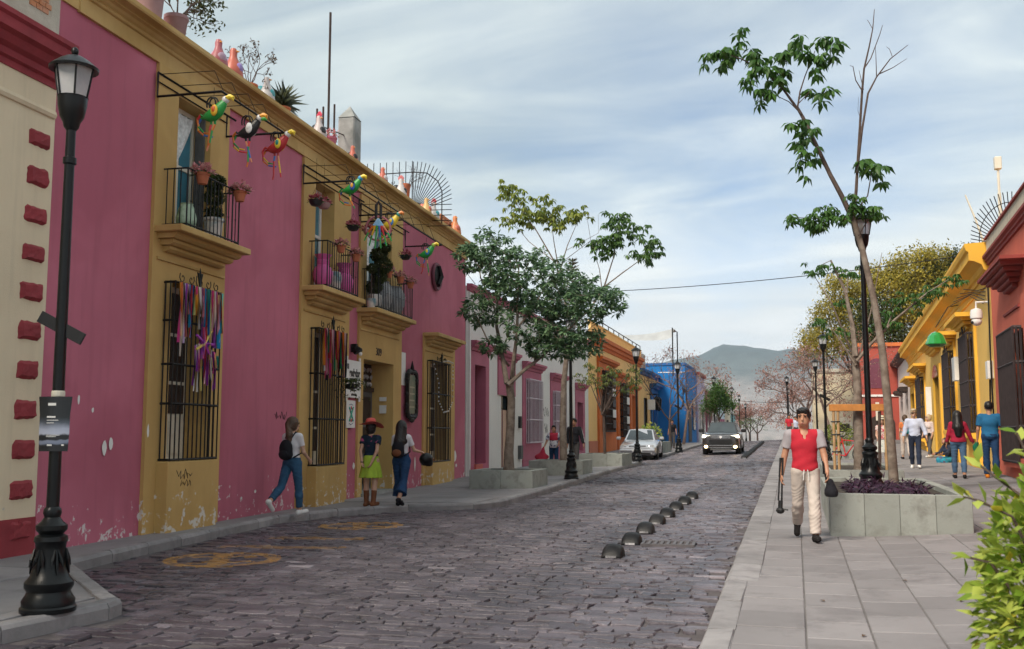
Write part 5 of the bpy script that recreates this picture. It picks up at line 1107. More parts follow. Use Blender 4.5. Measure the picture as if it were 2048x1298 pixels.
def wheel(parent, x, y, r, w):
    t = empty('wheel', (x, y, r), 0, parent); s = 1 if x > 0 else -1
    R = Matrix.Rotation(PI / 2, 4, 'Y')
    MB().lathe([(r * .62, -w / 2), (r * .93, -w / 2), (r, -w * .35), (r, w * .35), (r * .93, w / 2), (r * .62, w / 2)], n=22).xf(R).build('tyre', M['tyre'], t, smooth=True)
    rim = MB().lathe([(r * .64, -.02), (r * .64, .02), (r * .58, .035), (.05, .02), (.05, -.02)], (0, 0, 0), 18)
    rim.v = [(a, b_, c + s * w * .30) for a, b_, c in rim.v]
    for k in range(5):
        a = k * 2 * PI / 5; rim.tube([(.04 * math.cos(a), .04 * math.sin(a), s * w * .36), (r * .58 * math.cos(a), r * .58 * math.sin(a), s * w * .38)], [.035, .028], 5)
    rim.xf(R).build('rim', M['rim'], t); return t
def emblem(parent, y, z, r):
    mb = MB(); mb.lathe([(r, -.006), (r, .006), (r * .84, .006), (r * .84, -.006), (r, -.006)], n=20, cap=False).xf(Matrix.Rotation(PI / 2, 4, 'X'))
    k = r * .72
    for p, q in (((-.42, .82), (0, .12)), ((0, .12), (.42, .82)), ((-.85, .45), (-.42, -.8)), ((-.42, -.8), (0, .02)), ((0, .02), (.42, -.8)), ((.42, -.8), (.85, .45))): mb.tube([(p[0] * k, -.004, p[1] * k), (q[0] * k, -.004, q[1] * k)], r * .09, 4)
    return mb.build('emblem', M['chrome'], parent, (0, y, z))
def car(name, label, paint, st, gh, wheels, front, loc_, rz):
    t = thing(name, label, 'car', loc_, rz, None); body = loft(st).build('body', M[paint], t, smooth=True)
    g, v = glasshouse(*gh); g.build('cabin', M[paint], t, smooth=False)
    pane(v[0], v[1], v[5], v[4], .055).build('windscreen', M['car_glass'], t)
    pane(v[3], v[2], v[6], v[7], .08, -.006).build('rear_window', M['car_glass'], t)
    for a, b_, c, d in ((v[1], v[2], v[6], v[5]), (v[3], v[0], v[4], v[7])):
        pane(a, b_, c, d, .08, .006, 0, .44).build('side_window', M['car_glass'], t); pane(a, b_, c, d, .08, .006, .44, 0).build('side_window', M['car_glass'], t)
    for x, y in wheels[0]: wheel(t, x, y, wheels[1], wheels[2])
    for s in (-1, 1):
        for y in (wheels[0][0][1], wheels[0][2][1]):
            w = st[4][1] + .003; mb = MB(); n = 12; mb.add([(s * w, y + (wheels[1] + .05) * math.cos(PI * i / n), wheels[1] + (wheels[1] + .05) * math.sin(PI * i / n)) for i in range(n + 1)], [tuple(range(n + 1))]); mb.build('wheel_arch', M['tyre'], t)
    front(t); return t
def sedan_front(t):
    for s in (-1, 1):
        MB().prism([(s * .80, .555), (s * .44, .56), (s * .42, .68), (s * .72, .705)][::1 if s < 0 else -1], 1, -2.12, -1.95).build('headlight', M['lamp_clear'], t); MB().ball((s * .54, -2.13, .62), (.055, .03, .055), 8, 5).build('headlight_reflector', M['chrome'], t)
        mb = MB().box(s * 1.0 - .1, s * 1.0 + .1, -.85, -.68, .93, 1.07, .03); mb.build('mirror', M['silver'], t)
    gr = MB().box(-.38, .38, -2.15, -2.05, .555, .675).build('grille', M['black_plastic'], t)
    for k in range(3): MB().box(-.38, .38, -2.16, -2.14, .575 + k * .035, .59 + k * .035).build('grille_bar', M['silver'], gr)
    emblem(gr, -2.17, .615, .06)
    MB().box(-.80, .80, -2.235, -2.05, .40, .52, .03).build('bumper', M['silver'], t); MB().box(-.6, .6, -2.2, -2.1, .27, .36).build('air_intake', M['black_plastic'], t); MB().box(-.22, .22, -2.25, -2.235, .40, .51).build('number_plate', M['plate'], t)
sed = [(-2.18, .70, .30, .50, .57, .55), (-2.10, .80, .24, .56, .66, .64), (-1.9, .845, .22, .62, .73, .68), (-1.3, .865, .22, .72, .84, .70), (-.85, .865, .22, .80, .92, .70), (0, .865, .22, .84, .93, .70), (1.0, .865, .22, .85, .94, .70), (1.55, .85, .22, .84, .96, .68), (2.0, .83, .25, .82, .95, .66), (2.15, .78, .3, .7, .85, .6)]
car('silver_sedan', 'silver sedan parked nose out at the left kerb behind a street lamp', 'silver', sed, (-.98, 1.62, -.22, .78, .90, 1.40, .71, .55), ([(-.77, -1.3), (.77, -1.3), (-.77, 1.25), (.77, 1.25)], .31, .2), sedan_front, (-7.05, 47.6, gz(-7, 46)), rad(3))
def suv_front(t):
    for s in (-1, 1):
        MB().prism([(s * .89, .84), (s * .46, .82), (s * .46, .93), (s * .86, .975)][::1 if s < 0 else -1], 1, -2.19, -2.0).build('headlight', M['lamp_lit'], t)
        MB().ball((s * .70, -2.27, .40), (.085, .04, .065), 10, 6).build('fog_light', M['fog_lit'], t); MB().box(s * .7 - .16, s * .7 + .16, -2.25, -2.15, .30, .52, .02).build('fog_recess', M['black_plastic'], t)
        MB().box(s * 1.04 - .13, s * 1.04 + .13, -.95, -.74, 1.10, 1.26, .04).build('mirror', M['black_plastic'], t)
        MB().tube([(s * .58, -.1, 1.63), (s * .60, 1.6, 1.65)], .022, 6).build('roof_rail', M['chrome'], t)
    gr = MB().box(-.47, .47, -2.24, -2.1, .80, .97).build('grille', M['black_plastic'], t)
    for z in (.815, .87, .93): MB().box(-.47, .47, -2.255, -2.235, z, z + .022).build('grille_bar', M['chrome'], gr)
    emblem(gr, -2.265, .885, .085)
    MB().box(-.55, .55, -2.27, -2.1, .50, .74).build('air_intake', M['black_plastic'], t); MB().box(-.6, .6, -2.28, -2.2, .455, .475).build('bumper_trim', M['chrome'], t); MB().box(-.62, .62, -2.275, -2.2, .34, .36).build('bumper_trim', M['chrome'], t); MB().box(-.5, .5, -2.24, -2.1, .22, .32, .02).build('skid_plate', M['grey_wood'], t)
    MB().box(-.25, .25, -2.28, -2.268, .56, .68).build('number_plate', M['black_plastic'], t)
suv = [(-2.24, .74, .30, .76, .86, .60), (-2.16, .86, .26, .82, .96, .72), (-1.95, .90, .24, .88, 1.02, .74), (-1.4, .92, .24, .96, 1.07, .76), (-.95, .92, .24, 1.0, 1.12, .76), (0, .92, .24, 1.02, 1.12, .76), (1.2, .92, .24, 1.04, 1.13, .76), (1.9, .91, .26, 1.04, 1.14, .74), (2.2, .86, .3, .95, 1.1, .7), (2.26, .8, .35, .8, 1.0, .66)]
car('dark_suv', 'dark brown sport utility car driving towards us with fog lights lit', 'darkcar', suv, (-1.08, 2.15, -.42, 1.75, 1.08, 1.60, .78, .60), ([(-.80, -1.38), (.80, -1.38), (-.80, 1.4), (.80, 1.4)], .36, .24), suv_front, (-3.55, 52.2, gz(-3.5, 50)), rad(0))
# bicycle
BK = thing('bicycle', 'red bicycle parked behind the staked tree', 'bicycle', (1.62, 35.4, sz(1.6, 35.4)), rad(62))
M['bike_red'] = plain('red_bike_paint', (.5, .02, .025), .35)
for y in (-.52, .52):
    w = empty('wheel', (0, y, .34), 0, BK); mb = MB(); mb.tube([(0, .325 * math.cos(a), .325 * math.sin(a)) for a in [2 * PI * i / 24 for i in range(25)]], .018, 6); mb.build('tyre', M['tyre'], w)
    mb = MB()
    for k in range(12): a = k * PI / 6; mb.tube([(0, 0, 0), (0, .31 * math.cos(a), .31 * math.sin(a))], .003, 3)
    mb.build('spokes', M['rim'], w)
fr = MB()
for p, q in (((0, -.40, .86), (0, .05, .30)), ((0, -.36, .78), (0, .16, .82)), ((0, .05, .30), (0, .18, .9)), ((0, .05, .30), (0, .52, .34)), ((0, .16, .80), (0, .52, .34)), ((0, -.40, .92), (0, -.52, .34))): fr.tube([p, q], .02, 6)
fr.build('frame', M['bike_red'], BK); MB().tube([(-.28, -.34, 1.04), (-.2, -.42, 1.02), (0, -.42, .95), (.2, -.42, 1.02), (.28, -.34, 1.04)], .014, 6).build('handlebar', M['black_plastic'], BK); MB().ball((0, .2, .94), (.07, .14, .035), 10, 6).build('saddle', M['black_plastic'], BK)
MB().lathe([(.09, -.01), (.1, 0), (.09, .01)], n=14).xf(Matrix.Translation((.03, .05, .30)) @ Matrix.Rotation(PI / 2, 4, 'Y')).build('chainring', M['rim'], BK)
# ================================================================ people (one continuous surface per body, grown from a distance field)
class Field:
    def __init__(s, lo, hi, h):
        s.lo = np.array(lo, float); s.h = h; s.n = np.ceil((np.array(hi) - s.lo) / h).astype(int) + 1; s.F = np.full(s.n, .25, 'f4')
    def _sl(s, lo, hi):
        a = np.maximum(((lo - s.lo) / s.h).astype(int) - 1, 0); b_ = np.minimum(((hi - s.lo) / s.h).astype(int) + 2, s.n); return a, b_
    def pts(s, a, b_):
        g = [s.lo[i] + s.h * np.arange(a[i], b_[i]) for i in range(3)]; return np.meshgrid(*g, indexing='ij', sparse=True)
    def put(s, d, a, b_, k):
        sl = tuple(slice(a[i], b_[i]) for i in range(3)); c = s.F[sl]
        if k > 0:
            hh = np.clip(.5 + .5 * (c - d) / k, 0, 1); s.F[sl] = c * (1 - hh) + d * hh - k * hh * (1 - hh)
        else: s.F[sl] = np.minimum(c, d)
    def cone(s, p, q, r0, r1, k=.02, cut=False):
        p, q = np.array(p, float), np.array(q, float); m = max(r0, r1) + k + .02; a, b_ = s._sl(np.minimum(p, q) - m, np.maximum(p, q) + m)
        if (b_ <= a).any(): return
        X, Y, Z = s.pts(a, b_); v = q - p; L2 = max(v @ v, 1e-9)
        t0 = ((X - p[0]) * v[0] + (Y - p[1]) * v[1] + (Z - p[2]) * v[2]) / L2; t = np.clip(t0, 0, 1)
        d = np.sqrt((X - p[0] - t * v[0]) ** 2 + (Y - p[1] - t * v[1]) ** 2 + (Z - p[2] - t * v[2]) ** 2) - (r0 + (r1 - r0) * t)
        if cut: d = np.maximum(d, (t0 - 1) * math.sqrt(L2))
        s.put(d, a, b_, k)
    def ell(s, c, r, k=.02, R=None, sub=False):
        c, r = np.array(c, float), np.array(r, float); m = r.max() + k + .02; a, b_ = s._sl(c - m, c + m)
        if (b_ <= a).any(): return
        X, Y, Z = s.pts(a, b_); X, Y, Z = X - c[0], Y - c[1], Z - c[2]
        if R is not None: X, Y, Z = [R[0][i] * X + R[1][i] * Y + R[2][i] * Z for i in range(3)]
        q = np.sqrt((X / r[0]) ** 2 + (Y / r[1]) ** 2 + (Z / r[2]) ** 2); q2 = np.sqrt((X / r[0] ** 2) ** 2 + (Y / r[1] ** 2) ** 2 + (Z / r[2] ** 2) ** 2); d = q * (q - 1) / np.maximum(q2, 1e-6)
        if sub:
            sl = tuple(slice(a[i], b_[i]) for i in range(3)); s.F[sl] = np.maximum(s.F[sl], -d)
        else: s.put(d, a, b_, k)
    def clip(s, fn):
        X, Y, Z = s.pts([0, 0, 0], s.n); s.F = np.maximum(s.F, fn(X, Y, Z)).astype('f4')
    def add(s, fn):
        X, Y, Z = s.pts([0, 0, 0], s.n); s.F = (s.F + fn(X, Y, Z)).astype('f4')
    def mesh(s):
        F = s.F; C8 = [(i, j, k) for i in (0, 1) for j in (0, 1) for k in (0, 1)]; n = s.n - 1
        neg = F < 0; cnt = np.zeros(n, 'i1')
        for (i, j, k) in C8: cnt += neg[i:n[0] + i, j:n[1] + j, k:n[2] + k]
        act = (cnt > 0) & (cnt < 8); idx = np.full(n, -1, 'i8'); I = np.argwhere(act); idx[act] = np.arange(len(I))
        if not len(I): return [], []
        acc = np.zeros((len(I), 3)); w = np.zeros(len(I)); val = {c: F[I[:, 0] + c[0], I[:, 1] + c[1], I[:, 2] + c[2]] for c in C8}
        for a in C8:
            for ax in range(3):
                if a[ax]: continue
                b_ = list(a); b_[ax] = 1; b_ = tuple(b_); va, vb = val[a], val[b_]; m = (va < 0) != (vb < 0); t = np.where(m, va / np.where(m, va - vb, 1), 0)
                p = np.tile(np.array(a, float), (len(I), 1)); p[:, ax] += t; acc += p * m[:, None]; w += m
        V = s.lo + s.h * (I + acc / w[:, None]); Q = []
        for ax in range(3):
            o1, o2 = [(1, 2), (2, 0), (0, 1)][ax]; sl0 = [slice(0, n[i]) for i in range(3)]; sl0[o1] = slice(1, n[o1]); sl0[o2] = slice(1, n[o2]); sl1 = list(sl0); sl1[ax] = slice(1, n[ax] + 1)
            A, B = neg[tuple(sl0)], neg[tuple(sl1)]; E = np.argwhere(A != B)
            if not len(E): continue
            base = E.copy(); base[:, o1] += 1; base[:, o2] += 1; fl = A[tuple(E.T)]
            def g(d1, d2):
                c = base.copy(); c[:, o1] -= d1; c[:, o2] -= d2; return idx[tuple(c.T)]
            q = np.stack([g(1, 1), g(0, 1), g(0, 0), g(1, 0)], 1); q[~fl] = q[~fl][:, ::-1]; Q.append(q)
        return V, np.concatenate(Q)
    def build(s, name, mat, parent):
        V, Q = s.mesh(); me = bpy.data.meshes.new(name)
        me.vertices.add(len(V)); me.vertices.foreach_set('co', np.asarray(V).ravel()); me.loops.add(len(Q) * 4); me.loops.foreach_set('vertex_index', Q.ravel().astype('i4'))
        me.polygons.add(len(Q)); me.polygons.foreach_set('loop_start', np.arange(0, len(Q) * 4, 4, dtype='i4')); me.polygons.foreach_set('use_smooth', np.ones(len(Q), bool)); me.update(calc_edges=True); me.validate(); me.materials.append(mat)
        return link(name, me, parent)
def cloth(name, col, var=.12, rough=.85, alt=None, sc_=40, spec=.2):
    m, nt, b = new_mat(name); o_ = objc(nt); c = ramp(nt, noise(nt, 7, 4, .6, o_), .3, .7, mulc(col, 1 - var), mulc(col, 1 + var))
    if alt: c = mixc(nt, ramp(nt, noise(nt, alt[1], 2, .5, o_, .5), alt[2], alt[2] + .06), c, alt[0])
    nt.links.new(c, b.inputs['Base Color']); b.inputs['Roughness'].default_value = rough; b.inputs['Specular IOR Level'].default_value = spec
    bn = N(nt, 'ShaderNodeBump'); bn.inputs['Strength'].default_value = .25; bn.inputs['Distance'].default_value = .01; nt.links.new(noise(nt, sc_, 5, .6, o_), bn.inputs['Height']); nt.links.new(bn.outputs[0], b.inputs['Normal']); return m
def skin(name, c):
    m, nt, b = new_mat(name); nt.links.new(ramp(nt, noise(nt, 14, 4, .6, objc(nt)), .3, .7, mulc(c, .9), mulc(c, 1.1)), b.inputs['Base Color']); b.inputs['Roughness'].default_value = .5; b.inputs['Specular IOR Level'].default_value = .35
    b.inputs['Subsurface Weight'].default_value = .08; b.inputs['Subsurface Radius'].default_value = (.02, .008, .004); return m
SK_T, SK_L = skin('tan_skin', (.42, .215, .135)), skin('light_skin', (.50, .30, .21))
HAIR_B, HAIR_BR, HAIR_G = cloth('black_hair', (.012, .010, .010), .4, .45, spec=.4), cloth('brown_hair', (.07, .038, .022), .4, .5, spec=.4), cloth('grey_blond_hair', (.42, .33, .22), .25, .6)
SHOE_B, SHOE_W, SHOE_O = cloth('black_shoe', (.015, .013, .013)), cloth('white_shoe', (.65, .64, .63)), cloth('orange_shoe', (.60, .19, .02))
M['eye_dark'] = plain('dark_eye', (.015, .01, .01), .2); M['lips'] = plain('lips', (.30, .10, .085), .5)
def fk(dirs): pass
class Person:
    def __init__(s, label, loc_, face, H=1.7, female=False, sk=SK_T, legs=((.2, .1), (-.2, .25)), arms=((.1, .15, .2, 0), (.1, .15, .2, 0)), head=(0, 0), h=.0095, lean=0.0, heavy=0.0, name='person', detail=True, seated=False, group=None):
        """legs: (thigh swing forward, knee bend) for left, right; arms: (swing forward, out, elbow bend, forearm inward)"""
        s.root = thing(name, label, 'person', loc_, face, group); s.k = k = H / 1.7; s.h = h; s.f = female; s.sk = sk; s.detail = detail; s.heavy = heavy
        v = lambda *a: np.array(a, float) * k
        s.J = J = {}
        hipw = .095 if female else .088; shw = .158 if female else .182
        cl, sl = math.cos(lean), math.sin(lean)
        def tor(x, y, z): z2 = z - .93; return v(x, y * cl + z2 * sl, .93 + z2 * cl - y * sl)
        s.tor = tor
        feet = []
        for i, sd in enumerate((-1, 1)):
            a, bnd = legs[i]; hip = v(sd * hipw, 0, .90); kn = hip + .43 * k * np.array([sd * .02, math.sin(a), -math.cos(a)]); an = kn + .41 * k * np.array([sd * -.01, math.sin(a - bnd), -math.cos(a - bnd)])
            fa = min(0, (a - bnd)) * .9 if not seated else 0
            toe = an + .155 * k * np.array([sd * .10, math.cos(fa), math.sin(fa) * 1.1 - .12 * (fa == 0)]); heel = an + .05 * k * np.array([0, -math.cos(fa), -math.sin(fa)]) - v(0, 0, .035)
            J['hip', i], J['kn', i], J['an', i], J['toe', i], J['heel', i] = hip, kn, an, toe, heel; feet += [toe[2] - .035 * k, heel[2] - .035 * k]
        dz_ = -min(feet)
        if seated: dz_ = -(.93 - .15) * k
        for i, sd in enumerate((-1, 1)):
            a, o_, bnd, inn = arms[i]; sh = tor(sd * shw, -.005, 1.385); ds = np.array([sd * math.sin(o_), math.sin(a) * math.cos(o_), -math.cos(a) * math.cos(o_)]); el = sh + .285 * k * ds
            a2 = a + bnd; o2 = o_ - inn; df = np.array([sd * math.sin(o2), math.sin(a2) * math.cos(o2), -math.cos(a2) * math.cos(o2)]); wr = el + .245 * k * df; J['sh', i], J['el', i], J['wr', i], J['fd', i] = sh, el, wr, df
        for key in J:
            if key[0] != 'fd': J[key] = J[key] + np.array([0, 0, dz_])
        s.dz = np.array([0, 0, dz_]); s.yaw, s.pit = head
        s.hc = tor(0, .012, 1.605) + s.dz
        cy, sy_ = math.cos(s.yaw), math.sin(s.yaw); cp, sp = math.cos(s.pit), math.sin(s.pit)
        Rz = np.array([[cy, -sy_, 0], [sy_, cy, 0], [0, 0, 1]]); Rx = np.array([[1, 0, 0], [0, cp, -sp], [0, sp, cp]]); s.R = Rz @ Rx
        s.body()
    def T(s, x, y, z): return s.tor(x, y, z) + s.dz
    def hd(s, x, y, z): return s.hc + s.R @ (np.array([x, y, z]) * s.k * 1.13)
    def field(s, h=None):
        P_ = np.array([s.J[q] for q in s.J if q[0] != 'fd'] + [s.hc + np.array([0, 0, .2]), s.hc + np.array([.25, .25, 0]), s.hc - np.array([.25, .25, 0]), s.T(.28, .25, .9), s.T(-.28, -.25, .9)]); return Field(P_.min(0) - .16, P_.max(0) + .16, h or s.h)
    def torso(s, f, g=0.0, top=True, low=True):
        k = s.k; hv = s.heavy
        if low: f.ell(s.T(0, -.005, .95), (np.array([.160 if s.f else .150, .112, .115]) + [hv, hv, 0]) * k + g, .05); 
        if top:
            f.ell(s.T(0, .005 + hv * .5, 1.09), (np.array([.122 if s.f else .138, .094, .13]) + [hv * 1.2, hv * 1.3, 0]) * k + g, .06)
            f.ell(s.T(0, .0, 1.26), (np.array([.142 if s.f else .162, .108, .155]) + [hv, hv, 0]) * k + g, .05)
            if s.f:
                for x in (-.065, .065): f.ell(s.T(x, .085, 1.25), np.array([.06, .055, .06]) * k + g, .04)
            w = .12 if s.f else .145; f.cone(s.T(-w, -.005, 1.385), s.T(w, -.005, 1.385), .058 * k + g, .058 * k + g, .05)
    def arm(s, f, i, g=0.0, fr=2.0, cut=False, slim=1.0):
        k = s.k; r = (.05 if not s.f else .043) * slim; sh, el, wr = s.J['sh', i], s.J['el', i], s.J['wr', i]
        if fr <= 1: f.cone(sh, sh + (el - sh) * fr, r * k + g, (r * .84) * k + g, .03, cut); return
        f.cone(sh, el, r * k + g, r * .8 * k + g, .03); e = el + (wr - el) * min(1, fr - 1); f.cone(el, e, r * .80 * k + g, (r * .80 + (.026 / r - .80) * r * min(1, fr - 1)) * k + g, .015, cut)
    def leg(s, f, i, g=0.0, fr=2.0, cut=False, flare=0.0):
        k = s.k; hip, kn, an = s.J['hip', i], s.J['kn', i], s.J['an', i]; r0 = .088 if s.f else .082
        if fr <= 1: f.cone(hip, hip + (kn - hip) * fr, r0 * k + g, .062 * k + g + flare, .03, cut); return
        f.cone(hip, kn, r0 * k + g, .056 * k + g, .04); e = kn + (an - kn) * min(1, fr - 1); f.cone(kn, kn + (an - kn) * .35, .053 * k + g, .056 * k + g + flare * .4, .02); f.cone(kn + (an - kn) * .3, e, .055 * k + g + flare * .3, .038 * k + g + flare, .02, cut)
    def body(s):
        f = s.field(); k = s.k; s.torso(f)
        for i in (0, 1):
            s.leg(f, i); s.arm(f, i); J = s.J; f.cone(J['an', i], J['heel', i], .035 * k, .033 * k, .02); f.cone(J['heel', i], J['toe', i], .034 * k, .03 * k, .02)
            # hand: palm, four fingers of different lengths, thumb from the side of the palm
            fd = J['fd', i] / np.linalg.norm(J['fd', i]); sd = -1 if i == 0 else 1; side = np.array([0, 1.0, 0]) - fd * fd[1]; side /= max(np.linalg.norm(side), 1e-6); nr = np.cross(fd, side); nr = nr if nr[0] * sd < 0 else -nr
            wr = J['wr', i]; R = np.stack([side, nr, fd], 1); f.ell(wr + fd * .05 * k, np.array([.040, .017, .055]) * k, .012, R)
            for q, (o_, l) in enumerate(((-.030, .058), (-.010, .070), (.010, .075), (.030, .066))):
                b0 = wr + fd * .088 * k + side * o_ * k; b1 = b0 + (fd * .85 + nr * .45) * l * .55 * k; b2 = b1 + (fd * .45 + nr * .9) * l * .5 * k; f.cone(b0, b1, .0088 * k, .0082 * k, .004); f.cone(b1, b2, .0082 * k, .0068 * k, .003)
            b0 = wr + fd * .03 * k + side * .032 * k; b1 = b0 + (fd * .7 + side * .6 + nr * .2) * .04 * k; f.cone(b0, b1, .012 * k, .010 * k, .008); f.cone(b1, b1 + (fd * .85 + nr * .45) * .032 * k, .0098 * k, .008 * k, .004)
        f.cone(s.T(0, -.015, 1.40), s.hd(0, -.012, -.06), .056 * k, .05 * k, .03)
        f.ell(s.hd(0, -.012, .022), np.array([.074, .094, .092]) * k * 1.13, .02, s.R); f.ell(s.hd(0, .022, -.048), np.array([.056, .062, .066]) * k * 1.13, .03, s.R)
        f.cone(s.hd(0, .084, .012), s.hd(0, .104, -.026), .009 * k * 1.13, .0145 * k * 1.13, .012)
        for x in (-1, 1):
            f.ell(s.hd(x * .076, -.012, -.012), np.array([.010, .019, .031]) * k * 1.13, .006, s.R); f.ell(s.hd(x * .03, .088, .034), np.array([.024, .012, .008]) * k * 1.13, .012, s.R); f.ell(s.hd(x * .030, .100, .012), np.array([.015, .016, .010]) * k * 1.13, 0, s.R, sub=True)
        f.ell(s.hd(0, .078, -.068), np.array([.024, .014, .012]) * k * 1.13, .012, s.R)
        s.bo = f.build('body', s.sk, s.root)
        if s.detail:
            for x in (-1, 1):
                MB().ball(tuple(s.hd(x * .030, .082, .012)), .0105 * k, 8, 6).build('eye', M['eye_dark'], s.root, smooth=True)
                MB().tube([tuple(s.hd(x * .014, .093, .036)), tuple(s.hd(x * .03, .093, .041)), tuple(s.hd(x * .048, .078, .034))], .005 * k, 5).build('eyebrow', HAIR_B, s.root)
            MB().tube([tuple(s.hd(-.022, .084, -.066)), tuple(s.hd(0, .092, -.064)), tuple(s.hd(.022, .084, -.066))], [.003 * k, .0065 * k, .003 * k], 6).build('mouth', M['lips'], s.root)
    # ---- clothes
    def shirt(s, mat, hem=.92, sleeve=.65, g=.013, name='shirt', loose=0.0, vneck=0, raglan=None, sw=0.0):
        f = s.field(); s.torso(f, g); zh = s.T(0, 0, hem)[2]
        if loose: f.cone(s.T(0, 0, hem + .12), s.T(0, 0, hem - .03), .13 * s.k + loose, .15 * s.k + loose, .06)
        if sleeve and not raglan:
            for i in (0, 1): s.arm(f, i, g + .002 + sw, sleeve, True)
        f.add(lambda X, Y, Z: .0035 * np.sin(Z * 46 + X * 22 + 2 * np.sin(Y * 17)) * np.clip((1.25 * s.k - Z) * 4, .15, 1)); f.clip(lambda X, Y, Z: zh - Z + 0 * X + 0 * Y)
        if vneck: f.ell(s.T(0, .09, 1.455), np.array([.062, .10, .075]) * s.k, 0, sub=True); f.ell(s.T(0, .13, 1.375), np.array([.028, .07, .05]) * s.k, 0, sub=True)
        o = f.build(name, mat, s.root)
        if raglan:
            for i in (0, 1):
                f = s.field(); s.arm(f, i, g + .006, sleeve, True); f.cone(s.J['sh', i], s.T((-1 if i == 0 else 1) * .075, .0, 1.425), .058 * s.k, .035 * s.k, .03); f.build('sleeve', raglan, s.root)
        return o
    def trousers(s, mat, waist=1.0, fr=1.92, g=.013, flare=.008, name='trousers', wr=.003):
        f = s.field(); s.torso(f, g, False); s.torso_w = 0
        f.ell(s.T(0, .0, 1.03), np.array([.133 + s.heavy, .10 + s.heavy, .09]) * s.k + g, .04)
        for i in (0, 1): s.leg(f, i, g, fr, True, flare)
        zw = s.T(0, 0, waist)[2]; f.add(lambda X, Y, Z: wr * np.sin(Z * 75 + X * 40 + 5 * np.sin(Z * 11 + Y * 14) + 3 * np.sin(X * 23 + Z * 7))); f.clip(lambda X, Y, Z: Z - zw + 0 * X + 0 * Y); return f.build(name, mat, s.root)
    def skirt(s, mat, waist=1.0, hem=.5, r0=.145, r1=.27, pleat=.012, n=9, name='skirt'):
        f = s.field(); c = s.T(0, 0, .95); zw, zh = s.T(0, 0, waist)[2], s.T(0, 0, hem)[2]
        def fn(X, Y, Z):
            t = np.clip((zw - Z) / (zw - zh), 0, 1); a = np.arctan2(Y - c[1], X - c[0]); R = (r0 + (r1 - r0) * t ** .8) * s.k + pleat * t * np.cos(n * a + 1.3 * np.sin(2 * a)); return np.maximum(np.maximum((np.sqrt((X - c[0]) ** 2 + ((Y - c[1]) * 1.12) ** 2) - R) * .9, Z - zw), zh - Z)
        X, Y, Z = f.pts([0, 0, 0], f.n); f.F = fn(X, Y, Z).astype('f4'); return f.build(name, mat, s.root)
    def shoes(s, mat, sole=None, boot=0.0):
        for i in (0, 1):
            f = s.field(); J = s.J; k = s.k; f.cone(J['heel', i], J['toe', i] + (J['toe', i] - J['heel', i]) * .12, .042 * k, .040 * k, .02); f.cone(J['an', i], J['heel', i], .046 * k, .042 * k, .02)
            if boot: f.cone(J['an', i] + (J['kn', i] - J['an', i]) * boot, J['an', i], .060 * k, .05 * k, .015)
            o = f.build('boot' if boot else 'shoe', mat, s.root)
            if sole:
                d = (J['toe', i] - J['heel', i]); d /= np.linalg.norm(d); n_ = np.array([0, -d[2], d[1]]); n_ = n_ if n_[2] > 0 else -n_; off = n_ * .034 * k
                f = s.field(.008); f.cone(J['heel', i] - off, J['toe', i] - off + d * .02, .040 * k, .038 * k, .01); f.ell((J['heel', i] + J['toe', i]) / 2 - off + n_ * .055 * k, np.array([.4, .4, .4]) * 0 + [.07, .2, .042], 0, None, sub=True); f.build('sole', sole, o if False else s.root)
    def hair(s, mat, style='short'):
        f = s.field(min(s.h, .010)); k = s.k * 1.13
        f.ell(s.hd(0, -.02, .034), np.array([.084, .102, .095]) * k, 0, s.R)
        if style == 'short': f.ell(s.hd(0, .03, .085), np.array([.07, .075, .04]) * k, .03, s.R)
        if style in ('long', 'pony', 'bob'):
            f.ell(s.hd(0, -.03, -.01), np.array([.092, .095, .11]) * k, .03, s.R)
        if style == 'long':
            f.cone(s.hd(0, -.055, -.02), s.T(0, -.125, 1.30), .085 * k, .10 * k, .04); f.cone(s.T(0, -.125, 1.30), s.T(0, -.13, 1.12), .10 * k, .07 * k, .03)
            for x in (-1, 1): f.cone(s.hd(x * .06, -.02, -.03), s.T(x * .10, -.07, 1.30), .04 * k, .045 * k, .03)
        if style == 'pony': f.cone(s.hd(0, -.10, .0), s.T(.02, -.13, 1.42), .045 * k, .055 * k, .03); f.cone(s.T(.02, -.13, 1.42), s.T(.03, -.14, 1.18), .052 * k, .025 * k, .02)
        f.add(lambda X, Y, Z: .003 * np.sin(X * 120 + 20 * np.sin(Z * 9)))
        f.ell(s.hd(0, .105, -.045), np.array([.078, .085, .105]) * k, 0, s.R, sub=True)
        if style == 'short': f.ell(s.hd(0, .0, -.10), np.array([.12, .13, .085]) * k, 0, s.R, sub=True)
        return f.build('hair', mat, s.root)
    def hat(s, mat, band=None, brim=.19, tilt=.15, crown=.085, h=.11, wave=.02):
        R = np.eye(3); mb = MB(); n = 24; prof = [(brim, .0), (brim * .8, .006), (crown + .012, .02), (crown + .004, .03), (crown, h * .7), (crown * .82, h), (crown * .4, h + .012), (.005, h + .01)]
        for r, z in prof:
            for j in range(n):
                a = 2 * PI * j / n; mb.v.append(tuple(s.hd(r * math.cos(a), r * 1.08 * math.sin(a) - .015, .065 + z + (wave * math.cos(2 * a + 1) - tilt * r * math.sin(a) if r > crown + .02 else 0))))
        kk = len(prof); mb.f = [(i * n + j, i * n + (j + 1) % n, (i + 1) * n + (j + 1) % n, (i + 1) * n + j) for i in range(kk - 1) for j in range(n)] + [tuple(range(n))[::-1]]; mb.t = [.5] * len(mb.f); mb.m = [0] * len(mb.f)
        o = mb.build('hat', mat, s.root, smooth=True)
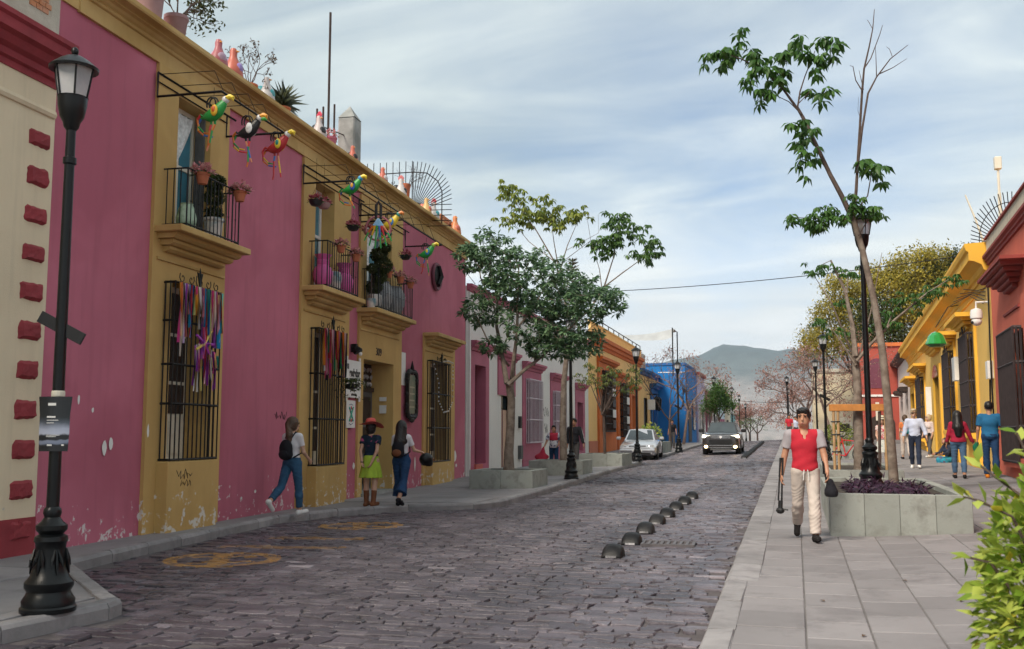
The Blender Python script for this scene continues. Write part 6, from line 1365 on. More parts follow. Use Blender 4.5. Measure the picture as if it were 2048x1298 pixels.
        if band:
            mb = MB(); V = []
            for z in (.022, .05):
                for j in range(n): a = 2 * PI * j / n; V.append(tuple(s.hd((crown + .008) * math.cos(a), (crown + .008) * 1.08 * math.sin(a) - .015, .065 + z)))
            mb.add(V, [(j, (j + 1) % n, n + (j + 1) % n, n + j) for j in range(n)]); mb.build('hat_band', band, o)
        return o
    def world(s, p): return s.root.matrix_basis @ Vector(p)
def bag_thing(name, label, cat, person, fn, mats):
    t = thing(name, label, cat, person.root.location.copy(), person.root.rotation_euler.z); fn(t, person, mats); return t
def backpack(t, p, mats):
    f = p.field(.011); c = p.T(0, -.19, 1.17); f.ell(c, np.array([.135, .085, .17]) * p.k, .02); f.ell(p.T(0, -.19, 1.06), np.array([.14, .085, .09]) * p.k, .04); f.clip(lambda X, Y, Z: Y - (c[1] + .075) + 0 * X + 0 * Z); f.build('pack', mats[0], t)
    f = p.field(.011); f.ell(p.T(0, -.265, 1.08), np.array([.10, .035, .075]) * p.k, .01); f.build('front_pocket', mats[1], t)
    MB().tube([tuple(p.T(x, y, z)) for x, y, z in ((-.02, -.15, 1.35), (0, -.17, 1.38), (.02, -.15, 1.35))], .008, 5).build('handle', mats[0], t)
    for x in (-1, 1): MB().tube([tuple(p.T(x * a, b_, c_)) for a, b_, c_ in ((.06, -.13, 1.36), (.09, -.03, 1.47), (.10, .08, 1.40), (.12, .13, 1.27), (.16, .06, 1.10), (.12, -.12, 1.02))], .014, 6).build('strap', mats[0], t)
C = {k: cloth(k, *v) for k, v in {'red_tee': ((.44, .022, .038),), 'grey_sleeve': ((.33, .30, .32),), 'khaki': ((.50, .43, .385),), 'white_tee': ((.62, .61, .64),), 'jeans': ((.03, .085, .16), .3), 'navy': ((.022, .03, .055), .2), 'lime': ((.33, .47, .05),), 'black': ((.012, .012, .016),), 'denim_dark': ((.015, .045, .11), .25), 'navy_top': ((.012, .025, .045), .2, .85, ((.45, .08, .2), 9, .62)), 'coral': ((.58, .12, .10),), 'boot_brown': ((.17, .065, .03),), 'crimson': ((.33, .018, .045),), 'blue_polo': ((.02, .12, .25),), 'jeans_mid': ((.07, .13, .22), .2), 'pale_blue': ((.48, .52, .66),), 'floral': ((.58, .46, .42), .1, .85, ((.42, .08, .10), 16, .52)), 'white_skirt': ((.60, .60, .56), .1, .85, ((.3, .42, .38), 14, .58)), 'straw': ((.62, .55, .42),), 'lilac_top': ((.55, .46, .45),), 'leggings': ((.09, .085, .085),), 'boy_red': ((.42, .03, .06),), 'boy_white': ((.55, .55, .60), .1, .85, ((.06, .06, .12), 13, .53)), 'track_black': ((.016, .016, .02),), 'orange_top': ((.6, .18, .06),), 'teal': ((.02, .22, .27),), 'blue_wrap': ((.03, .25, .36), .2, .85, ((.12, .05, .12), 8, .56))}.items()}
WHITE = M['white']
# --- man in red with tripod
p = Person('man in red shirt with grey sleeves and khaki trousers walking towards us', (.10, 13.85, sz(.1, 13.85)), PI + .06, 1.70, False, SK_T, ((.30, .08), (-.30, .50)), ((.22, .22, .30, .14), (-.10, .26, .22, .10)), (-.22, .06), .0078)
p.shirt(C['red_tee'], .915, .62, .021, 'shirt', 0, 1, C['grey_sleeve']); p.trousers(C['khaki'], .955, 1.93, .015, .014, wr=.0022); p.shoes(SHOE_B); p.hair(HAIR_B, 'short'); man = p
for x in (-1, 1): MB().tube([tuple(p.T(x * .022, .150, .935)), tuple(p.T(x * .03, .152, .88)), tuple(p.T(x * .035, .142, .80))], .006, 5).build('drawstring', WHITE, p.root)
w0 = p.J['wr', 1] + p.J['fd', 1] / np.linalg.norm(p.J['fd', 1]) * .085
tp = thing('folded_tripod', 'folded black tripod carried in the hand of the man in red', 'tripod', p.root.location.copy(), p.root.rotation_euler.z)
ax = np.array([.06, .05, -1.0]); ax /= np.linalg.norm(ax)
for k in range(3):
    o_ = np.array([.018 * math.cos(k * 2.1), .018 * math.sin(k * 2.1), 0]); a = w0 + o_ - ax * .30; b_ = w0 + o_ * 1.6 + ax * .26; mb = MB().tube([tuple(a), tuple(a * .55 + b_ * .45)], .014, 7).tube([tuple(a * .55 + b_ * .45), tuple(b_)], .011, 7); mb.build('leg', M['black_plastic'], tp)
MB().tube([tuple(w0 + ax * .26), tuple(w0 + ax * .36)], [.03, .03], 9).ball(tuple(w0 + ax * .39), (.055, .045, .045), 10, 7).build('head', M['black_plastic'], tp)
MB().tube([tuple(w0 + ax * .37), tuple(w0 + ax * .40 + np.array([-.10, .02, .02]))], .012, 6).build('pan_handle', M['black_plastic'], tp)
cb = thing('camera_bag', 'black camera bag hanging from the far hand of the man in red', 'bag', p.root.location.copy(), p.root.rotation_euler.z); w1 = p.J['wr', 0] + p.J['fd', 0] / np.linalg.norm(p.J['fd', 0]) * .09
f = Field(w1 - .3, w1 + np.array([.3, .3, .25]), .01); f.cone(w1 + np.array([-.02, .0, -.04]), w1 + np.array([-.03, .02, -.17]), .045, .085, .02); f.cone(w1 + np.array([-.02, -.06, -.16]), w1 + np.array([-.03, .08, -.18]), .07, .07, .03); f.clip(lambda X, Y, Z: (w1[2] - .225) - Z + 0 * X + 0 * Y); f.build('pouch', C['black'], cb)
MB().tube([tuple(w1 + np.array([0, -.06, -.06])), tuple(w1 + np.array([.02, 0, .02])), tuple(w1 + np.array([0, .06, -.06]))], .008, 5).build('strap', M['black_plastic'], cb); MB().tube([tuple(w1 + np.array([.02, -.04, -.04])), tuple(w1 + np.array([.06, -.06, .22])), tuple(w1 + np.array([.05, -.1, .06]))], .012, 5).build('strap', M['black_plastic'], cb)
# --- three women on the left pavement, seen from behind
FWD = rad(5)
p = Person('woman in white tee and rolled blue jeans with ponytail and black backpack', (-8.50, 15.95, gz(-8.5, 16) + .12), FWD - .25, 1.66, True, SK_L, ((-.38, .55), (.16, .05)), ((.12, .12, .35, .1), (.22, .16, .75, .25)), (-.35, 0), .0095)
p.shirt(C['white_tee'], 1.0, .6, .014); p.trousers(C['jeans'], 1.02, 1.84, .011, .01); p.shoes(SHOE_W); p.hair(HAIR_BR, 'pony'); bag_thing('backpack', 'small black leather backpack on the woman in the white tee', 'backpack', p, backpack, (C['black'], C['black']))
p = Person('woman in coral sun hat, embroidered dark top and lime skirt with hands behind her back', (-8.02, 18.25, gz(-8, 18.2) + .12), FWD - .12, 1.60, True, SK_L, ((.03, .02), (-.05, .08)), ((-.42, .10, .12, .42), (-.42, .10, .12, .42)), (-.2, .12), .0095)
p.shirt(C['navy_top'], 1.02, .45, .016, 'embroidered_top', .0, sw=.012); p.skirt(C['lime'], 1.04, .58, .14, .245); p.shoes(C['boot_brown'], None, .62); p.hair(HAIR_B, 'bob'); p.hat(C['coral'], None, .225, .30, .09, .11, .035)
MB().tube([tuple(p.J['wr', 0] + np.array([.03 * math.cos(a), .03 * math.sin(a), 0])) for a in [i * PI / 5 for i in range(11)]], .008, 5).build('wristwatch', C['black'], p.root)
p = Person('woman with long dark hair and wide denim dungarees carrying a helmet', (-7.46, 18.45, gz(-7.46, 18.4) + .12), FWD - .1, 1.62, True, SK_L, ((.18, .06), (-.30, .30)), ((.1, .12, .3, .1), (.35, .30, 1.05, .05)), (-.1, 0), .0095)
p.shirt(C['white_tee'], 1.0, .62, .014); p.trousers(C['denim_dark'], 1.16, 1.66, .016, .075, 'dungarees'); p.shoes(C['black'], None); p.hair(HAIR_B, 'long')
for x in (-1, 1): MB().tube([tuple(p.T(x * .07, -.13, 1.12)), tuple(p.T(x * .085, -.115, 1.33)), tuple(p.T(x * .09, -.02, 1.46)), tuple(p.T(x * .08, .12, 1.25))], .014, 5).build('dungaree_strap', C['denim_dark'], p.root)
bag_thing('backpack', 'dark backpack with brown pocket on the woman in dungarees', 'backpack', p, backpack, (C['black'], C['boot_brown']))
w1 = p.J['wr', 1] + p.J['fd', 1] * .1
hm = thing('helmet', 'glossy black and dark red crash helmet held by the woman in dungarees', 'helmet', p.root.location.copy(), p.root.rotation_euler.z); f = Field(w1 - .35, w1 + .35, .01); c_ = w1 + np.array([.03, .04, -.13]); f.ell(c_, np.array([.135, .155, .13]), 0); f.ell(c_ + np.array([0, .05, -.08]), np.array([.115, .13, .09]), .03); f.ell(c_ + np.array([0, .02, -.12]), np.array([.10, .12, .09]), 0, sub=True); f.build('shell', M['lamp_iron'], hm)
MB().ball(tuple(c_ + np.array([.02, .10, -.01])), (.11, .07, .07), 12, 8).build('visor', C['boot_brown'], hm, smooth=True)
# --- right pavement
p = Person('woman in crimson jumper and jeans walking away from us', (3.66, 25.6, sz(3.66, 25.6)), rad(-4), 1.55, True, SK_T, ((.20, .06), (-.12, .16)), ((.12, .24, .25, .05), (.1, .38, .12, .0)), (0, 0), .011, heavy=.02)
p.shirt(C['crimson'], .93, 1.92, .016, 'jumper', .01); p.trousers(C['jeans_mid'], 1.0, 1.80, .011, .008); p.shoes(SHOE_B); p.hair(HAIR_B, 'long')
p = Person('man in blue polo and dark jeans walking away along the red house', (4.30, 25.3, sz(4.3, 25.3)), rad(-8), 1.70, False, SK_T, ((.10, .03), (-.08, .12)), ((.05, .22, .25, .12), (.14, .24, .30, .02)), (0, 0), .011, heavy=.025)
p.shirt(C['blue_polo'], .93, .72, .016, 'polo_shirt', .0, sw=.012); p.trousers(C['denim_dark'], 1.0, 1.95, .014, .018); p.shoes(SHOE_O); p.hair(HAIR_B, 'short')
wv = p.J['wr', 0] + p.J['fd', 0] * .1; gb = thing('green_cap', 'green folded cap in the hand of the man in blue polo', 'cloth', p.root.location.copy(), p.root.rotation_euler.z); f = Field(wv - .25, wv + .2, .01); f.ell(wv + np.array([-.03, 0, -.09]), np.array([.07, .03, .09]), 0); f.cone(wv, wv + np.array([-.07, .0, -.19]), .04, .012, .03); f.build('fold', cloth('dark_green_cloth', (.01, .13, .07)), gb)  # the green thing in his hand is a folded cap
p = Person('older man in pale blue shirt and navy trousers striding towards us', (3.37, 31.85, sz(3.37, 31.85)), PI - .12, 1.72, False, SK_L, ((.30, .08), (-.22, .18)), ((.05, .34, .45, .15), (.0, .26, .25, .05)), (.15, 0), .012)
p.shirt(C['pale_blue'], .94, 1.75, .016, 'shirt', .0, 0, None, .008); p.trousers(C['navy'], 1.0, 1.92, .012, .006); p.shoes(SHOE_W); p.hair(HAIR_G, 'short'); MB().tube([tuple(p.hd(x, y, .014)) for x, y in ((-.075, .03), (-.045, .1), (0, .108), (.045, .1), (.075, .03))], .012, 5).build('sunglasses', M['black_plastic'], p.root)
p = Person('blonde woman in pale top and grey leggings beside the yellow doorway', (5.0, 42.3, sz(5.0, 42.3)), PI - .75, 1.66, True, SK_L, ((.26, .06), (-.26, .18)), ((.05, .15, .35, .1), (.1, .15, .3, .1)), (-.3, 0), .013)
p.shirt(C['lilac_top'], .98, 1.3, .014); p.trousers(C['leggings'], 1.02, 1.85, .006, .0); p.shoes(SHOE_W); p.hair(HAIR_G, 'bob'); MB().tube([tuple(p.T(*q)) for q in ((-.14, .12, .97), (0, .15, .96), (.14, .12, .97))], .045, 6).build('belt_bag', C['black'], p.root)
p = Person('girl in straw hat, floral top and pale skirt behind the slender trunk', (2.58, 33.3, sz(2.6, 33.3)), PI - .05, 1.50, True, SK_L, ((.08, .05), (-.06, .1)), ((.2, .1, 1.3, .3), (.15, .12, .9, .25)), (0, 0), .012)
p.shirt(C['floral'], .95, .4, .018, 'floral_top', .02); p.skirt(C['white_skirt'], 1.0, .50, .15, .24); p.shoes(SHOE_W); p.hair(HAIR_BR, 'long'); p.hat(C['straw'], C['black'], .135, .05, .09, .10, .0)
p = Person('person in orange top with teal backpack half hidden by the older man', (3.95, 40.4, sz(3.95, 40.4)), .1, 1.62, True, SK_L, ((.15, .05), (-.2, .2)), ((.1, .12, .4, .1), (.1, .14, .4, .1)), (0, 0), .014, detail=False)
p.shirt(C['orange_top'], .95, .6, .014); p.trousers(C['khaki'], 1.0, 1.75, .012, .01); p.shoes(SHOE_B); p.hair(HAIR_BR, 'pony'); bag_thing('backpack', 'teal backpack on the person behind the older man', 'backpack', p, backpack, (C['teal'], C['teal']))
p = Person('seated street vendor wrapped in blue cloth against the yellow wall', (4.98, 36.6, sz(4.98, 36.6)), PI - 1.0, 1.55, True, SK_T, ((1.45, 1.9), (1.5, 1.8)), ((.6, .2, .8, .3), (.6, .2, .8, .3)), (0, .5), .013, lean=.35, seated=True)
p.shirt(C['navy'], .92, 1.9, .02, 'shawl', .03); p.trousers(C['blue_wrap'], 1.0, 1.9, .05, .03, 'wrap_skirt'); p.hair(HAIR_B, 'long'); p.shoes(SHOE_B)
# --- boy and man behind the left planter
p = Person('boy in red and white jersey carrying a red cloth bag', (-7.95, 33.4, gz(-7.95, 33.4) + .12), PI + .25, 1.52, False, SK_T, ((.12, .05), (-.1, .15)), ((.2, .15, .9, .4), (.25, .35, .3, 0)), (0, .2), .012)
p.shirt(C['boy_white'], .90, .75, .016, 'jersey', .01, sw=.01); f = p.field(); p.torso(f, .021); zt = p.T(0, 0, 1.17)[2]
for i in (0, 1): p.arm(f, i, .022, .7, True)
f.clip(lambda X, Y, Z: zt - Z + 0 * X + 0 * Y); f.build('jersey_yoke', C['boy_red'], p.root); p.trousers(C['denim_dark'], .98, 1.93, .014, .015); p.shoes(SHOE_B); p.hair(HAIR_B, 'short')
w1 = p.J['wr', 1] + p.J['fd', 1] * .08; rb = thing('red_cloth_bag', 'red cloth bag hanging from the arm of the boy in the jersey', 'bag', p.root.location.copy(), p.root.rotation_euler.z); f = Field(w1 - .55, w1 + .35, .014); f.cone(w1 + np.array([0, 0, .05]), w1 + np.array([.06, 0, -.33]), .03, .17, .05); f.ell(w1 + np.array([.06, 0, -.27]), np.array([.24, .11, .12]), .05); f.clip(lambda X, Y, Z: (w1[2] - .38) - Z + 0 * X + 0 * Y); f.build('bag', C['boy_red'], rb)
p = Person('man in black tracksuit with white sleeve stripes behind the second lamp', (-7.28, 33.6, gz(-7.28, 33.6) + .12), PI - .1, 1.74, False, SK_T, ((.1, .04), (-.12, .15)), ((.05, .30, .15, .0), (.0, .12, .2, .1)), (.1, 0), .012)
p.shirt(C['track_black'], .90, 1.92, .018, 'jacket', .01, sw=.008); p.trousers(C['leggings'], .98, 1.93, .016, .015); p.shoes(SHOE_B); p.hair(HAIR_B, 'short')
for i in (0, 1):
    sd = -1 if i == 0 else 1; MB().tube([tuple(q + np.array([sd * .066, .0, .012])) for q in (p.J['sh', i], p.J['el', i] - np.array([sd * .006, 0, 0]), p.J['el', i] * .15 + p.J['wr', i] * .85 - np.array([sd * .018, 0, 0]))], .014, 5).build('sleeve_stripe', WHITE, p.root)
# --- small figures at the crest
for (lab, x, y, fc, H, top, low) in (('far man in red shirt by the right lamp row', -.42, 70, PI, 1.74, 'red_tee', 'leggings'), ('far woman in grey blue beside the far man in red', -.02, 71, PI, 1.62, 'pale_blue', 'leggings'), ('far person in black left of the dark car', -7.35, 62.5, PI, 1.7, 'black', 'leggings'), ('far person in white down the left pavement', -5.4, 84.5, 0, 1.66, 'white_tee', 'black')):
    p = Person(lab, (x, y, (gz(x, y) + .12) if x < -3 else sz(x, y)), fc, H, False, SK_T, ((.12, .05), (-.12, .15)), h=.02, detail=False); p.shirt(C[top], .93, .7, .016); p.trousers(C[low], 1.0, 1.9, .014, .01); p.hair(HAIR_B, 'short'); p.shoes(SHOE_B)
# ================================================================ things on the pink house
def hang(u, z, off): return PH.w(u, z, off)
RAINBOW = [(.62, .16, .02), (.70, .42, .03), (.03, .30, .07), (.03, .13, .42), (.55, .03, .04), (.60, .22, .12)]
PC = {}
def pc(c, r=.4):
    if c not in PC: PC[c] = plain('painted_' + str(len(PC)), c, r)
    return PC[c]
def limb_strip(parent, pts, r, cols, name='streamer'):
    n = len(pts) - 1; o = None
    mb = MB(); mats = []
    for i in range(n):
        c = cols[i * len(cols) // n]; m_ = pc(c)
        if m_ not in mats: mats.append(m_)
        mb.mi = mats.index(m_); mb.tube([pts[i], pts[i + 1]], [r * (1 - .35 * i / n), r * (1 - .35 * (i + 1) / n)], 6)
    return mb.build(name, mats, parent)
def parrot(label, u, z, off, body, head, beak, wing, seed, tails=4, toucan=False, sc_=1.0):
    """local x = outward from the wall, z = up"""
    p = hang(u, z, off); t = thing('hanging_parrot', label, 'parrot ornament', p, PH.rz - PI / 2, 'painted tyre parrots hung from the canopy frames'); t.scale = (sc_ * 1.02,) * 3; rg = random.Random(seed)
    V = []; prof = [(-.17, -.09, .03), (-.12, -.085, .075), (-.03, -.05, .10), (.06, .02, .095), (.12, .09, .07), (.155, .14, .05)]
    mb = MB(); n = 10; k = len(prof)
    for i, (x, zz, r) in enumerate(prof):
        for j in range(n): a = 2 * PI * j / n; V.append((x - .6 * r * math.cos(a), r * .75 * math.sin(a), zz + r * .8 * math.cos(a)))
    mb.add(V, [(i * n + j, i * n + (j + 1) % n, (i + 1) * n + (j + 1) % n, (i + 1) * n + j) for i in range(k - 1) for j in range(n)] + [tuple(range(n))[::-1], tuple(range((k - 1) * n, k * n))]); mb.build('body', pc(body), t, smooth=True)
    MB().ball((.165, 0, .165), (.055, .05, .055), 10, 7).build('head', pc(head), t, smooth=True)
    mb = MB(); bp = [(.18, 0, .18), (.235, 0, .205), (.275, 0, .185), (.285, 0, .14)]; mb.tube(bp, [.042, .042, .032, .006], 8); mb.build('beak', pc(beak), t, smooth=True)
    if toucan: MB().tube([(.2, 0, .15), (.26, 0, .15), (.285, 0, .125)], [.03, .03, .01], 8).build('beak_stripe', pc((.05, .32, .05)), t)
    for s in (-1, 1): 
        MB().ball((.03, s * .075, .0), (.055, .02, .085), 10, 6).build('wing', pc(wing[0]), t, smooth=True); MB().ball((.025, s * .085, .015), (.035, .018, .05), 8, 6).build('wing_patch', pc(wing[1]), t, smooth=True); MB().ball((.19, s * .045, .18), .01, 6, 4).build('eye', M['eye_dark'], t)
    for q in range(2): MB().tube([(-.06 + q * .03 + .07 * math.cos(a), .0 + q * .02, .12 + .10 * math.sin(a)) for a in [PI * i / 8 - .3 for i in range(11)]], .012, 5).build('hanger_hoop', M['black_plastic'], t)
    MB().tube([(-.02, 0, .22), (-.02, 0, .36)], .004, 4).build('wire', M['iron'], t)
    for q in range(tails):
        x0 = -.15 + q * .06; c = [rg.choice(RAINBOW) for _ in range(5)]; c[0] = body; bend = rg.uniform(-.14, .10); L = rg.uniform(.34, .52)
        if q < 2: pts = [(-.14, 0, -.08), (-.22, .02 * q, -.03 - .05 * q), (-.27, .03 * q, -.10 - .05 * q), (-.25, 0, -.2 - .06 * q), (-.17, .02, -.29 - .04 * q), (-.08 + .05 * q, .02, -.31 - .05 * q)]
        else: pts = [(x0 - .02, 0, -.08), (x0 - .03, .02, -.18), (x0 - .02 + bend * .3, .0, -.27), (x0 + bend * .7, .0, -.08 - L * .85), (x0 + bend, 0, -.08 - L)]
        limb_strip(t, pts, .018, c)
    return t
G, K, W_, R_, Yl = (.02, .28, .05), (.015, .015, .018), (.68, .68, .68), (.45, .03, .035), (.75, .55, .04)
parrot('green hanging parrot with yellow and red wing, nearest the camera', 2.36, 6.36, 1.0, G, W_, Yl, ((.72, .42, .03), (.6, .12, .03)), 1, 4)
parrot('black hanging toucan with white breast and rainbow bill', 3.42, 6.42, 1.0, K, W_, (.7, .3, .03), (W_, W_), 2, 4, True)
parrot('red hanging macaw with blue and green wing', 4.42, 6.46, 1.0, R_, W_, Yl, (Yl, (.02, .25, .22)), 3, 4)
parrot('green and blue hanging parrot over the second balcony', 7.72, 6.55, 1.0, G, (.05, .3, .55), Yl, ((.04, .13, .42), (.7, .35, .03)), 4, 3)
parrot('yellow and blue hanging parrot over the third balcony', 10.15, 6.35, .95, Yl, (.05, .35, .3), (.6, .2, .05), ((.05, .2, .5), Yl), 5, 3)
parrot('green hanging parrot with yellow bill, farthest from the camera', 12.65, 6.12, 1.0, G, (.35, .5, .08), Yl, ((.03, .2, .45), Yl), 6, 4)
# tyre wreath with ribbons between the second and third balconies
WR = thing('ribbon_wreath', 'large hanging hoop with a fan of bright painted strips above the third balcony', 'wreath', hang(9.35, 6.05, .95), PH.rz - PI / 2 + .3)
MB().tube([(.26 * math.cos(a), 0, .26 * math.sin(a)) for a in [2 * PI * i / 22 for i in range(23)]], .024, 6).build('hoop', pc((.35, .12, .14)), WR)
MB().tube([(-.05, 0, .2), (-.05, 0, .5), (0, 0, .58), (.05, 0, .5), (.05, 0, .2)], .035, 6).build('hanger', M['black_plastic'], WR)
for k in range(6):
    a = -PI / 2 + (k - 2.5) * .30; c = RAINBOW[k % 6]; limb_strip(WR, [(0, -.03, .2), (.15 * math.cos(a), -.04, .05), (.3 * math.cos(a), -.03, .2 + .4 * math.sin(a)), (.42 * math.cos(a) , -.03, .18 + .62 * math.sin(a))], .026, [(.2, .4, .6), c, (.05, .35, .08), RAINBOW[(k + 3) % 6]])
# flower pots
FLP = leafmat('pink_petal', (.55, .18, .20), (.78, .45, .44), .35); FLR = leafmat('crimson_petal', (.30, .02, .05), (.62, .22, .25), .3)
def flower_tuft(parent, c, r, n, lsz, mat):
    v = unit(rs.normal(0, 1, (n, 3))); v[:, 2] = np.abs(v[:, 2]); leaf_mesh('flowers', np.array(c) + v * r * rs.uniform(.4, 1, (n, 1)) * np.array([1, 1, .7]), v + rs.normal(0, .4, v.shape), lsz, .7, mat, parent, .15)
    leaf_mesh('leaves', np.array(c) + v[: n // 3] * r * .7 - np.array([0, 0, r * .25]), v[: n // 3] * np.array([1, 1, .2]), lsz * 1.1, .5, L_mid, parent, .3)
def flower_pot(label, u, z, off, r=.095, h=.15, mat=None, fl=None, grp='terracotta pots hooked on the balcony rails'):
    t = thing('flower_pot', label, 'flower pot', hang(u, z, off), 0, grp); MB().lathe([(r * .62, 0), (r * .68, .01), (r * .92, h * .76), (r * 1.06, h * .78), (r * 1.06, h), (r * .92, h), (r * .88, h * .9), (.001, h * .88)], n=14).build('pot', mat or M['terracotta'], t, smooth=True)
    flower_tuft(t, (0, 0, h * 1.05), r * 1.75, 130, r * .68, fl or FLP); return t
flower_pot('terracotta pot of pink flowers on the rail of the first balcony, nearer the wall corner', 2.95, 5.46, .5, .105, .17)
flower_pot('terracotta pot of pink flowers at the far end of the first balcony rail', 4.12, 5.46, .5, .105, .17)
flower_pot('terracotta pot of pink flowers on the near end of the second balcony rail', 8.42, 5.38, .5)
flower_pot('terracotta pot of pink flowers on the far end of the second balcony rail', 9.25, 5.34, .5)
flower_pot('terracotta pot of pink flowers, nearest of three on the third balcony rail', 11.3, 5.30, .5)
flower_pot('terracotta pot of pink flowers, middle of three on the third balcony rail', 12.15, 5.30, .5)
flower_pot('terracotta pot of pink flowers, farthest of three on the third balcony rail', 12.9, 5.28, .5)
def hanging_pot(label, u, z, off, mat, ztop):
    t = thing('hanging_pot', label, 'hanging pot', hang(u, z, off), 0, 'hanging flower bowls'); MB().lathe([(.03, 0), (.09, .015), (.125, .07), (.135, .12), (.12, .12), (.1, .08), (.001, .07)], n=16).build('bowl', mat, t, smooth=True); flower_tuft(t, (0, 0, .12), .15, 70, .075, FLR)
    mb = MB()
    for k in range(3): a = k * 2.1; mb.tube([(.125 * math.cos(a), .125 * math.sin(a), .12), (0, 0, .38)], .003, 3)
    mb.tube([(0, 0, .38), (0, 0, ztop - z)], .003, 3); mb.build('chain', M['iron'], t)
M['mauve_bowl'] = plain('mauve_bowl', (.32, .19, .19), .6); M['green_bowl'] = plain('green_bowl', (.01, .12, .07), .4)
hanging_pot('black hanging bowl of crimson flowers before the second upper window', 7.12, 6.05, .5, M['black_plastic'], 7.0); hanging_pot('mauve hanging bowl of crimson flowers before the second upper window', 7.5, 6.08, .5, M['mauve_bowl'], 7.0)
hanging_pot('black hanging bowl of flowers before the strip of pink wall', 9.05, 5.95, .5, M['black_plastic'], 7.0); hanging_pot('black hanging bowl of flowers beside the farthest parrot', 12.5, 5.92, .5, M['black_plastic'], 6.95); hanging_pot('green hanging bowl of flowers before the third upper window', 11.1, 6.2, .5, M['green_bowl'], 6.95); hanging_pot('mauve hanging bowl of flowers inside the hoop of strips', 10.25, 6.1, .4, M['mauve_bowl'], 6.95)
# jars and planters on the balconies
def vase(name, label, u, z, off, prof, mat, cat='jar', n=18, flute=0):
    t = thing(name, label, cat, hang(u, z, off), 0); mb = MB().lathe(prof, n=n)
    if flute: mb.v = [(x * (1 + .04 * math.cos(6 * math.atan2(y, x) + z_ * 14)), y * (1 + .04 * math.cos(6 * math.atan2(y, x) + z_ * 14)), z_) for x, y, z_ in mb.v]
    mb.build('jar', mat, t, smooth=True); return t
M['pink_glaze'] = mk('pink_glaze', (.58, .10, .32), .35, .15, 4, .05, 40); M['pale_green_glaze'] = mk('pale_green_glaze', (.42, .56, .42), .35, .1, 5, .05, 30, alt=(.12, .22, .13)); M['white_glaze'] = mk('white_talavera', (.58, .53, .49), .4, .08, 6, .05, 30, alt=(.12, .22, .26)); M['grey_glaze'] = mk('grey_blue_glaze', (.27, .29, .31), .4, .2, 5, .05, 30, alt=(.42, .43, .44))
jug = [(.10, 0), (.13, .02), (.19, .18), (.20, .32), (.16, .42), (.12, .47), (.125, .5), (.13, .55), (.115, .57), (.12, .6), (.16, .66), (.17, .68), (.14, .68), (.1, .6), (.001, .5)]
vase('pink_jar', 'tall fluted pink jar at the near end of the second balcony', 8.1, 4.61, .25, jug, M['pink_glaze'], flute=1); vase('pink_jar', 'tall fluted pink jar at the far end of the second balcony', 9.2, 4.61, .25, jug, M['pink_glaze'], flute=1)
vase('white_pot', 'small white painted pot between the pink jars', 8.66, 4.61, .25, [(.1, 0), (.15, .12), (.17, .3), (.15, .4), (.12, .42)], M['white_glaze'], 'pot')
vase('green_pot', 'pale green painted pot behind the first balcony rail', 3.0, 4.76, .22, [(.10, 0), (.14, .05), (.155, .2), (.12, .34), (.09, .4), (.1, .42)], M['pale_green_glaze'], 'pot')
def topiary(label, u, z, off, pot, balls, stem):
    t = thing('topiary', label, 'potted shrub', hang(u, z, off), 0); MB().lathe(pot, n=16).build('pot', M['white_glaze'], t, smooth=True); MB().tube([(0, 0, pot[-1][1] - .05), (0, 0, stem)], .014, 6).build('stem', M['bark_dark'], t)
    for (x, zz, r) in balls:
        n = int(26000 * r * r) + 200; v = unit(rs.normal(0, 1, (n, 3))); leaf_mesh('foliage', np.array([x, 0, zz]) + v * r * rs.uniform(.6, 1, (n, 1)) * np.array([1, 1, .78]), v + rs.normal(0, .6, v.shape), .05, .7, L_olive, t)
topiary('three tiered topiary in a white painted pot on the first balcony', 3.72, 4.76, .27, [(.11, 0), (.13, .02), (.15, .28), (.17, .3), (.17, .34), (.14, .34), (.001, .3)], [(0, .42, .13), (0, .68, .15), (0, .93, .16)], 1.0)
topiary('shaggy dark shrub in a white pot on the third balcony', 11.0, 4.54, .27, [(.12, 0), (.16, .1), (.17, .3), (.15, .33), (.001, .3)], [(.1, .75, .2), (.2, 1.0, .22), (.1, 1.25, .2), (0, .5, .18), (.25, 1.4, .13)], 1.4)
topiary('small round topiary beside the shaggy shrub', 10.72, 4.54, .3, [(.08, 0), (.1, .1), (.11, .2), (.001, .18)], [(0, .9, .11)], .85)
big = [(.2, 0), (.26, .05), (.36, .3), (.38, .5), (.32, .66), (.28, .7), (.3, .74), (.26, .74), (.001, .6)]
vase('grey_jar', 'big grey glazed jar, nearer of two behind the third rail', 11.75, 4.54, .06, big, M['grey_glaze']); vase('grey_jar', 'big grey glazed jar, farther of two behind the third rail', 12.65, 4.54, .06, big, M['grey_glaze'])
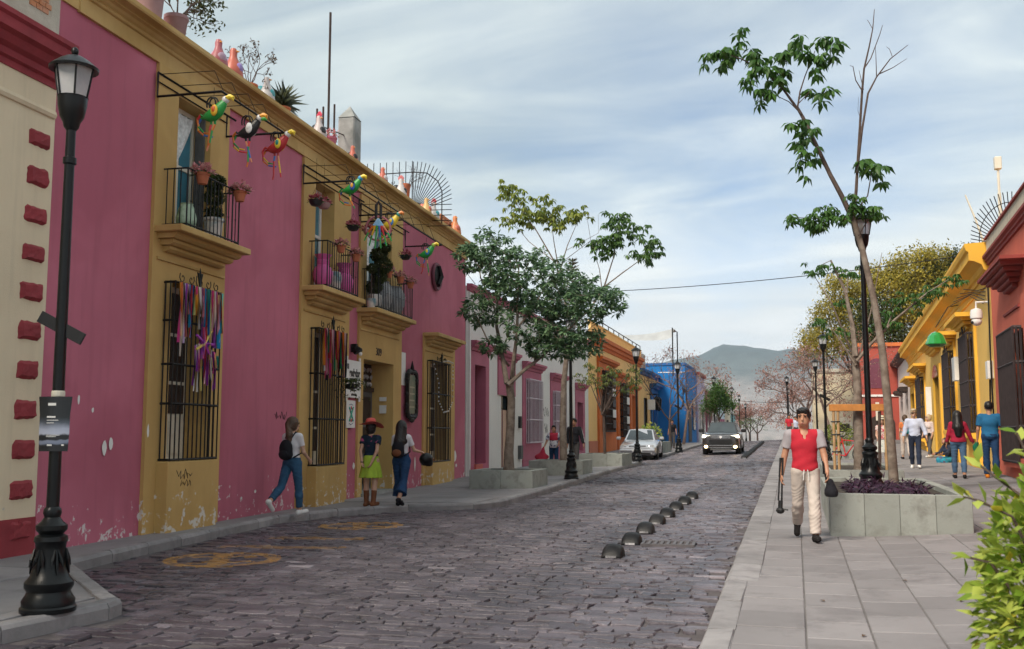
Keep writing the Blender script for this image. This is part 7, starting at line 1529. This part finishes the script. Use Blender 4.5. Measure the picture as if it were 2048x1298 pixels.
# ribbons tied to the window grilles
RIB = [(.72, .07, .33), (.03, .34, .66), (.82, .78, .72), (.04, .45, .38), (.36, .08, .5), (.85, .74, .25), (.85, .45, .55), (.8, .33, .04), (.6, .03, .04), (.8, .78, .8), (.03, .15, .5), (.55, .18, .15)]
def ribbons(label, specs):
    t = thing('ribbon_garland', label, 'ribbons', PH.w(0, 0, 0), PH.rz)
    for (u, z1, z0, c, w) in specs:
        mb = MB(); n = 8; V = []; ph_ = rnd.random() * 6; o_ = .275 + rnd.random() * .02; dr = rnd.uniform(-.05, .05)
        for i in range(n + 1):
            f_ = i / n; zz = z1 + (z0 - z1) * f_; x = u + dr * f_ + .012 * math.sin(ph_ + f_ * 5); tw = ph_ * .3 + f_ * 1.2
            V += [(x - w / 2 * abs(math.cos(tw)) - .004, -(o_ + w / 2 * math.sin(tw)), zz), (x + w / 2 * abs(math.cos(tw)) + .004, -(o_ - w / 2 * math.sin(tw)), zz)]
        mb.add(V, [(2 * i, 2 * i + 1, 2 * i + 3, 2 * i + 2) for i in range(n)]); mb.build('ribbon', pc(c, .5), t)
    return t
sp = []
for i in range(34): sp.append((2.80 + i * .038 + rnd.uniform(-.02, .02), 3.95, rnd.choice((3.3, 3.05, 2.85, 3.5, 3.15)), RIB[i * 7 % 12], rnd.uniform(.045, .08)))
ribbons('bright ribbons hanging from the top of the nearest ground floor window grille', sp)
sp = []
for i in range(20): sp.append((3.28 + i * .036 + rnd.uniform(-.02, .02), 3.15 - .1 * abs(i - 6) / 6, rnd.uniform(2.3, 2.75), RIB[(i * 5 + 4) % 12] if i % 3 else (.3, .04, .38), rnd.uniform(.03, .05)))
t = ribbons('purple and orange ribbon star tied in the middle of the nearest window grille', sp)
for k in range(7):
    a = k * .9; mb = MB(); mb.tube([(3.55, -.28, 3.1), (3.55 + .28 * math.cos(a), -.29, 3.1 + .25 * math.sin(a))], [.03, .02], 5); mb.build('tinsel_ray', pc(((.35, .05, .4), (.65, .5, .1), (.5, .05, .15))[k % 3]), t)
sp = []
for i in range(26): sp.append((8.15 + i * .047 + rnd.uniform(-.02, .02), 3.82, rnd.uniform(2.75, 3.25), [(.65, .22, .03), (.62, .05, .2), (.7, .68, .66), (.65, .3, .4), (.012, .01, .02), (.03, .25, .12), (.5, .02, .04)][i % 7], rnd.uniform(.04, .07)))
ribbons('orange, pink and white ribbons on the second ground floor window grille', sp)
# hanging fern on second grille and plants behind
fern = thing('hanging_fern', 'trailing fern basket hanging at the corner of the second window grille', 'hanging plant', hang(9.3, 2.62, .42), 0); MB().lathe([(.02, 0), (.12, .03), (.15, .12), (.13, .12), (.001, .1)], n=12).build('basket', M['black_plastic'], fern)
P_ = []; D_ = []
for k in range(60):
    a = rs.rand() * 6.28; L = rs.uniform(.15, .42)
    for q in range(6): t_ = q / 5; P_.append((math.cos(a) * L * t_, math.sin(a) * L * t_ * .7, .14 + .12 * math.sin(t_ * 3.1) - .35 * t_ * t_ * rs.rand())); D_.append((math.cos(a), math.sin(a), -.4) + rs.normal(0, .4, 3))
leaf_mesh('foliage', P_, D_, .075, .35, L_olive, fern)
# signs beside the door
SG = thing('restaurant_sign', 'white restaurant sign with black lettering beside the street door', 'sign', PH.w(10.28, 2.9, .06), PH.rz)
MB().box(-.43, .43, -.03, 0, -.41, .41, .006).build('board', M['white'], SG)
TX = Matrix(((1, 0, 0, 0), (0, 0, -1, -.032), (0, 1, 0, 0), (0, 0, 0, 1)))
def sign_text(body, size, x, z, par, mat=None, off=.01, sy_=1.0):
    m4 = Matrix.Translation((x, 0, z)) @ TX @ Matrix.Diagonal((1, sy_, 1, 1)); return text('lettering', body, size, mat or M['black_plastic'], m4, par, .002, 'CENTER', off)
sign_text('El', .14, -.35, .26, SG); sign_text('andador', .185, .05, .13, SG, sy_=1.25); sign_text('mezcalería', .085, -.08, -.01, SG); sign_text('DE', .11, .28, -.12, SG); sign_text('▬▬▬▬▬▬', .05, 0, -.24, SG); sign_text('a dos de mil', .055, .0, -.34, SG)
for x in (-.38, .38):
    for z in (-.45, .45): MB().box(x - .03, x + .03, -.03, .0, z - .035, z + .035).build('bracket', M['white'], SG)
SC = thing('crossed_strips_sign', 'small white sign with a red and green crossed emblem under the restaurant sign', 'sign', PH.w(10.17, 2.13, .06), PH.rz); MB().box(-.25, .25, -.02, 0, -.30, .30, .004).build('board', M['white'], SC)
for s, c in ((1, (.03, .3, .2)), (-1, (.04, .35, .28))): MB().tube([(s * -.11, -.025, -.15), (s * .11, -.025, .15)], .022, 5).build('cross_stroke', pc(c), SC)
for z in (.13, -.13): MB().tube([(-.08, -.022, z * .5), (0, -.022, z * 1.25), (.08, -.022, z * .5)], .018, 4).build('red_chevron', pc((.45, .05, .06)), SC)
for z in (.22, -.23): MB().tube([(-.1, -.022, z + (.03 if z < 0 else -.02)), (0, -.022, z), (.1, -.022, z + (.03 if z < 0 else -.02))], .008, 4).build('curved_lettering', pc((.1, .12, .2)), SC)
MB_ = thing('menu_board', 'menu board in a black carved frame between door and last window', 'menu board', PH.w(14.33, 2.72, .05), PH.rz)
MB().box(-.30, .30, -.05, 0, -.5, .5).build('panel', mk('menu_print', (.17, .17, .11), .4, .25, 5, 0, 20, alt=(.09, .15, .10)), MB_)
mb = MB()
for k in range(44):
    a = 2 * PI * k / 44; ex, ez = math.copysign(abs(math.cos(a)) ** .35, math.cos(a)), math.copysign(abs(math.sin(a)) ** .35, math.sin(a)); mb.ball((ex * .38, -.05, ez * .58), (.085 + .02 * (k % 3), .05, .06 + .02 * (k % 2)), 6, 5)
mb.tube([(math.copysign(abs(math.cos(a)) ** .35, math.cos(a)) * .38, -.05, math.copysign(abs(math.sin(a)) ** .35, math.sin(a)) * .58) for a in [2 * PI * k / 44 for k in range(45)]], .05, 6); mb.tube([(0, -.05, .6), (0, -.05, .86)], [.07, .01], 6); mb.ball((0, -.05, -.66), (.2, .05, .08), 8, 5); mb.build('carved_frame', M['iron'], MB_)
for k in range(4): MB().box(-.2, .2, -.056, -.05, -.35 + k * .17, -.31 + k * .17).build('print_line', pc((.35, .33, .22)), MB_)
OV = thing('oval_plaque', 'oval dark plaque high on the far pink wall', 'plaque', PH.w(16.6, 6.15, .02), PH.rz)
mb = MB(); mb.lathe([(.48, 0), (.5, .05), (.46, .09), (.40, .08), (.38, .04), (.001, .04)], n=24, fx=.85, fy=.82); mb.xf(Matrix.Rotation(PI / 2, 4, 'X')); mb.build('frame', M['rose_door'], OV, smooth=True); mb = MB().ball((0, -.06, 0), (.3, .05, .3), 12, 7); mb.tube([(-.1, -.1, -.25), (.05, -.14, 0), (-.05, -.12, .3)], [.08, .1, .05], 6); mb.build('relief', M['iron'], OV)
MB().box(-.22, .22, -.01, 0, -.42, .42).build('notice', M['white'], tag(empty('wall_notice', PH.w(13.78, 3.35, .02), PH.rz), 'tall white notice beside the door bay', 'notice'))
for k, z in enumerate((2.3, 2.55)): MB().box(-.09, .09, -.01, 0, -.1 if k == 0 else -.05, .1 if k == 0 else .05).build('paper', M['white'], tag(empty('door_notice', PH.p0 + PH.e * 12.97 + PH.n * (-.2) + Vector((0, 0, z)), PH.rz - PI / 2), ('square white paper on the door reveal' if k == 0 else 'torn white paper above the square one on the door reveal'), 'notice'))
wl_ = thing('wall_spotlight', 'small black spotlight on the pink strip above the restaurant sign', 'light', PH.w(10.3, 3.52, .02), PH.rz); MB().lathe([(.10, 0), (.11, .04), (.05, .14), (.03, .18)], n=12).xf(Matrix.Translation((0, -.16, -.03)) @ Matrix.Rotation(-.5, 4, 'X')).build('shade', M['iron'], wl_); MB().box(-.05, .05, -.12, 0, -.02, .16).build('bracket', M['iron'], wl_); MB().ball((.02, -.2, -.06), .045, 8, 6).build('bulb', M['white'], wl_)
# fairy lights on the last grille
fl_ = thing('fairy_lights', 'string of small white bulbs along the farthest ground floor window grille', 'string lights', PH.w(0, 0, 0), PH.rz); mb = MB(); wr_ = MB(); pts = [(15.85, -.23, 3.6), (16.3, -.23, 3.1), (16.3, -.23, 2.6), (16.8, -.23, 2.3), (17.3, -.23, 2.35), (17.65, -.24, 2.6), (17.68, -.24, 3.3), (17.7, -.24, 3.75), (17.2, -.24, 3.78), (16.6, -.24, 3.72)]
wr_.tube(pts, .004, 3); wr_.build('wire', M['iron'], fl_)
for a, b_ in zip(pts[:-1], pts[1:]):
    for k in range(4): q = Vector(a).lerp(Vector(b_), k / 4); mb.ball(tuple(q), .022, 6, 4)
mb.build('bulbs', M['white'], fl_)
# ---------------------------------------------------------------- roof line of the pink house
ZC = 7.67
def roof_w(u, off=-.05): return PH.w(u, ZC, off)
def hen(label, u, h, c1, c2, comb=None, lean=0, off=.1):
    t = thing('clay_hen', label, 'clay figure', roof_w(u, off), rnd.uniform(-.6, .6), 'painted clay hens along the roof edge'); k = h / .6
    MB().lathe([(.16 * k, 0), (.19 * k, .06 * k), (.17 * k, .2 * k), (.10 * k, .34 * k), (.065 * k, .44 * k), (.07 * k, .52 * k), (.05 * k, .58 * k), (.005, .6 * k)], n=14).build('body', pc(c1), t, smooth=True)
    MB().ball((.12 * k, 0, .2 * k), (.07 * k, .10 * k, .11 * k), 8, 6).build('wing', pc(c2), t, smooth=True); MB().tube([(.04 * k, 0, .53 * k), (.12 * k, 0, .52 * k)], [.03 * k, .004], 6).build('beak', pc((.62, .25, .04)), t)
    MB().ball((-.15 * k, 0, .28 * k), (.12 * k, .05 * k, .13 * k), 8, 6).build('tail', pc(c2), t, smooth=True)
    if comb:
        mb = MB()
        for q in range(4): mb.ball((-.05 * k + q * .035 * k, 0, (.60 + .05 * math.sin(q)) * k), (.04 * k, .015 * k, .06 * k), 6, 5)
        mb.build('comb', pc(comb), t)
SAL, ROS, WHT, TEAL = (.46, .12, .08), (.40, .12, .14), (.50, .48, .48), (.05, .30, .34)
hen('rose clay hen on the roof edge nearest the camera', 4.0, .52, ROS, (.45, .3, .4)); hen('salmon clay hen with violet wing, second on the roof edge', 4.5, .56, SAL, (.3, .22, .5)); hen('white and teal clay figure before the dry roof shrub', 5.75, .50, WHT, TEAL); hen('grey clay rooster with tall red comb', 8.1, .52, (.45, .40, .40), K, (.5, .04, .08)); hen('small salmon clay hen by the stone pillar', 9.95, .42, SAL, K)
hen('salmon and white clay hen before the iron fan', 11.9, .44, SAL, WHT); hen('white clay rooster with pink comb before the iron fan', 13.25, .5, WHT, K, (.5, .15, .15)); hen('golden clay figure before the iron fan', 15.4, .5, (.55, .36, .15), SAL); hen('white clay rooster with teal tail near the far roof end', 16.1, .55, WHT, TEAL, (.5, .08, .1)); hen('tall orange clay vase figure at the far roof end', 18.3, .62, (.55, .2, .08), SAL)
def roof_pot(label, u, r, h, mat, off=.0):
    t = thing('roof_pot', label, 'plant pot', roof_w(u, off), 0); MB().lathe([(r * .7, 0), (r * .8, .02), (r, h * .8), (r * 1.1, h * .85), (r * 1.1, h), (r * .9, h), (.001, h * .9)], n=14).build('pot', mat, t, smooth=True); return t
t = roof_pot('mauve roof pot with leafy dark shrub at the near end', 2.72, .17, .36, M['mauve_bowl'], .1); mb = MB(); tips = []
for k in range(5): grow(mb, (0, 0, .3), np.array([rs.normal(.35, .4), rs.normal(.5, .4), .75]), .34, .014, 3, tips, .55, .0)
mb.build('branches', M['bark_dark'], t); P_ = np.repeat(np.array(tips), 5, 0) + rs.normal(0, .06, (len(tips) * 5, 3)); leaf_mesh('foliage', P_, rs.normal(0, 1, P_.shape), .075, .55, L_olive, t)
roof_pot('tall dusky pink chimney pot at the near roof end', 2.05, .24, .75, M['mauve_bowl'], .05)
t = roof_pot('roof pot with dry twiggy shrub', 5.3, .13, .2, M['terracotta'], 0); mb = MB(); tips = []
for k in range(5): grow(mb, (0, 0, .18), np.array([rs.normal(0, .5), rs.normal(0, .4), 1.0]), .30, .010, 3, tips, .6, .05)
mb.build('branches', M['bark_dark'], t); P_ = np.repeat(np.array(tips), 2, 0); leaf_mesh('foliage', P_, rs.normal(0, 1, P_.shape), .05, .5, leafmat('dry_leaf', (.05, .035, .02), (.14, .10, .06), .2), t)
t = roof_pot('roof pot with spiky palm grass', 6.6, .15, .2, M['terracotta'], 0); P_, D_ = [], []
for k in range(90): a = rs.rand() * 6.28; el = rs.uniform(.2, 1.4); P_.append((0, 0, .2)); D_.append((math.cos(a) * math.cos(el), math.sin(a) * math.cos(el), math.sin(el)))
leaf_mesh('foliage', P_, D_, rs.uniform(.35, .62, 90), .035, leafmat('palm_blade', (.02, .03, .02), (.08, .09, .04), .2), t, .22)
t = roof_pot('pink roof pot with small white flowers by the antenna', 8.85, .16, .28, M['rose'], 0); flower_tuft(t, (0, 0, .3), .24, 70, .07, FLP)
t = roof_pot('orange goblet roof pot with dark red twigs before the iron fan', 13.85, .14, .5, M['terracotta'], 0); mb = MB(); tips = []
for k in range(6): grow(mb, (.1, 0, .4), np.array([rs.normal(.3, .4), rs.normal(0, .4), .9]), .25, .008, 3, tips, .6, .05)
mb.build('branches', M['rust_iron'], t)
AN = thing('roof_antenna', 'tall thin antenna mast with three short posts on the pink house roof', 'antenna', roof_w(9.5, -.3)); MB().tube([(0, 0, -.1), (0, 0, 3.35)], .026, 6).build('mast', M['rust_iron'], AN)
for x, hh in ((-.6, .95), (-.28, 1.1), (.32, 1.35)): MB().tube([(x * -.05, x, 0), (x * -.05, x, hh)], .022, 6).build('post', M['rust_iron'], AN)
MB().tube([(0, -.6, .62), (0, .8, .78)], .014, 5).build('crossbar', M['rust_iron'], AN)
SPX = thing('stone_pillar', 'weathered grey stone pillar with pointed top on the roof', 'pillar', roof_w(10.5, -.2), PH.rz); mb = MB().box(-.22, .22, -.2, .2, -.1, 1.2, .03); mb.add([(-.22, -.2, 1.2), (.22, -.2, 1.2), (.22, .2, 1.2), (-.22, .2, 1.2), (0, 0, 1.52)], [(0, 1, 4), (1, 2, 4), (2, 3, 4), (3, 0, 4)]); mb.build('shaft', M['stone'], SPX)
IF = thing('iron_fan_fence', 'iron security fence that ends in a sunburst fan on the far roof corner', 'fence', roof_w(15.6, -.25), PH.rz - PI / 2)   # local x outward
def spike(a, b_, r=.011): return MB().tube([a, b_], r, 4)
for i in range(14): x = -2.6 + i * .19; spike((x, 0, .05), (x, 0, 1.62)).build('spike', M['iron'], IF)
MB().tube([(-2.6, 0, 1.28), (-.1, 0, 1.30), (.30, 0, 1.25), (.62, 0, 1.0), (.74, 0, .7), (.74, 0, -.2)], .016, 5).build('rail', M['iron'], IF); MB().tube([(-2.6, 0, .35), (-.35, 0, .42), (-.1, 0, .45), (.1, 0, .38), (.18, 0, .2), (.18, 0, -.2)], .016, 5).build('rail', M['iron'], IF)
for i in range(15): a = PI / 2 - i * PI / 2 / 14; c, s_ = math.cos(a), math.sin(a); spike((-.1 + .25 * c, 0, .22 + .22 * s_), (-.1 + 1.12 * c, 0, .5 + 1.1 * s_)).build('spike', M['iron'], IF)
for i in range(5): z = .35 - i * .15; spike((.18, 0, z), (1.02, 0, z - .02)).build('spike', M['iron'], IF)
mb = MB(); 
for q in range(4): scroll(mb, -.7, 0, .55 + q * .16, .11, 1 if q % 2 else -1, .009)
mb.tube([(-.7, 0, .4), (-.7, 0, 1.2)], .012, 4); mb.build('scrollwork', M['iron'], IF)
BR = thing('brick_parapet', 'rough orange brick parapet at the far end of the pink house roof', 'parapet', roof_w(17.4, -.1), PH.rz)
for j in range(6):
    for i in range(9): x = i * .24 + (.12 if j % 2 else 0); MB().box(x, x + .23, -.0, .2, j * .09, j * .09 + .08, .005).build('brick', M['brick'], BR)
# ---------------------------------------------------------------- right roofs
MS = thing('white_antenna_mast', 'peeling white lattice antenna mast on the red house roof', 'antenna', (5.5, 29.2, 6.3)); MB().tube([(0, 0, 0), (0, 0, 1.9)], .05, 6).tube([(0, 0, 1.9), (0, 0, 2.85)], .035, 6).box(-.09, .09, -.09, .09, 2.55, 2.9, .02).build('mast', M['frame_white'], MS); MB().tube([(-.3, 0, 0), (-.62, 0, 1.2), (-.85, 0, 1.9)], [.03, .028, .02], 5).build('strut', M['frame_white'], MS)
F2 = thing('iron_fan_fence', 'sunburst of iron spikes on the roof between the red and yellow houses', 'fence', (5.55, 28.2, 6.55), 0)
for i in range(22): a = PI * .985 - i * PI * .62 / 21; c, s_ = math.cos(a), math.sin(a); spike((.2 * c, 0, .2 * s_), ((.95 + .25 * s_) * c, 0, (.95 + .5 * s_) * s_), .012).build('spike', M['iron'], F2)
MB().tube([((.75 + .2 * math.sin(a)) * math.cos(a), 0, (.75 + .42 * math.sin(a)) * math.sin(a)) for a in [PI * (1 - .62 * i / 16) for i in range(17)]], .012, 5).build('rail', M['iron'], F2)
mb = MB()
for k in range(5): mb.tube([(-.9 + k * .3, 0, -.1), (-.7 + k * .25, .05, .15 + .05 * (k % 2)), (-.3 + k * .2, 0, 0)], .02, 5)
mb.build('tangled_cable', M['black_plastic'], F2)
GL = thing('green_glass_lamp', 'green faceted hanging lantern in front of the yellow cornice', 'lantern', (4.42, 34.5, 4.55)); MB().lathe([(.33, 0), (.33, .03), (.31, .08), (.24, .27), (.14, .37), (.04, .41)], n=10).build('shade', plain('green_glass', (.01, .26, .05), .15, 0, .6, coat=1), GL); MB().lathe([(.2, -.08), (.28, -.03), (.33, 0)], n=10).build('bowl', pc((.02, .12, .03)), GL); MB().tube([(0, 0, .55), (.4, 0, 1.2), (.75, 0, 1.25)], .015, 5).build('bracket', M['iron'], GL)
# awning sheet on a roof behind the apricot house
TT = thing('roof_canopy', 'grey shade sheet stretched on poles over a roof terrace at left', 'canopy', (-12.2, 74, 6.8)); n = 10; mb = MB(); V = [(-1.6 + 5.4 * i / n, -1.5 + 3 * j / 4, 2.35 + .15 * (i / n) - .75 * (j == 0) * (1 - abs(i / n - .9)) - .3 * math.sin(PI * i / n)) for j in range(5) for i in range(n + 1)]
mb.add(V, [(j * (n + 1) + i, j * (n + 1) + i + 1, (j + 1) * (n + 1) + i + 1, (j + 1) * (n + 1) + i) for j in range(4) for i in range(n)]); mb.build('sheet', mk('grey_tarpaulin', (.36, .37, .38), .8, .15, 1, .1, 10), TT)
for x, y in ((-1.6, -1.5), (3.8, -1.5), (3.8, 1.5), (-1.6, 1.5)): MB().tube([(x, y, -1), (x, y, 2.5)], .05, 6).build('pole', M['iron'], TT)
RT = thing('terrace_room', 'pale grey roof terrace room under the shade sheet', 'building', (-12.6, 76.5, 0)); MB().box(-3.4, 1.2, 0, 3, 0, 7.9).build('wall', M['cement'], RT); MB().box(-.6, .4, -.03, 0, 6.6, 7.5).build('window', M['glass'], RT)

# bare plaster patches and pen scrawls on the walls
def bare_patch(H, u, z, w, h, off, mat='white'):
    n = 9; mb = MB(); pts = [(u + w * .5 * math.cos(2 * PI * i / n) * rnd.uniform(.7, 1.15), off * H.sy, z + h * .5 * math.sin(2 * PI * i / n) * rnd.uniform(.75, 1.1)) for i in range(n)]
    mb.add(pts, [tuple(range(n))]); mb.build('bare_plaster_patch', M[mat], H.root)
for u, z, w, h, o in ((1.52, 1.52, .10, .20, .014), (1.66, 1.58, .09, .19, .014), (.95, 2.15, .05, .14, .003), (1.25, 2.02, .05, .08, .003), (9.98, 1.42, .14, .30, .014), (10.02, 1.05, .12, .16, .014), (10.55, 1.0, .14, .16, .014), (18.75, 1.02, .34, .34, .014), (18.9, .75, .2, .12, .014), (14.9, .9, .12, .4, .014), (2.46, 1.75, .05, .2, .058), (5.4, .62, .08, .05, .014), (5.9, .7, .1, .06, .014), (6.6, .66, .06, .1, .014)): bare_patch(PH, u, z, w, h, o)
def scrawl(H, u, z, w, h, off, seed):
    rg = random.Random(seed); p = []; 
    for i in range(15): p.append((u + w * (i / 14) + rg.uniform(-.03, .03), off * H.sy, z + rg.uniform(-h / 2, h / 2)))
    MB().tube(p, .005, 3).build('pen_scrawl', M['black_plastic'], H.root)
scrawl(PH, 2.95, 1.12, .42, .16, .252, 1); scrawl(PH, 3.05, .98, .3, .1, .252, 2); scrawl(PH, 6.6, 2.05, .5, .18, .004, 3); scrawl(WH, 10.5, 2.6, 1.2, .5, .006, 4); scrawl(WH, 10.9, 1.9, .6, .5, .006, 5)
# dry leaves and litter on the right pavement
M['dry_leaf'] = plain('dry_brown_leaf', (.10, .06, .035), .8)
for i, (x, y, lab) in enumerate(((.42, 7.9, 'dry brown leaf on the slabs nearest the camera'), (.95, 10.6, 'dry brown leaf on the slabs before the near planter'), (1.3, 9.4, 'dry brown leaf on the slabs beside the shrub'), (.2, 9.3, 'dry brown leaf close to the kerb slabs'))):
    z = sz(x, y) + .006; a = rnd.random() * 6; mb = MB(); mb.add([(0, 0, 0), (.03, .018, .012), (.065, 0, .004), (.03, -.018, .01)], [(0, 3, 2, 1)]); tag(mb.build('dry_leaf', M['dry_leaf'], None, (x, y, z), a), lab, 'leaf', 'dry leaves on the right pavement')
